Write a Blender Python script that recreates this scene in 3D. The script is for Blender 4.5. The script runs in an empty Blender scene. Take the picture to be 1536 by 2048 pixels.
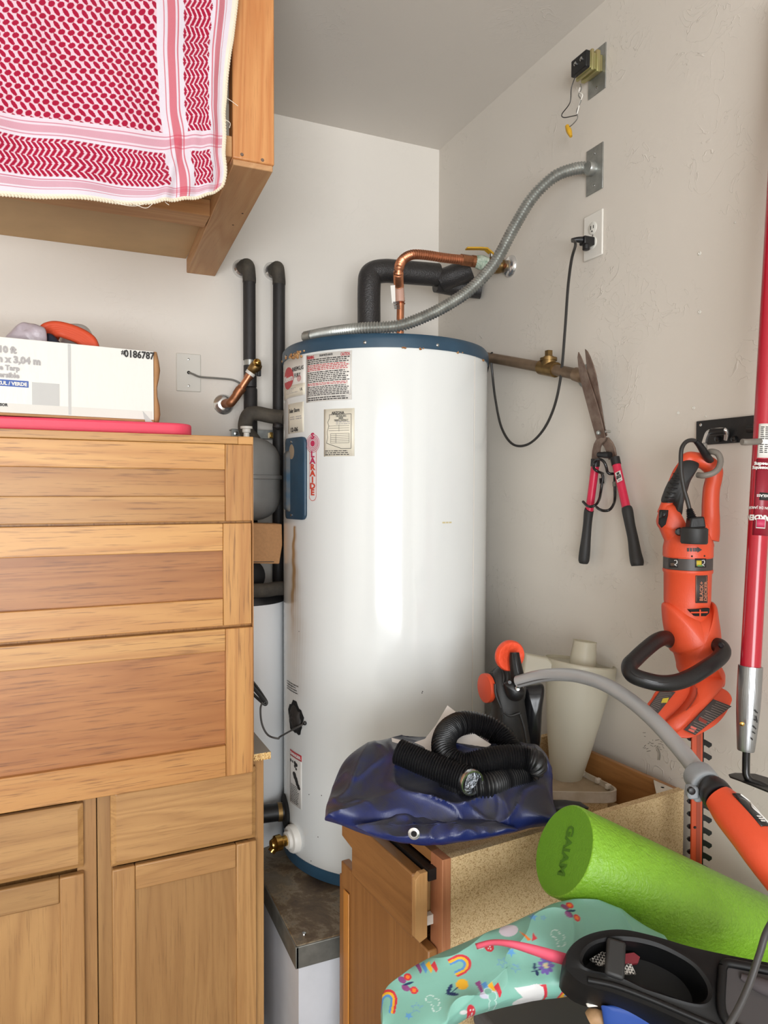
import bpy, bmesh, math, random
import numpy as np
from mathutils import Vector, Matrix, noise as mnoise

random.seed(7)
rng = np.random.default_rng(7)
SC = bpy.context.scene
COL = SC.collection
V = Vector

# ------------------------------------------------------------------ camera
CAM = V((0, 0, 1.55))
FPX = 1440.0
YAW, PITCH, ROLL = math.radians(23.94), math.radians(-1.81), math.radians(0.19)
_f = V((math.sin(YAW) * math.cos(PITCH), math.cos(YAW) * math.cos(PITCH), math.sin(PITCH)))
_r0 = V((math.cos(YAW), -math.sin(YAW), 0))
_u0 = _r0.cross(_f)
CR = _r0 * math.cos(ROLL) + _u0 * math.sin(ROLL)
CU = _u0 * math.cos(ROLL) - _r0 * math.sin(ROLL)
CF = _f
cd = bpy.data.cameras.new('camera')
cam = bpy.data.objects.new('camera', cd)
COL.objects.link(cam)
m = Matrix((CR, CU, -CF)).transposed().to_4x4()
m.translation = CAM
cam.matrix_world = m
cd.sensor_fit = 'HORIZONTAL'
cd.sensor_width = 36
cd.lens = 36 * FPX / 1536
cd.clip_start = 0.05
SC.camera = cam

# ------------------------------------------------------------------ world and lights
SC.view_settings.view_transform = 'Standard'
SC.view_settings.look = 'None'
SC.view_settings.gamma = 1.0
SC.view_settings.use_curve_mapping = False
SC.view_settings.exposure = 0.16
W = bpy.data.worlds.new('world')
SC.world = W
W.use_nodes = True
bg = W.node_tree.nodes['Background']
bg.inputs[0].default_value = (0.80, 0.90, 1.0, 1)
bg.inputs[1].default_value = 1.0


def area(name, loc, target, sx, sy, power, color):
    l = bpy.data.lights.new(name, 'AREA')
    l.shape = 'RECTANGLE'
    l.size, l.size_y, l.energy, l.color = sx, sy, power, color
    o = bpy.data.objects.new(name, l)
    COL.objects.link(o)
    o.location = loc
    o.rotation_euler = (V(target) - V(loc)).to_track_quat('-Z', 'Y').to_euler()
    return o


# daylight through the open garage door behind the camera
area('door_daylight', (-1.15, -3.25, 1.36), (-1.15, 5, 1.36), 2.7, 1.7, 148, (.955, .98, 1.0))
# added upward lamp to brighten the ceiling, standing in for driveway bounce
area('driveway_fill', (-1.15, -4.9, .0), (-1.15, -4.7, 3), 5.0, 2.8, 620, (.96, .98, 1.0))

# ------------------------------------------------------------------ geometry helpers


def ray(x, y):
    return CF + CR * ((x - 768) / FPX) - CU * ((y - 1024) / FPX)


def D(x, y, d):
    return CAM + ray(x, y) * d


def PX(x, y, X):
    r = ray(x, y)
    return CAM + r * (X / r.x)


def PY(x, y, Y):
    r = ray(x, y)
    return CAM + r * (Y / r.y)


def PZ(x, y, Z):
    r = ray(x, y)
    return CAM + r * ((Z - CAM.z) / r.z)


def PL(o, n):
    o, n = V(o), V(n)

    def g(x, y):
        r = ray(x, y)
        return CAM + r * ((o - CAM).dot(n) / r.dot(n))
    return g


def catmull(pts, n):
    """pts: list of tuples of floats; n samples per span"""
    P = np.array(pts, float)
    if len(P) < 3:
        t = np.linspace(0, 1, n + 1)[:, None]
        return P[0] * (1 - t) + P[-1] * t
    Q = np.vstack([2 * P[0] - P[1], P, 2 * P[-1] - P[-2]])
    out = []
    for i in range(1, len(Q) - 2):
        p0, p1, p2, p3 = Q[i - 1], Q[i], Q[i + 1], Q[i + 2]
        for t in np.linspace(0, 1, n, endpoint=False):
            out.append(0.5 * (2 * p1 + (p2 - p0) * t + (2 * p0 - 5 * p1 + 4 * p2 - p3) * t * t + (3 * p1 - p0 - 3 * p2 + p3) * t ** 3))
    out.append(P[-1])
    return np.array(out)


class MB:
    def __init__(s):
        s.v, s.f = [], []

    def add(s, vs, fs):
        b = len(s.v)
        s.v += [tuple(p) for p in vs]
        s.f += [tuple(i + b for i in q) for q in fs]
        return s

    def box(s, c, size, ax=None):
        """ax: (ux,uy,uz) unit axes"""
        c = V(c)
        if ax is None:
            ax = (V((1, 0, 0)), V((0, 1, 0)), V((0, 0, 1)))
        h = [ax[i] * (size[i] / 2) for i in range(3)]
        vs = []
        for sz in (-1, 1):
            for sy in (-1, 1):
                for sx in (-1, 1):
                    vs.append(c + h[0] * sx + h[1] * sy + h[2] * sz)
        fs = [(0, 2, 3, 1), (4, 5, 7, 6), (0, 1, 5, 4), (2, 6, 7, 3), (0, 4, 6, 2), (1, 3, 7, 5)]
        if ax[0].cross(ax[1]).dot(ax[2]) < 0:
            fs = [q[::-1] for q in fs]
        return s.add(vs, fs)

    def bx(s, x0, x1, y0, y1, z0, z1):
        return s.box(((x0 + x1) / 2, (y0 + y1) / 2, (z0 + z1) / 2), (abs(x1 - x0), abs(y1 - y0), abs(z1 - z0)))

    def prism(s, poly, off):
        off = V(off)
        poly = [V(p) for p in poly]
        n = len(poly)
        nrm = V((0, 0, 0))
        for i in range(n):
            nrm += poly[i].cross(poly[(i + 1) % n])
        vs = poly + [p + off for p in poly]
        fs = [tuple(range(n))[::-1], tuple(range(n, 2 * n))]
        for i in range(n):
            j = (i + 1) % n
            fs.append((i, j, n + j, n + i))
        if nrm.dot(off) < 0:
            fs = [q[::-1] for q in fs]
        return s.add(vs, fs)

    def tube(s, pts, r, n=12, sub=6, caps=True, rib=None, smooth=True, flat=None):
        """pts list of Vector / (Vector, r); rib=(pitch, amp)"""
        rows = []
        for p in pts:
            if isinstance(p, tuple) and len(p) == 2 and not isinstance(p[0], (int, float)):
                rows.append((*p[0], p[1]))
            else:
                rows.append((*p, r))
        A = catmull(rows, sub) if smooth else np.array(rows, float)
        if rib:
            seg = np.linalg.norm(np.diff(A[:, :3], axis=0), axis=1)
            L = np.concatenate([[0], np.cumsum(seg)])
            k = int(L[-1] / rib[0] * 6) + 2
            t = np.linspace(0, L[-1], k)
            A = np.stack([np.interp(t, L, A[:, i]) for i in range(4)], 1)
            A[:, 3] += rib[1] * np.cos(t / rib[0] * 2 * np.pi)
        P = [V(a[:3]) for a in A]
        R = A[:, 3]
        m = len(P)
        T = []
        for i in range(m):
            t = P[min(i + 1, m - 1)] - P[max(i - 1, 0)]
            T.append(t.normalized() if t.length > 1e-9 else V((0, 0, 1)))
        a = V((0, 0, 1)) if abs(T[0].z) < .9 else V((1, 0, 0))
        nn = (a - T[0] * a.dot(T[0])).normalized()
        vs, fs = [], []
        for i in range(m):
            nn = (nn - T[i] * nn.dot(T[i]))
            if nn.length < 1e-6:
                nn = T[i].orthogonal()
            nn.normalize()
            b = T[i].cross(nn)
            for k in range(n):
                an = 2 * math.pi * k / n
                q = nn * math.cos(an) + b * math.sin(an)
                vs.append(P[i] + q * R[i])
        for i in range(m - 1):
            for k in range(n):
                k2 = (k + 1) % n
                fs.append((i * n + k, i * n + k2, (i + 1) * n + k2, (i + 1) * n + k))
        if caps:
            fs.append(tuple(range(n))[::-1])
            fs.append(tuple((m - 1) * n + k for k in range(n)))
        return s.add(vs, fs)

    def lathe(s, prof, o, axis=(0, 0, 1), n=32, caps=True, ref=None):
        """prof: list of (radius, dist along axis)"""
        o, ax = V(o), V(axis).normalized()
        e1 = ax.orthogonal().normalized() if ref is None else (V(ref) - ax * V(ref).dot(ax)).normalized()
        e2 = ax.cross(e1)
        vs, fs = [], []
        for r, h in prof:
            for k in range(n):
                a = 2 * math.pi * k / n
                vs.append(o + ax * h + (e1 * math.cos(a) + e2 * math.sin(a)) * max(r, 1e-5))
        for i in range(len(prof) - 1):
            for k in range(n):
                k2 = (k + 1) % n
                fs.append((i * n + k, i * n + k2, (i + 1) * n + k2, (i + 1) * n + k))
        if caps:
            fs.append(tuple(range(n))[::-1])
            fs.append(tuple((len(prof) - 1) * n + k for k in range(n)))
        return s.add(vs, fs)

    def grid(s, P):
        """P: array (m,n,3)"""
        m, n = P.shape[:2]
        b = len(s.v)
        s.v += [tuple(p) for p in P.reshape(-1, 3)]
        for i in range(m - 1):
            for j in range(n - 1):
                s.f.append((b + i * n + j, b + i * n + j + 1, b + (i + 1) * n + j + 1, b + (i + 1) * n + j))
        return s

    def sphere(s, c, r, n=16, sc=(1, 1, 1)):
        c = V(c)
        pr = [(math.sin(math.pi * i / (n // 2)) * r, -math.cos(math.pi * i / (n // 2)) * r) for i in range(n // 2 + 1)]
        b = len(s.v)
        s.lathe(pr, (0, 0, 0), n=n, caps=False)
        for i in range(b, len(s.v)):
            p = s.v[i]
            s.v[i] = (p[0] * sc[0] + c.x, p[1] * sc[1] + c.y, p[2] * sc[2] + c.z)
        return s

    def blob(s, outline, nrm, front, back, rings=10, power=.5, jag=None, center=None):
        """closed lump with a star-shaped planar outline"""
        O = np.array([tuple(p) for p in outline])
        c = O.mean(0) if center is None else np.array(tuple(center))
        N = np.array(tuple(V(nrm).normalized()))
        k = len(O)
        vs, fs = [tuple(c + N * front)], []
        for i in range(1, rings + 1):
            rho = math.sin(i / rings * math.pi / 2)
            h = front * max(0, 1 - rho * rho) ** power
            for p in O:
                q = c + (p - c) * rho + N * h
                vs.append(tuple(q))
        for j in range(k):
            fs.append((0, 1 + j, 1 + (j + 1) % k))
        for i in range(rings - 1):
            for j in range(k):
                j2 = (j + 1) % k
                a = 1 + i * k
                fs.append((a + j, a + k + j, a + k + j2, a + j2))
        edge = 1 + (rings - 1) * k
        prev = edge
        for i in range(rings - 1, 0, -1):
            rho = math.sin(i / rings * math.pi / 2)
            h = back * max(0, 1 - rho * rho) ** power
            b = len(vs)
            for p in O:
                vs.append(tuple(c + (p - c) * rho - N * h))
            for j in range(k):
                j2 = (j + 1) % k
                fs.append((prev + j, b + j, b + j2, prev + j2))
            prev = b
        b = len(vs)
        vs.append(tuple(c - N * back))
        for j in range(k):
            fs.append((prev + j, b, prev + (j + 1) % k))
        if jag:
            vs = [jag(V(p)) for p in vs]
        return s.add(vs, fs)

    def mesh(s, name, recalc=True):
        me = bpy.data.meshes.new(name)
        me.from_pydata([tuple(p) for p in s.v], [], s.f)
        if recalc:
            bm = bmesh.new()
            bm.from_mesh(me)
            bmesh.ops.recalc_face_normals(bm, faces=bm.faces)
            bm.to_mesh(me)
            bm.free()
        return me


def empty(name, loc, label, cat, group=None):
    o = bpy.data.objects.new(name, None)
    o.empty_display_size = .05
    COL.objects.link(o)
    o.location = loc
    tag(o, label, cat, group)
    return o


def tag(o, label=None, cat=None, group=None, kind=None):
    if label:
        o['label'] = label
    if cat:
        o['category'] = cat
    if group:
        o['group'] = group
    if kind:
        o['kind'] = kind
    return o


def world_loc(o):
    p = V(o.location)
    while o.parent:
        o = o.parent
        p += V(o.location)
    return p


def obj(name, mb, mat, parent=None, bevel=0, smooth=40, label=None, seg=2, recalc=True, origin=None):
    me = mb if isinstance(mb, bpy.types.Mesh) else mb.mesh(name, recalc)
    if parent is not None:
        base = world_loc(parent)
    if origin is None:
        n = len(me.vertices)
        co = np.empty(n * 3, np.float32)
        me.vertices.foreach_get('co', co)
        co = co.reshape(-1, 3)
        lo, hi = co.min(0), co.max(0)
        origin = V(((lo[0] + hi[0]) / 2, (lo[1] + hi[1]) / 2, lo[2]))
    me.transform(Matrix.Translation(-V(origin)))
    if isinstance(mat, (list, tuple)):
        for q in mat:
            me.materials.append(q)
    else:
        me.materials.append(mat)
    o = bpy.data.objects.new(name, me)
    COL.objects.link(o)
    if parent is not None:
        o.parent = parent
        o.location = V(origin) - base
    else:
        o.location = origin
    if smooth:
        me.polygons.foreach_set('use_smooth', [True] * len(me.polygons))
        me.set_sharp_from_angle(angle=math.radians(smooth))
    if bevel:
        b = o.modifiers.new('bevel', 'BEVEL')
        b.width, b.segments, b.limit_method, b.angle_limit = bevel, seg, 'ANGLE', math.radians(40)
        b.harden_normals = False
    if label:
        o['label'] = label
    return o


# ------------------------------------------------------------------ materials
def lin(c):
    if isinstance(c, str):
        c = tuple(int(c[i:i + 2], 16) for i in (0, 2, 4))
    return tuple(((x / 255) / 12.92 if x / 255 <= .04045 else ((x / 255 + .055) / 1.055) ** 2.4) for x in c)


def nmat(name):
    m = bpy.data.materials.new(name)
    m.use_nodes = True
    nt = m.node_tree
    return m, nt, nt.nodes['Principled BSDF']


def node(nt, t, **k):
    n = nt.nodes.new(t)
    for a, b in k.items():
        if a.startswith('i_'):
            n.inputs[a[2:].replace('_', ' ')].default_value = b
        else:
            setattr(n, a, b)
    return n


def mat(name, c, rough=.5, metal=0, spec=.5, bump=0, bscale=60, var=0, vscale=8, c2=None, coat=0, bstretch=None, sheen=0, bdist=.01):
    m, nt, p = nmat(name)
    L = nt.links
    p.inputs['Base Color'].default_value = (*lin(c), 1)
    p.inputs['Roughness'].default_value = rough
    p.inputs['Metallic'].default_value = metal
    p.inputs['Specular IOR Level'].default_value = spec
    p.inputs['Coat Weight'].default_value = coat
    p.inputs['Coat Roughness'].default_value = .08
    tc = node(nt, 'ShaderNodeTexCoord')
    if var or c2:
        nz = node(nt, 'ShaderNodeTexNoise', i_Scale=vscale, i_Detail=5.0, i_Roughness=.6)
        L.new(tc.outputs['Object'], nz.inputs['Vector'])
        mx = node(nt, 'ShaderNodeMix', data_type='RGBA')
        a = lin(c)
        b = lin(c2) if c2 else tuple(x * (1 - var) for x in a)
        mx.inputs[6].default_value = (*a, 1)
        mx.inputs[7].default_value = (*b, 1)
        rp = node(nt, 'ShaderNodeValToRGB')
        rp.color_ramp.elements[0].position = .35
        rp.color_ramp.elements[1].position = .68
        L.new(nz.outputs['Fac'], rp.inputs[0])
        L.new(rp.outputs[0], mx.inputs[0])
        L.new(mx.outputs[2], p.inputs['Base Color'])
    if bump:
        nz = node(nt, 'ShaderNodeTexNoise', i_Scale=bscale, i_Detail=4.0)
        if bstretch:
            mp = node(nt, 'ShaderNodeMapping')
            mp.inputs['Scale'].default_value = bstretch
            L.new(tc.outputs['Object'], mp.inputs[0])
            L.new(mp.outputs[0], nz.inputs['Vector'])
        else:
            L.new(tc.outputs['Object'], nz.inputs['Vector'])
        b = node(nt, 'ShaderNodeBump', i_Strength=bump, i_Distance=bdist)
        L.new(nz.outputs['Fac'], b.inputs['Height'])
        L.new(b.outputs[0], p.inputs['Normal'])
    return m


def wood(name, c1, c2, c3, axis='X', scale=1.0, rough=.42, pores=.7, coat=.08, wav=1.0):
    """oak/hickory like grain running along the axis, every piece cut from another place"""
    m, nt, p = nmat(name)
    L = nt.links
    tc = node(nt, 'ShaderNodeTexCoord')
    oi = node(nt, 'ShaderNodeObjectInfo')
    mu = node(nt, 'ShaderNodeVectorMath', operation='SCALE')
    cx = node(nt, 'ShaderNodeCombineXYZ')
    for i, k in enumerate((7.3, 3.1, 5.7)):
        q = node(nt, 'ShaderNodeMath', operation='MULTIPLY')
        q.inputs[1].default_value = k
        L.new(oi.outputs['Random'], q.inputs[0])
        L.new(q.outputs[0], cx.inputs[i])
    ad = node(nt, 'ShaderNodeVectorMath', operation='ADD')
    L.new(tc.outputs['Object'], ad.inputs[0])
    L.new(cx.outputs[0], ad.inputs[1])
    st = {'X': (.07, 1, 1), 'Y': (1, .07, 1), 'Z': (1, 1, .07)}[axis]
    mp = node(nt, 'ShaderNodeMapping')
    mp.inputs['Scale'].default_value = tuple(s * scale for s in st)
    L.new(ad.outputs[0], mp.inputs[0])
    # broad cathedral figure
    n1 = node(nt, 'ShaderNodeTexNoise', i_Scale=7.0, i_Detail=2.0, i_Distortion=.8 * wav)
    L.new(mp.outputs[0], n1.inputs['Vector'])
    w = node(nt, 'ShaderNodeMath', operation='MULTIPLY')
    w.inputs[1].default_value = 9.0
    L.new(n1.outputs['Fac'], w.inputs[0])
    fr = node(nt, 'ShaderNodeMath', operation='PINGPONG')
    fr.inputs[1].default_value = .5
    L.new(w.outputs[0], fr.inputs[0])
    # fine fibre
    mp2 = node(nt, 'ShaderNodeMapping')
    mp2.inputs['Scale'].default_value = tuple((.035 if q < 1 else 1) * scale for q in st)
    L.new(ad.outputs[0], mp2.inputs[0])
    n2 = node(nt, 'ShaderNodeTexNoise', i_Scale=230.0, i_Detail=3.0, i_Roughness=.6)
    L.new(mp2.outputs[0], n2.inputs['Vector'])
    mx = node(nt, 'ShaderNodeMix', data_type='RGBA')
    mx.inputs[6].default_value = (*lin(c1), 1)
    mx.inputs[7].default_value = (*lin(c2), 1)
    f2 = node(nt, 'ShaderNodeMapRange')
    f2.inputs[1].default_value, f2.inputs[2].default_value = .05, .5
    L.new(fr.outputs[0], f2.inputs[0])
    ml = node(nt, 'ShaderNodeMath', operation='MULTIPLY')
    ml.inputs[1].default_value = .72
    L.new(f2.outputs[0], ml.inputs[0])
    L.new(ml.outputs[0], mx.inputs[0])
    # broad tone
    n3 = node(nt, 'ShaderNodeTexNoise', i_Scale=3.0, i_Detail=2.0)
    L.new(mp.outputs[0], n3.inputs['Vector'])
    mx3 = node(nt, 'ShaderNodeMix', data_type='RGBA')
    L.new(mx.outputs[2], mx3.inputs[6])
    mx3.inputs[7].default_value = (*lin(c2), 1)
    r3 = node(nt, 'ShaderNodeMapRange')
    r3.inputs[1].default_value, r3.inputs[2].default_value, r3.inputs[4].default_value = .4, .7, .7
    L.new(n3.outputs['Fac'], r3.inputs[0])
    L.new(r3.outputs[0], mx3.inputs[0])
    mx2 = node(nt, 'ShaderNodeMix', data_type='RGBA')
    L.new(mx3.outputs[2], mx2.inputs[6])
    mx2.inputs[7].default_value = (*lin(c3), 1)
    r2 = node(nt, 'ShaderNodeMapRange')
    r2.inputs[1].default_value, r2.inputs[2].default_value, r2.inputs[4].default_value = .54, .70, pores
    L.new(n2.outputs['Fac'], r2.inputs[0])
    L.new(r2.outputs[0], mx2.inputs[0])
    hs = node(nt, 'ShaderNodeHueSaturation')
    vr = node(nt, 'ShaderNodeMapRange')
    vr.inputs[3].default_value, vr.inputs[4].default_value = .84, 1.14
    L.new(oi.outputs['Random'], vr.inputs[0])
    L.new(vr.outputs[0], hs.inputs['Value'])
    L.new(mx2.outputs[2], hs.inputs['Color'])
    L.new(hs.outputs[0], p.inputs['Base Color'])
    p.inputs['Roughness'].default_value = rough
    p.inputs['Coat Weight'].default_value = coat
    p.inputs['Coat Roughness'].default_value = .3
    b = node(nt, 'ShaderNodeBump', i_Strength=.08, i_Distance=.002)
    L.new(n2.outputs['Fac'], b.inputs['Height'])
    L.new(b.outputs[0], p.inputs['Normal'])
    return m


def attr_mat(name, rough=.5, spec=.5, coat=0, bump=0, bscale=200, sheen=0, translucent=0):
    m, nt, p = nmat(name)
    a = node(nt, 'ShaderNodeAttribute', attribute_name='Col')
    nt.links.new(a.outputs['Color'], p.inputs['Base Color'])
    p.inputs['Roughness'].default_value = rough
    p.inputs['Specular IOR Level'].default_value = spec
    p.inputs['Coat Weight'].default_value = coat
    p.inputs['Coat Roughness'].default_value = .05
    p.inputs['Sheen Weight'].default_value = sheen
    if bump:
        tc = node(nt, 'ShaderNodeTexCoord')
        nz = node(nt, 'ShaderNodeTexNoise', i_Scale=bscale, i_Detail=3.0)
        nt.links.new(tc.outputs['Object'], nz.inputs['Vector'])
        b = node(nt, 'ShaderNodeBump', i_Strength=bump, i_Distance=.004)
        nt.links.new(nz.outputs['Fac'], b.inputs['Height'])
        nt.links.new(b.outputs[0], p.inputs['Normal'])
    return m


def set_cols(me, cols):
    a = me.color_attributes.new('Col', 'FLOAT_COLOR', 'POINT')
    c = np.ones((len(me.vertices), 4), np.float32)
    c[:, :3] = cols
    a.data.foreach_set('color', c.ravel())


def wall_mat(name, c, trowel):
    m, nt, p = nmat(name)
    L = nt.links
    p.inputs['Roughness'].default_value = .62
    p.inputs['Specular IOR Level'].default_value = .3
    tc = node(nt, 'ShaderNodeTexCoord')
    n1 = node(nt, 'ShaderNodeTexNoise', i_Scale=2.2, i_Detail=4.0)
    L.new(tc.outputs['Object'], n1.inputs['Vector'])
    mx = node(nt, 'ShaderNodeMix', data_type='RGBA')
    a = lin(c)
    mx.inputs[6].default_value = (*a, 1)
    mx.inputs[7].default_value = (*(x * .93 for x in a), 1)
    L.new(n1.outputs['Fac'], mx.inputs[0])
    L.new(mx.outputs[2], p.inputs['Base Color'])
    n2 = node(nt, 'ShaderNodeTexNoise', i_Scale=26.0, i_Detail=5.0, i_Distortion=2.0)
    L.new(tc.outputs['Object'], n2.inputs['Vector'])
    # trowel ridges: thin lines where the distorted noise crosses its middle
    sb = node(nt, 'ShaderNodeMath', operation='SUBTRACT')
    sb.inputs[1].default_value = .5
    n3 = node(nt, 'ShaderNodeTexNoise', i_Scale=9.0, i_Detail=2.0, i_Distortion=3.0)
    L.new(tc.outputs['Object'], n3.inputs['Vector'])
    L.new(n3.outputs['Fac'], sb.inputs[0])
    ab = node(nt, 'ShaderNodeMath', operation='ABSOLUTE')
    L.new(sb.outputs[0], ab.inputs[0])
    mr = node(nt, 'ShaderNodeMapRange')
    mr.inputs[1].default_value, mr.inputs[2].default_value = 0, .012
    mr.inputs[3].default_value, mr.inputs[4].default_value = 1, 0
    L.new(ab.outputs[0], mr.inputs[0])
    # ridges come in patches
    n4 = node(nt, 'ShaderNodeTexNoise', i_Scale=5.0, i_Detail=1.0)
    L.new(tc.outputs['Object'], n4.inputs['Vector'])
    m4 = node(nt, 'ShaderNodeMapRange')
    m4.inputs[1].default_value, m4.inputs[2].default_value = .50, .72
    L.new(n4.outputs['Fac'], m4.inputs[0])
    ml = node(nt, 'ShaderNodeMath', operation='MULTIPLY')
    L.new(mr.outputs[0], ml.inputs[0])
    L.new(m4.outputs[0], ml.inputs[1])
    m5 = node(nt, 'ShaderNodeMath', operation='MULTIPLY_ADD')
    m5.inputs[1].default_value = trowel
    L.new(ml.outputs[0], m5.inputs[0])
    m6 = node(nt, 'ShaderNodeMath', operation='MULTIPLY')
    m6.inputs[1].default_value = .22
    L.new(n2.outputs['Fac'], m6.inputs[0])
    L.new(m6.outputs[0], m5.inputs[2])
    b = node(nt, 'ShaderNodeBump', i_Strength=.34, i_Distance=.005)
    L.new(m5.outputs[0], b.inputs['Height'])
    L.new(b.outputs[0], p.inputs['Normal'])
    return m


def particle_mat(name, c, dark, light, scale=260):
    m, nt, p = nmat(name)
    L = nt.links
    tc = node(nt, 'ShaderNodeTexCoord')
    v = node(nt, 'ShaderNodeTexVoronoi', i_Scale=scale)
    L.new(tc.outputs['Object'], v.inputs['Vector'])
    rp = node(nt, 'ShaderNodeValToRGB')
    e = rp.color_ramp.elements
    e[0].position, e[0].color = .0, (*lin(dark), 1)
    e[1].position, e[1].color = .28, (*lin(c), 1)
    k = rp.color_ramp.elements.new(.85)
    k.color = (*lin(light), 1)
    sp = node(nt, 'ShaderNodeSeparateColor')
    L.new(v.outputs['Color'], sp.inputs[0])
    L.new(sp.outputs[0], rp.inputs[0])
    L.new(rp.outputs[0], p.inputs['Base Color'])
    p.inputs['Roughness'].default_value = .7
    return m


M = {}
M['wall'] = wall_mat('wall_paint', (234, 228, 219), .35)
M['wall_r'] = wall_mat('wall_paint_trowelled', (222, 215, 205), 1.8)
M['ceil'] = wall_mat('ceiling_paint', (224, 218, 210), .3)
M['concrete'] = mat('concrete', (168, 163, 155), .8, bump=.2, bscale=30, var=.3)
OAK = ((198, 150, 90), (170, 116, 63), (112, 70, 38))
M['oakX'] = wood('hickory_along', *OAK, axis='X')
M['oakZ'] = wood('hickory_upright', (198, 146, 86), (170, 114, 62), (122, 78, 42), axis='Z')
LOW = ((176, 134, 84), (152, 110, 66), (114, 80, 46))
M['oakP'] = wood('hickory_panel', (178, 122, 70), (150, 94, 50), (104, 62, 34), axis='X')
M['lowX'] = wood('oak_along', *LOW, axis='X', scale=1.4, pores=.4)
M['lowZ'] = wood('oak_upright', *LOW, axis='Z', scale=1.4, pores=.4)
FIR = ((214, 148, 92), (188, 112, 62), (158, 90, 48))
M['firZ'] = wood('fir_upright', (208, 148, 92), (186, 116, 64), (156, 96, 52), axis='Z', scale=1.6, pores=.4, wav=.4)
M['firY'] = wood('fir_depth', (208, 164, 118), (188, 138, 92), (150, 108, 70), axis='Y', scale=1.2, pores=.25, rough=.6, coat=0)
M['firX'] = wood('fir_along', (204, 156, 106), (184, 132, 84), (150, 104, 64), axis='X', scale=1.2, pores=.25, rough=.6, coat=0)
M['ply'] = mat('shelf_plywood', (200, 164, 116), .6, var=.12, vscale=5)
RGT = ((160, 112, 64), (140, 94, 52), (112, 74, 40))
M['rgtY'] = wood('honey_oak_depth', *RGT, axis='Y', scale=1.2, pores=.3)
M['rgtZ'] = wood('honey_oak_upright', *RGT, axis='Z', scale=1.2, pores=.3)
M['redoak'] = wood('red_oak_edge', (190, 128, 88), (172, 108, 72), (150, 90, 58), axis='Z', scale=1.5, pores=.4, rough=.6, coat=0)
M['paleoak'] = wood('pale_oak_edge', (212, 166, 110), (196, 146, 90), (168, 120, 70), axis='Z', scale=1.5, pores=.4, rough=.6, coat=0)
M['chip'] = particle_mat('particleboard', (204, 174, 128), (166, 130, 86), (220, 194, 150), 520)
M['chip_edge'] = particle_mat('particleboard_edge', (206, 160, 96), (122, 76, 34), (232, 200, 140), 420)
M['laminate'] = mat('grey_laminate', (150, 142, 130), .5)
M['gloss_white'] = attr_mat('white_enamel', .13, .55, coat=.3)
M['blue_band'] = mat('blue_enamel', (46, 76, 98), .38, var=.25, vscale=10)
M['rust'] = mat('rust', (150, 96, 50), .9, c2=(200, 160, 110), vscale=60, bump=.4, bscale=150)
M['white_pl'] = mat('white_plastic', (226, 222, 214), .4)
M['cream_pl'] = mat('grey_white_plate', (224, 222, 214), .45)
M['galv'] = mat('galvanized_steel', (178, 180, 176), .36, .75, var=.3, vscale=30)
M['galv_dull'] = mat('dull_galvanized', (132, 132, 126), .55, .7, var=.35, vscale=18)
M['steel'] = mat('bright_steel', (190, 192, 192), .25, 1)
M['chrome'] = mat('chrome', (222, 222, 222), .16, .85)
M['alu'] = mat('brushed_aluminium', (170, 172, 174), .32, .9, bump=.1, bscale=20, bstretch=(20, 20, 1), var=.2, vscale=6)
M['alu_bare'] = mat('painted_aluminium', (176, 178, 180), .42, .3)
M['copper'] = mat('copper', (214, 146, 110), .34, .9, var=.25, vscale=30)
M['copper_old'] = mat('tarnished_copper', (172, 116, 82), .45, .8, var=.45, vscale=30)
M['brass'] = mat('dull_brass', (150, 122, 78), .38, .9, var=.4, vscale=30)
M['brass_br'] = mat('bright_brass', (205, 165, 90), .2, 1)
M['bronze'] = mat('brown_pipe', (138, 116, 94), .45, .5, var=.35, vscale=14)
M['verdi'] = mat('crusted_thread_seal', (206, 214, 200), .8, c2=(130, 160, 140), vscale=80, bump=.5, bscale=120)
M['foam'] = mat('black_pipe_foam', (44, 42, 42), .55, var=.2, vscale=12, bump=.12, bscale=240)
M['foam_dust'] = mat('dusty_pipe_foam', (84, 78, 68), .8, c2=(52, 48, 44), vscale=14, bump=.15, bscale=200)
M['foam_top'] = mat('thick_pipe_foam', (50, 48, 48), .36, bump=.3, bscale=260)
M['black'] = mat('black_plastic', (20, 20, 22), .42, bump=.05, bscale=200)
M['black_soft'] = mat('soft_black_rubber', (38, 38, 38), .55, var=.15, vscale=20)
M['black_dust'] = mat('dusty_black_rubber', (56, 52, 48), .6, c2=(34, 33, 34), vscale=9)
M['black_gl'] = mat('gloss_black', (22, 22, 24), .22)
M['dark_hole'] = mat('dark_inside', (16, 15, 14), .9)
M['cord'] = mat('black_cord', (40, 38, 36), .45)
M['grey_cord'] = mat('grey_cable', (120, 118, 112), .5)
M['tank'] = mat('grey_tank_paint', (134, 134, 132), .4, var=.12, vscale=5)
M['tan'] = mat('tan_cardboard', (186, 138, 92), .75, var=.14, vscale=120)
M['kraft'] = mat('kraft_cardboard', (176, 130, 86), .7, var=.15, vscale=30)
M['boxwhite'] = mat('glossy_white_carton', (232, 230, 224), .28, bump=.12, bscale=14, bstretch=(3, 3, 1), bdist=.01)
M['tape'] = mat('clear_tape', (198, 198, 196), .15)
M['pink'] = mat('pink_foam_board', (232, 74, 100), .5, bump=.05)
M['pink_top'] = M['pink']
M['strap_or'] = mat('orange_webbing', (214, 82, 50), .5, bump=.1, bscale=60)
M['lilac'] = mat('lilac_plastic_bag', (190, 178, 186), .3, var=.2, vscale=20, bump=.3, bscale=40)
M['plum'] = mat('plum_cloth', (112, 44, 70), .7)
M['grey_pl'] = mat('pale_grey_plastic', (196, 194, 192), .4)
M['navy'] = mat('dark_navy_cloth', (34, 38, 54), .8)
M['orange'] = mat('orange_plastic', (212, 76, 42), .42, bump=.06, bscale=500)
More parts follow.
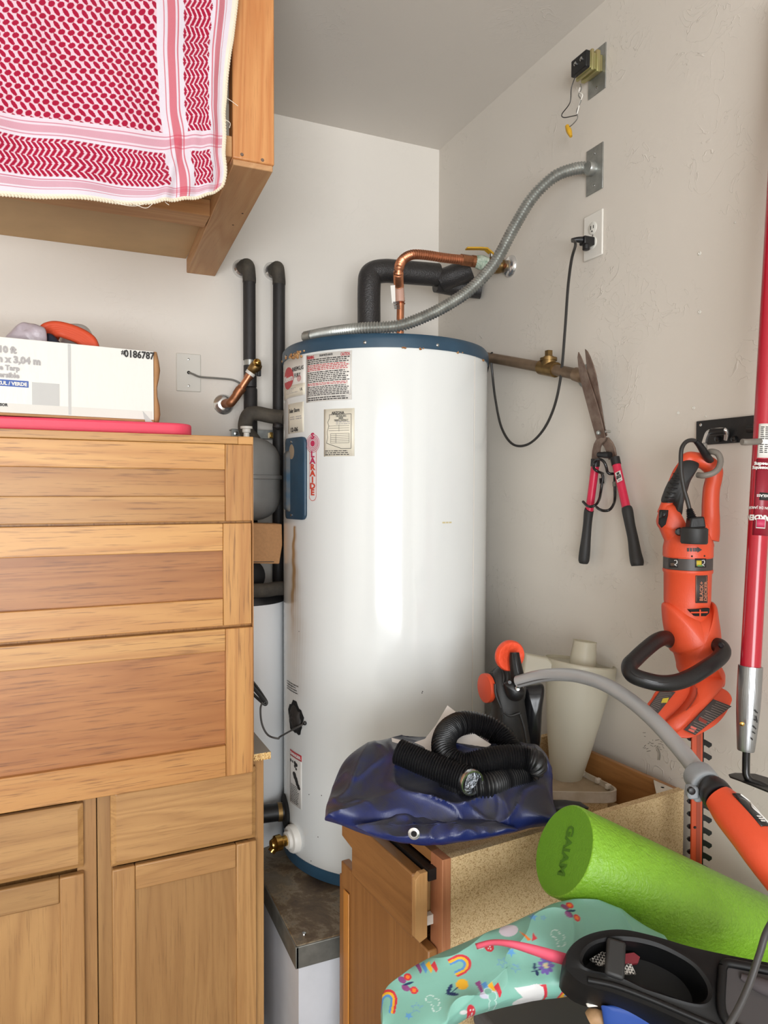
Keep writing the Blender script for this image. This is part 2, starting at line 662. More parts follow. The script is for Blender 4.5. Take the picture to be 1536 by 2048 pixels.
M['orange_d'] = mat('deep_orange_paint', (190, 72, 34), .42)
M['red'] = mat('red_enamel', (176, 22, 44), .25, coat=.3)
M['rose'] = mat('rose_red_tube', (206, 34, 72), .3)
M['rustblade'] = mat('rusty_blade', (132, 114, 102), .5, .4, c2=(92, 68, 56), vscale=26, bump=.15, bscale=120)
M['yellow'] = mat('yellow_dip', (216, 166, 42), .45, var=.2, vscale=40)
M['gold'] = mat('yellow_zinc', (168, 166, 112), .35, .6, c2=(176, 160, 116), vscale=40)
M['paper'] = mat('off_white_paper', (222, 216, 212), .6)
M['cream'] = mat('cream_sticker', (233, 227, 210), .5)
M['labelw'] = mat('white_label', (232, 229, 223), .4)
M['ink'] = mat('black_print', (40, 38, 38), .5)
M['ink_grey'] = mat('grey_print', (168, 164, 164), .4)
M['ink_red'] = mat('red_print', (190, 58, 66), .5)
M['ink_pink'] = mat('magenta_print', (190, 48, 88), .5)
M['ink_org'] = mat('orange_red_print', (206, 72, 52), .5)
M['ink_white'] = mat('white_print', (225, 222, 218), .5)
M['ink_blue'] = mat('blue_print', (52, 88, 164), .45)
M['ink_bronze'] = mat('bronze_print', (172, 112, 88), .5)
M['ink_yel'] = mat('yellow_print', (190, 168, 50), .5)
M['ink_green'] = mat('dark_green_print', (66, 112, 18), .6)
M['greylabel'] = mat('charcoal_label', (62, 56, 54), .45)
M['green'] = mat('green_foam', (130, 182, 46), .36, bump=.5, bscale=170, var=.12, vscale=60, bdist=.006)
M['green_end'] = mat('green_foam_cut', (98, 150, 28), .7, bump=.2, bscale=300)
M['ringw'] = mat('ivory_plastic', (222, 215, 204), .45, c2=(186, 172, 150), vscale=10)
M['dust_floor'] = mat('dusty_ivory', (176, 156, 128), .8, var=.2, vscale=30)
M['strap_pink'] = mat('coral_pink_strap', (224, 88, 112), .6)
M['blue_cloth'] = mat('royal_blue_cloth', (32, 70, 148), .6)
M['tan_obj'] = mat('tan_rubber', (178, 140, 100), .6, var=.4, vscale=40)
M['tote'] = mat('charcoal_plastic', (80, 82, 84), .6)
M['red_pl'] = mat('maroon_plastic', (120, 34, 44), .5)

# translucent frosted plastic
m, nt, p = nmat('frosted_plastic')
p.inputs['Base Color'].default_value = (*lin((226, 221, 204)), 1)
p.inputs['Roughness'].default_value = .35
tr = node(nt, 'ShaderNodeBsdfTranslucent')
tr.inputs[0].default_value = (*lin((228, 224, 208)), 1)
ms = node(nt, 'ShaderNodeMixShader')
ms.inputs[0].default_value = .45
nt.links.new(p.outputs[0], ms.inputs[1])
nt.links.new(tr.outputs[0], ms.inputs[2])
nt.links.new(ms.outputs[0], nt.nodes['Material Output'].inputs[0])
M['frost'] = m


def tarp_mat():
    m, nt, p = nmat('blue_tarpaulin')
    L = nt.links
    tc = node(nt, 'ShaderNodeTexCoord')
    n1 = node(nt, 'ShaderNodeTexNoise', i_Scale=9.0, i_Detail=6.0, i_Roughness=.7, i_Distortion=.6)
    L.new(tc.outputs['Object'], n1.inputs['Vector'])
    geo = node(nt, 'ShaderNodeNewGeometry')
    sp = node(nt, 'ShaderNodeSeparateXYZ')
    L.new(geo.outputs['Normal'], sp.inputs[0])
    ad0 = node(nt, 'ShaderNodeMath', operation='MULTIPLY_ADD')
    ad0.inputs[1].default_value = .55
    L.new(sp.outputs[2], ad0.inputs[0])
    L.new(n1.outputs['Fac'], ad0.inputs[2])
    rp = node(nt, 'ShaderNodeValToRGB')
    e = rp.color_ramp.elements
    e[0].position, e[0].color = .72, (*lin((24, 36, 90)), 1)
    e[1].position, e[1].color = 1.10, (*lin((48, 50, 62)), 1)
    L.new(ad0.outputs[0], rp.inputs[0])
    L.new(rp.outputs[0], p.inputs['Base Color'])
    p.inputs['Roughness'].default_value = .34
    w = node(nt, 'ShaderNodeTexWave', i_Scale=160.0)
    L.new(tc.outputs['Object'], w.inputs['Vector'])
    ad = node(nt, 'ShaderNodeMath', operation='MULTIPLY_ADD')
    ad.inputs[1].default_value = .1
    L.new(w.outputs['Fac'], ad.inputs[0])
    n2 = node(nt, 'ShaderNodeTexNoise', i_Scale=34.0, i_Detail=4.0)
    L.new(tc.outputs['Object'], n2.inputs['Vector'])
    L.new(n2.outputs['Fac'], ad.inputs[2])
    b = node(nt, 'ShaderNodeBump', i_Strength=.25, i_Distance=.004)
    L.new(ad.outputs[0], b.inputs['Height'])
    L.new(b.outputs[0], p.inputs['Normal'])
    return m


M['tarp'] = tarp_mat()


def text_mesh(body, size, bold=0.0, align='LEFT', spacing=1.0, extrude=.0003, res=2):
    cu = bpy.data.curves.new('t', 'FONT')
    cu.body, cu.size, cu.offset, cu.extrude = body, size, bold, extrude
    cu.align_x = align
    cu.space_character = spacing
    cu.resolution_u = res
    t = bpy.data.objects.new('t', cu)
    me = bpy.data.meshes.new_from_object(t)
    bpy.data.objects.remove(t)
    bpy.data.curves.remove(cu)
    return me


def text_on(name, body, size, o, right, up, mt, parent, bold=0.0, align='LEFT', sx=1.0, spacing=1.0, lift=.0006, shear=0):
    me = text_mesh(body, size, bold, align, spacing)
    right, up = V(right).normalized(), V(up).normalized()
    nn = right.cross(up)
    o = V(o)
    for v in me.vertices:
        c = v.co.copy()
        v.co = o + right * ((c.x + c.y * shear) * sx) + up * c.y + nn * (c.z + lift)
    return obj(name, me, mt, parent, smooth=0)


# ------------------------------------------------------------------ the room
YB = 2.43
c0 = PY(877.5, 470, YB)
XR = c0.x
ZC = PY(878, 300, YB).z


def structure(name, mb, mt, **k):
    o = obj(name, mb, mt, **k)
    o['kind'] = 'structure'
    return o


structure('floor', MB().bx(-3.7, XR + .1, -3.3, YB + .1, -.1, 0), M['concrete'])
structure('ceiling', MB().bx(-3.7, XR + .1, -3.3, YB + .1, ZC, ZC + .1), M['ceil'])
structure('wall_back', MB().bx(-3.7, XR, YB, YB + .1, 0, ZC), M['wall'])
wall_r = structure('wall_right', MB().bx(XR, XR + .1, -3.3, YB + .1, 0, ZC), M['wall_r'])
structure('wall_left', MB().bx(-3.7, -3.6, -3.3, YB, 0, ZC), M['wall'])
# front wall round the open garage door
structure('wall_front', MB().bx(-3.6, -2.6, -3.3, -3.2, 0, ZC).bx(.3, XR, -3.3, -3.2, 0, ZC).bx(-2.6, .3, -3.3, -3.2, 2.25, ZC), M['wall'])
structure('ground', MB().bx(-12, 10, -14, -3.3, -.12, -.02), M['concrete'])
for (x, y, r) in ((1388, 816, 4), (1357, 826, 4), (1412, 833, 2), (1400, 507, 4.5), (1400, 624, 4), (1471, 445, 2)):
    p = PX(x, y, XR)
    obj('screw_anchor', MB().lathe([(.0008 * r, 0), (.001 * r, .0015), (.0006 * r, .0025), (.0003 * r, .0005)], p, (-1, 0, 0), 10), M['cream_pl'], wall_r)
sc_ = MB()
for k_ in range(26):
    x0_, y0_ = random.gauss(1312, 14), random.gauss(1488, 9)
    sc_.tube([PX(x0_, y0_, XR - .0002), PX(x0_ + random.uniform(-4, 8), y0_ + random.uniform(-2, 5), XR - .0002)], .0006, 4)
for k_ in range(4):
    x0_ = 1316 + random.uniform(-4, 4)
    sc_.tube([PX(x0_, 1496, XR - .0002), PX(x0_ + 4, 1508, XR - .0002), PX(x0_ + 3, 1520, XR - .0002)], .0006, 4)
o = obj('scuff_marks', sc_, mat('grey_scuff', (128, 122, 112), .8), wall_r)
o['kind'] = 'stuff'

# ------------------------------------------------------------------ water heater
HC = V((.907, 2.036, 0))
HR = .311
FH = V((math.sin(YAW), math.cos(YAW), 0))
RH = V((math.cos(YAW), -math.sin(YAW), 0))


def hpt(phi, z, r=HR):
    q = HC - FH * (r * math.cos(phi)) + RH * (r * math.sin(phi))
    return V((q.x, q.y, z))


def hpx(x, y, r=HR):
    d = ray(x, y)
    dx = V((d.x, d.y, 0))
    a, b, c = dx.dot(dx), dx.dot(HC), HC.dot(HC) - r * r
    t = (b - math.sqrt(max(b * b - a * c, 0))) / a
    p = CAM + d * t
    q = V((p.x, p.y, 0)) - HC
    return math.atan2(q.dot(RH), -q.dot(FH)), p.z


def hnorm(phi):
    return (hpt(phi, 0) - V((HC.x, HC.y, 0))).normalized()


heater = empty('water_heater', (HC.x, HC.y, .46), 'tall white cylindrical water heater with a dark blue top band standing on a metal pan', 'water heater')
ZT, ZB = 1.9275, .493
ph = np.unique(np.concatenate([np.linspace(-math.pi, -1.75, 24), np.linspace(-1.75, -.6, 260), np.linspace(-.6, 1.75, 200), np.linspace(1.75, math.pi, 24)]))
zs = np.linspace(ZB, ZT, 320)
PH, ZZ = np.meshgrid(ph, zs)
P = np.stack([HC.x - FH.x * HR * np.cos(PH) + RH.x * HR * np.sin(PH), HC.y - FH.y * HR * np.cos(PH) + RH.y * HR * np.sin(PH), ZZ], -1)
jk = MB().grid(P)
me = jk.mesh('jacket', recalc=False)
base = np.array(lin((228, 231, 230)))
colr = np.tile(base, (PH.size, 1))
p0, z0 = hpx(590, 1052)
p1, z1 = hpx(586, 1260)
pz, zz = PH.ravel(), ZZ.ravel()
tt = np.clip((z0 - zz) / (z0 - z1), 0, 3)
cen = p0 + (p1 - p0) * tt + .012 * np.sin(zz * 40) + .006 * np.sin(zz * 130)
wid = .016 + .13 * np.clip(tt, 0, 1) ** 1.1 + .05 * np.clip(tt - .4, 0, 2)
strk = np.exp(-((pz - cen) / wid) ** 2) * (tt > 0) * np.clip(1.25 - tt * .62, 0, 1)
fib = .55 + .45 * np.sin(pz * 240 + 3 * np.sin(zz * 9)) * np.sin(pz * 97 + zz * 3)
core = np.exp(-((pz - cen + .02) / (.014 + .030 * np.clip(tt, 0, 1))) ** 2) * (tt > 0) * np.clip(1.1 - tt * .9, 0, 1)
rust = np.array(lin((160, 116, 52)))
k = np.clip(strk * (.35 + .5 * fib) * .95 + core * 1.0, 0, .92)[:, None]
colr = colr * (1 - k) + rust * k
gr = (np.exp(-((pz - p1 + .12) / .16) ** 2) * np.clip((1.55 - zz) * 1.1, 0, .22))[:, None]
colr = colr * (1 - gr) + np.array(lin((186, 168, 130))) * gr
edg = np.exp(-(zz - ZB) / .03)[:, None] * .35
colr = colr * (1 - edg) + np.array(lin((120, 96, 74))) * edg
set_cols(me, colr)
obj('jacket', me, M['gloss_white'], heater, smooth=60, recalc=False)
obj('top_band', MB().lathe([(.05, ZT + .039), (.29, ZT + .039), (.307, ZT + .036), (.3135, ZT + .028), (.3145, ZT + .02), (.3145, ZT - .002), (.310, ZT - .002)], (HC.x, HC.y, 0), n=128), M['blue_band'], heater, smooth=40)
obj('base_band', MB().lathe([(.308, ZB + .001), (.3135, ZB + .001), (.3135, .462), (.02, .462)], (HC.x, HC.y, 0), n=128), M['blue_band'], heater, smooth=40)
for (x, y) in ((730, 685), (875, 690.5), (572, 713)):
    a, z = hpx(x, y, .3145)
    obj('band_screw', MB().lathe([(.0045, -.001), (.0045, .0016), (.003, .003), (.0006, .0034)], hpt(a, z, .3145), hnorm(a), 12), M['steel'], heater)
a, z = hpx(947, 1000)
sm = MB()
for i in range(1):
    sm.prism([hpt(a - .004, ZB, HR - .001), hpt(a + .004, ZB, HR - .001), hpt(a + .004, ZT, HR - .001), hpt(a - .004, ZT, HR - .001)], hnorm(a) * .0028)
obj('jacket_seam', sm, M['white_pl'], heater)
sm = MB().prism([hpt(a - .0075, ZB, HR - .001), hpt(a - .0045, ZB, HR - .001), hpt(a - .0045, ZT, HR - .001), hpt(a - .0075, ZT, HR - .001)], hnorm(a) * .0014)
obj('seam_joint', sm, M['ink_grey'], heater)


def hpatch(name, x0, x1, y0, y1, mt, parent=heater, r=HR + .0008, n=10, rad=0.0, yref=None):
    """flat sticker curved round the jacket; y0,y1 read at the x1 side"""
    ym = (y0 + y1) / 2
    a0, a1 = hpx(x0, ym, r)[0], hpx(x1, ym, r)[0]
    xr = x1 if yref is None else yref
    zt, zb = hpx(xr, y0, r)[1], hpx(xr, y1, r)[1]
    mb = MB()
    rows = []
    w = (a1 - a0) * r
    rad_ = min(rad, w / 2 - 1e-4)
    K = 6
    ev = [(zt, 0)]
    if rad:
        lv = [zt - rad_ * (1 - math.cos(i / K * math.pi / 2)) for i in range(K + 1)] + [zb + rad_ * (1 - math.cos(i / K * math.pi / 2)) for i in range(K, -1, -1)]
    else:
        lv = [zt, zb]
    for z in lv:
        d = 0
        if rad:
            e = max(0, rad_ - (zt - z), rad_ - (z - zb))
            d = (rad_ - math.sqrt(max(0, rad_ ** 2 - e ** 2))) / r
        rows.append([tuple(hpt(a0 + d + (a1 - a0 - 2 * d) * j / n, z, r)) for j in range(n + 1)])
    mb.grid(np.array(rows))
    b = MB().grid(np.array([[tuple(hpt(hpx_[0], 0)) for hpx_ in ((0, 0), (0, 0))]] * 2)) if False else None
    o = obj(name, mb, mt, parent, smooth=60)
    so = o.modifiers.new('thick', 'SOLIDIFY')
    so.thickness = .0007
    so.offset = 0
    return o, a0, a1, zt, zb


def text_h(name, body, size, a, z, mt, parent=heater, bold=0, align='LEFT', sx=1.0, r=HR + .002, fit=None, spacing=1.0):
    me = text_mesh(body, size, bold, align, spacing)
    if fit:
        a, e = hpx(fit[0], fit[2])[0], hpx(fit[1], fit[2])[0]
        xs = [v.co.x for v in me.vertices]
        sx = (e - a) * HR / (max(xs) - min(xs))
        a -= min(xs) * sx / HR
    bm = bmesh.new()
    bm.from_mesh(me)
    bm.to_mesh(me)
    bm.free()
    for v in me.vertices:
        c = v.co.copy()
        v.co = hpt(a + c.x * sx / HR, z + c.y, r + c.z)
    return obj(name, me, mt, parent, smooth=0)


def hbars(name, a0, a1, z0, z1, rows, mt, parent, fill=.85, hgt=.45, r=HR + .0018, ragged=.25, words=True):
    """lines of print too small to read"""
    mb = MB()
    dz = (z0 - z1) / rows
    for i in range(rows):
        z = z0 - dz * (i + .5)
        a = a0
        end = a1 - (a1 - a0) * ragged * random.random()
        while a < end:
            w = (random.uniform(.004, .013) if words else .03) / HR
            b = min(a + w, end)
            h = dz * hgt * random.uniform(.8, 1.1)
            mb.add([hpt(a, z - h / 2, r), hpt(b, z - h / 2, r), hpt(b, z + h / 2, r), hpt(a, z + h / 2, r)], [(0, 1, 2, 3)])
            a = b + .002 / HR
    o = obj(name, mb, mt, parent, smooth=0)
    o['kind'] = 'stuff'
    return o


# maker's plate, top left
lg, a0, a1, zt, zb = hpatch('maker_label', 568.5, 610.5, 709, 790, M['labelw'])
hz = lambda y: hpx(610, y)[1]
o_, b0, b1, _, _ = hpatch('rating_strip', 569.2, 610, 765, 788.5, M['cream'], lg, HR + .0014)
# red oval with a white script word
mb = MB()
ac, zc = hpx(577.5, 757)
rows = [tuple(hpt(ac, zc, HR + .0022))]
N = 40
oa, ozr = .0255 * 1.75, .0315
ring = [tuple(hpt(ac + oa / HR * math.cos(t) * .9, zc + ozr * math.sin(t), HR + .0022)) for t in np.linspace(0, 2 * math.pi, N, endpoint=False)]
mb.add(rows + ring, [(0, 1 + i, 1 + (i + 1) % N) for i in range(N)])
obj('red_oval', mb, M['ink_red'], lg, smooth=0)
text_h('oval_word', 'Rheem', .024, ac, zc - .009, M['ink_white'], lg, bold=.0006, align='CENTER', sx=1.1, r=HR + .003)
ax_, zx = hpx(588, 737)
text_h('model_word', 'RHEEMGLAS', .0165, hpx(584.5, 737)[0], hpx(600, 737)[1] - .004, M['ink'], lg, fit=(586, 608, 735))
text_h('model_word', 'FURY', .017, hpx(590, 747)[0], hpx(600, 749)[1] - .006, M['ink'], lg, fit=(590, 602, 746))
aa, za = hpx(599, 775)
za = hpx(600, 765)[1] + .012
for rr in (.0085, .0055, .002):
    mb = MB()
    for t in range(16):
        t0, t1 = math.pi * 2 * t / 16, math.pi * 2 * (t + 1) / 16
        w = .0012
        mb.add([hpt(aa + math.cos(t0) * rr * 1.2 / HR, za + math.sin(t0) * rr, HR + .002), hpt(aa + math.cos(t1) * rr * 1.2 / HR, za + math.sin(t1) * rr, HR + .002),
                hpt(aa + math.cos(t1) * (rr - w) * 1.2 / HR, za + math.sin(t1) * (rr - w), HR + .002), hpt(aa + math.cos(t0) * (rr - w) * 1.2 / HR, za + math.sin(t0) * (rr - w), HR + .002)], [(0, 1, 2, 3)])
    obj('red_emblem', mb, M['ink_red'], lg, smooth=0)
hbars('small_print', hpx(573, 775)[0], hpx(599, 775)[0], hpx(605, 771)[1], hpx(605, 783)[1], 4, M['ink_grey'], lg, ragged=.5)
text_h('approval_mark', 'UL', .011, hpx(601, 778)[0], hpx(603, 778)[1] - .004, M['ink'], lg)
# rust flakes under the band
mb = MB()
for i in range(26):
    x = random.choice([random.gauss(592, 9), random.gauss(575, 6), random.gauss(600, 8), random.uniform(566, 612)])
    a, z = hpx(max(x, 566.8), 713 - (x - 580) * .2, HR)
    z = ZT + random.uniform(-.008, .006)
    mb.sphere(hpt(a, z, HR + .003), random.uniform(.003, .006), 6, (1, 1, random.uniform(.6, 1.3)))
for (x, w) in ((806, .006), (843, .006), (918, .012), (966, .01)):
    a, z = hpx(x, 700)
    for q in range(4):
        mb.sphere(hpt(a + random.uniform(-w, w) / HR, ZT - .002 + random.uniform(-.003, .002), HR + .002), random.uniform(.0025, .004), 6, (1, 1, .7))
o = obj('rust_flakes', mb, M['rust'], heater)
o['kind'] = 'stuff'
# warning label
wl, a0, a1, zt, zb = hpatch('warning_label', 613, 704, 700.5, 799, M['labelw'])
W_ = a1 - a0
text_h('warning_word', 'WARNING', .0125, a0 + .012, zt - .0125, M['ink_red'], wl, bold=.0002, fit=(615, 629, 706))
text_h('heading_word', 'SOLAR WATER HEATER', .008, a0 + W_ * .34, zt - .009, M['ink'], wl, fit=(640, 666, 704))
text_h('caution_word', 'CAUTION', .0125, a1 - .012, zt - .0125, M['ink_red'], wl, bold=.0002, fit=(682, 700, 702))
hh = zt - zb
for (u0, u1, n, q) in ((.10, .22, 3, 'ink'), (.22, .36, 4, 'ink_red'), (.37, .60, 6, 'ink'), (.605, .665, 2, 'ink_red'), (.675, .88, 6, 'ink'), (.90, .985, 2, 'ink')):
    hbars('small_print', a0 + .02, a1 - .02, zt - hh * u0, zt - hh * u1, n, M[q], wl, hgt=.5, ragged=.1)
fr = MB()
for z in (zt - hh * .085, zt - hh * .89):
    fr.add([hpt(a0 + .01, z, HR + .0018), hpt((a0 + a1) / 2, z, HR + .0018), hpt(a1 - .01, z, HR + .0018), hpt(a1 - .01, z - .001, HR + .0018), hpt((a0 + a1) / 2, z - .001, HR + .0018), hpt(a0 + .01, z - .001, HR + .0018)], [(0, 1, 4, 5), (1, 2, 3, 4)])
for a in (a0 + .01, a1 - .012):
    fr.add([hpt(a, zt - hh * .085, HR + .0018), hpt(a + .003, zt - hh * .085, HR + .0018), hpt(a + .003, zt - hh * .89, HR + .0018), hpt(a, zt - hh * .89, HR + .0018)], [(0, 1, 2, 3)])
obj('label_border', fr, M['ink_grey'], wl, smooth=0)
# dealer sticker
sl, a0, a1, zt, zb = hpatch('dealer_sticker', 577, 607.5, 803, 864, M['cream'])
text_h('dealer_name', 'Solar Store', .0165, a0 + .10, zt - .026, M['ink'], sl, bold=.0001, fit=(580, 600, 826))
hbars('small_print', a0 + .05, a0 + (a1 - a0) * .5, zt - .036, zt - .048, 2, M['ink_grey'], sl)
hbars('small_print', a0 + (a1 - a0) * .58, a1 - .02, zt - .036, zt - .048, 2, M['ink_grey'], sl)
text_h('written_date', '12-06', .017, a0 + .13, zb + .004, M['ink'], sl, bold=.0004, fit=(583, 597, 858))
# solaraide decal
a, z = hpx(626, 930)
zt, zb = hpx(626, 864)[1], hpx(626, 996)[1]
dec = []
zc = hpx(626, 887)[1]


def hring(mb, a, z, ro, ri, sx=1.0, n=28, r=HR + .0016):
    for t in range(n):
        t0, t1 = math.pi * 2 * t / n, math.pi * 2 * (t + 1) / n
        q = lambda tt, rr: hpt(a + math.cos(tt) * rr * sx / HR, z + math.sin(tt) * rr, r)
        mb.add([q(t0, ro), q(t1, ro), q(t1, ri), q(t0, ri)], [(0, 1, 2, 3)])


mb = MB()
for (ro, ri) in ((.0255, .0242), (.0212, .0194), (.0170, .0153), (.0128, .0112), (.0085, 0)):
    hring(mb, a, zc, ro, ri, 1.0)
dcl = obj('sun_emblem', mb, M['ink_pink'], heater, smooth=0)
letters = 'LARAIDE'
zl0, zl1 = zc - .024, zb + .004
st = (zl0 - zl1) / len(letters)
text_h('decal_letter', 'S', .023, a, zc + .013, M['ink_pink'], dcl, bold=.0007, align='CENTER', sx=1.25)
for i, ch in enumerate(letters):
    text_h('decal_letter', ch, .0225, a, zl0 - st * (i + 1) + .004, M['ink_pink'] if i < 2 else M['ink_org'], dcl, bold=.0008, align='CENTER', sx=1.25)
mb = MB()
hw = .0128
for s in (-1, 1):
    x = a + s * hw / HR
    mb.add([hpt(x, zc - .02, HR + .0016), hpt(x + .0014 / HR, zc - .02, HR + .0016), hpt(x + .0011 / HR, zb + .006, HR + .0016), hpt(x, zb + .006, HR + .0016)], [(0, 1, 2, 3)])
for t in range(12):
    t0, t1 = math.pi + math.pi * t / 12, math.pi + math.pi * (t + 1) / 12
    q = lambda tt, rr: hpt(a + math.cos(tt) * rr / HR, zb + .006 + math.sin(tt) * rr, HR + .0016)
    mb.add([q(t0, hw + .0014), q(t1, hw + .0014), q(t1, hw), q(t0, hw)], [(0, 1, 2, 3)])
obj('decal_outline', mb, M['ink_org'], dcl, smooth=0)
# contract sticker
cs, a0, a1, zt, zb = hpatch('contract_sticker', 648, 709, 816, 912, M['cream'])
w, h = a1 - a0, zt - zb
A = lambda u: a0 + w * u
Z = lambda v: zt - h * v
text_h('sticker_heading', 'ARIZONA', .0105, A(.28), Z(.115), M['ink'], cs, bold=.0002, fit=(664, 689, 823))
for i, (t, u) in enumerate((('THIS BUILDING', (672, 693)), ('UNDER', (678, 687)), ('TERMITE CONTRACT', (669, 697)))):
    text_h('sticker_line', t, .0072, A(.6), Z(.175 + .045 * i), M['ink'], cs, fit=(*u, 836))
hbars('small_print', A(.42), A(.88), Z(.26), Z(.34), 2, M['ink_grey'], cs, ragged=.1)
mb = MB()


def hline(mb, p, q, wd=.0006, r=HR + .0018):
    (u0, v0), (u1, v1) = p, q
    n = 4
    for i in range(n):
        s, t = i / n, (i + 1) / n
        pa = (A(u0 + (u1 - u0) * s), Z(v0 + (v1 - v0) * s))
        pb = (A(u0 + (u1 - u0) * t), Z(v0 + (v1 - v0) * t))
        dx, dz = (pb[0] - pa[0]) * HR, pb[1] - pa[1]
        L_ = math.hypot(dx, dz) or 1
        nx, nz = -dz / L_ * wd, dx / L_ * wd
        mb.add([hpt(pa[0] - nx / HR, pa[1] - nz, r), hpt(pb[0] - nx / HR, pb[1] - nz, r), hpt(pb[0] + nx / HR, pb[1] + nz, r), hpt(pa[0] + nx / HR, pa[1] + nz, r)], [(0, 1, 2, 3)])


pts = [(.20, .12), (.90, .12), (.90, .84), (.60, .84), (.10, .72), (.14, .60), (.12, .48), (.18, .36), (.14, .28), (.20, .2), (.20, .12)]
for i in range(len(pts) - 1):
    hline(mb, pts[i], pts[i + 1])
for v in (.52, .56, .60, .64, .68, .72):
    hline(mb, (.24, v), (.84, v), .0004)
for u in (.24, .42, .84):
    hline(mb, (u, .52), (u, .72), .0004)
for v in (.36, .41, .46):
    hline(mb, (.18, v), (.84, v), .0004)
hline(mb, (.52, .34), (.52, .48), .0004)
obj('sticker_lines', mb, M['ink'], cs, smooth=0)
hbars('small_print', A(.05), A(.88), Z(.865), Z(.985), 3, M['ink'], cs, ragged=.2, hgt=.4)
# faint yellow print and lower notes
hbars('faint_print', hpx(884, 1045)[0], hpx(906, 1045)[0], hpx(895, 1042)[1], hpx(895, 1048)[1], 1, mat('faded_yellow_print', (208, 196, 150), .5), heater)
hbars('small_print', hpx(575, 1380)[0], hpx(607, 1380)[0], hpx(600, 1372)[1], hpx(600, 1392)[1], 4, M['ink'], heater, ragged=.5, hgt=.4)
# danger label
dl, a0, a1, zt, zb = hpatch('danger_label', 580, 603.5, 1500 + 12, 1620, M['labelw'])
dz = zt - zb
hpatch('red_strip', 580.3, 603.2, 1512, 1524, M['ink_red'], dl, HR + .0014)
text_h('danger_word', 'DANGER', .012, (a0 + a1) / 2, zt - .0125, M['ink_white'], dl, align='CENTER', bold=.0004, sx=1.3)
mb = MB()
for (u, v, rr) in ((.12, .2, .005), (.3, .2, .004), (.5, .2, .006), (.62, .22, .006), (.5, .26, .005), (.6, .30, .004)):
    hring(mb, a0 + (a1 - a0) * u, zt - dz * v, rr, 0, 1.2, 8)
for i in range(7):
    hring(mb, a0 + (a1 - a0) * (.45 + .06 * i), zt - dz * (.42 + .035 * i + .01 * math.sin(i * 2)), .008 - .0004 * i, 0, 1.4, 8)
obj('hand_pictogram', mb, M['ink'], dl, smooth=0)
hbars('small_print', a0 + .03, a1 - .03, zt - dz * .62, zt - dz * .97, 11, M['ink'], dl, hgt=.4, ragged=.25)
for (x, y) in ((643, 1591), (618, 1589), (636, 1674), (622, 1722), (598, 1263), (845, 1383), (844, 1386)):
    a, z = hpx(x, y)
    obj('paint_chip', MB().lathe([(.0016, 0), (.001, .0008)], hpt(a, z, HR), hnorm(a), 7), M['ink'], heater)

# blue element cover with a drawn-out bulge
cv, a0, a1, zt, zb = hpatch('element_cover', 572.5, 612, 873, 1040, M['blue_band'], heater, HR + .004, 12, .016)
cv.modifiers['thick'].thickness = .007
bl = MB()
n, mrow = 14, 24
b0, b1 = a0 + (a1 - a0) * .04, a0 + (a1 - a0) * .36
rows = []
zt2, zb2 = zt - .035, zb + .02
for i in range(mrow + 1):
    v = i / mrow
    row = []
    for j in range(n + 1):
        u = j / n
        e = min(1, math.sin(math.pi * u) * 1.6) * min(1, math.sin(math.pi * v) * 6)
        row.append(tuple(hpt(b0 + (b1 - b0) * u, zt2 + (zb2 - zt2) * v, HR + .006 + .011 * e)))
    rows.append(row)
bl.grid(np.array(rows))
obj('cover_bulge', bl, mat('dusty_blue_enamel', (58, 80, 98), .75, spec=.2, c2=(110, 104, 94), vscale=14), cv, smooth=60)
for yy in (zt - .012, zb + .012):
    a = a0 + (a1 - a0) * .42
    obj('cover_screw', MB().lathe([(.004, 0), (.004, .002), (.001, .003)], hpt(a, yy, HR + .0072), hnorm(a), 10), M['steel'], cv)
a = a0 + (a1 - a0) * .42
obj('dust_patch', MB().blob([hpt(a + .055 * math.cos(t), zt - .04 + .022 * math.sin(t), HR + .0074) for t in np.linspace(0, 2 * math.pi, 18, endpoint=False)], hnorm(a), .0008, .0002, 3), mat('tan_dust', (150, 134, 112), .9), cv)

# lower opening with dark insulation showing, wire out of it
a, z = hpx(590, 1435)
hole = MB()
k = 28
jr = [1 + .10 * math.sin(5 * t) + .05 * math.sin(11 * t) for t in np.linspace(0, 2 * math.pi, k, endpoint=False)]
ha, hzv = .155, .047
rim = [hpt(a + ha * .95 * jr[i] * math.cos(t), z + hzv * jr[i] * math.sin(t), HR + .001) for i, t in enumerate(np.linspace(0, 2 * math.pi, k, endpoint=False))]
hole.blob(rim, hnorm(a), .004, .002, 5)
ho = obj('side_opening', hole, M['dark_hole'], heater, smooth=60)
inner = [hpt(a + .02 + ha * .62 * jr[(i + 3) % k] * math.cos(t), z + hzv * .75 * jr[(i + 5) % k] * math.sin(t), HR + .004) for i, t in enumerate(np.linspace(0, 2 * math.pi, k, endpoint=False))]
obj('ragged_foam', MB().blob(inner, hnorm(a), .007, .002, 5, jag=lambda p: p + hnorm(a) * .006 * mnoise.noise(p * 90)), M['black_dust'], ho, smooth=60)
# drain valve: white flange, brass spout
a, z = hpx(589, 1676)
nn = hnorm(a)
fo = hpt(a, z, HR)
dv = obj('drain_flange', MB().lathe([(.040, -.004), (.040, .010), (.036, .016), (.026, .018), (.024, .026), (.016, .027)], fo, nn, 28), M['white_pl'], heater)
side = V((0, 0, 1)).cross(nn)
obj('drain_valve', MB().lathe([(.015, .02), (.015, .04), (.022, .045), (.022, .062), (.016, .066), (.013, .074)], fo, nn, 16).tube([fo + nn * .055, fo + nn * .064 - V((0, 0, .010)) , fo + nn * .074 - V((0, 0, .020))], .012, 12), M['brass_br'], dv)
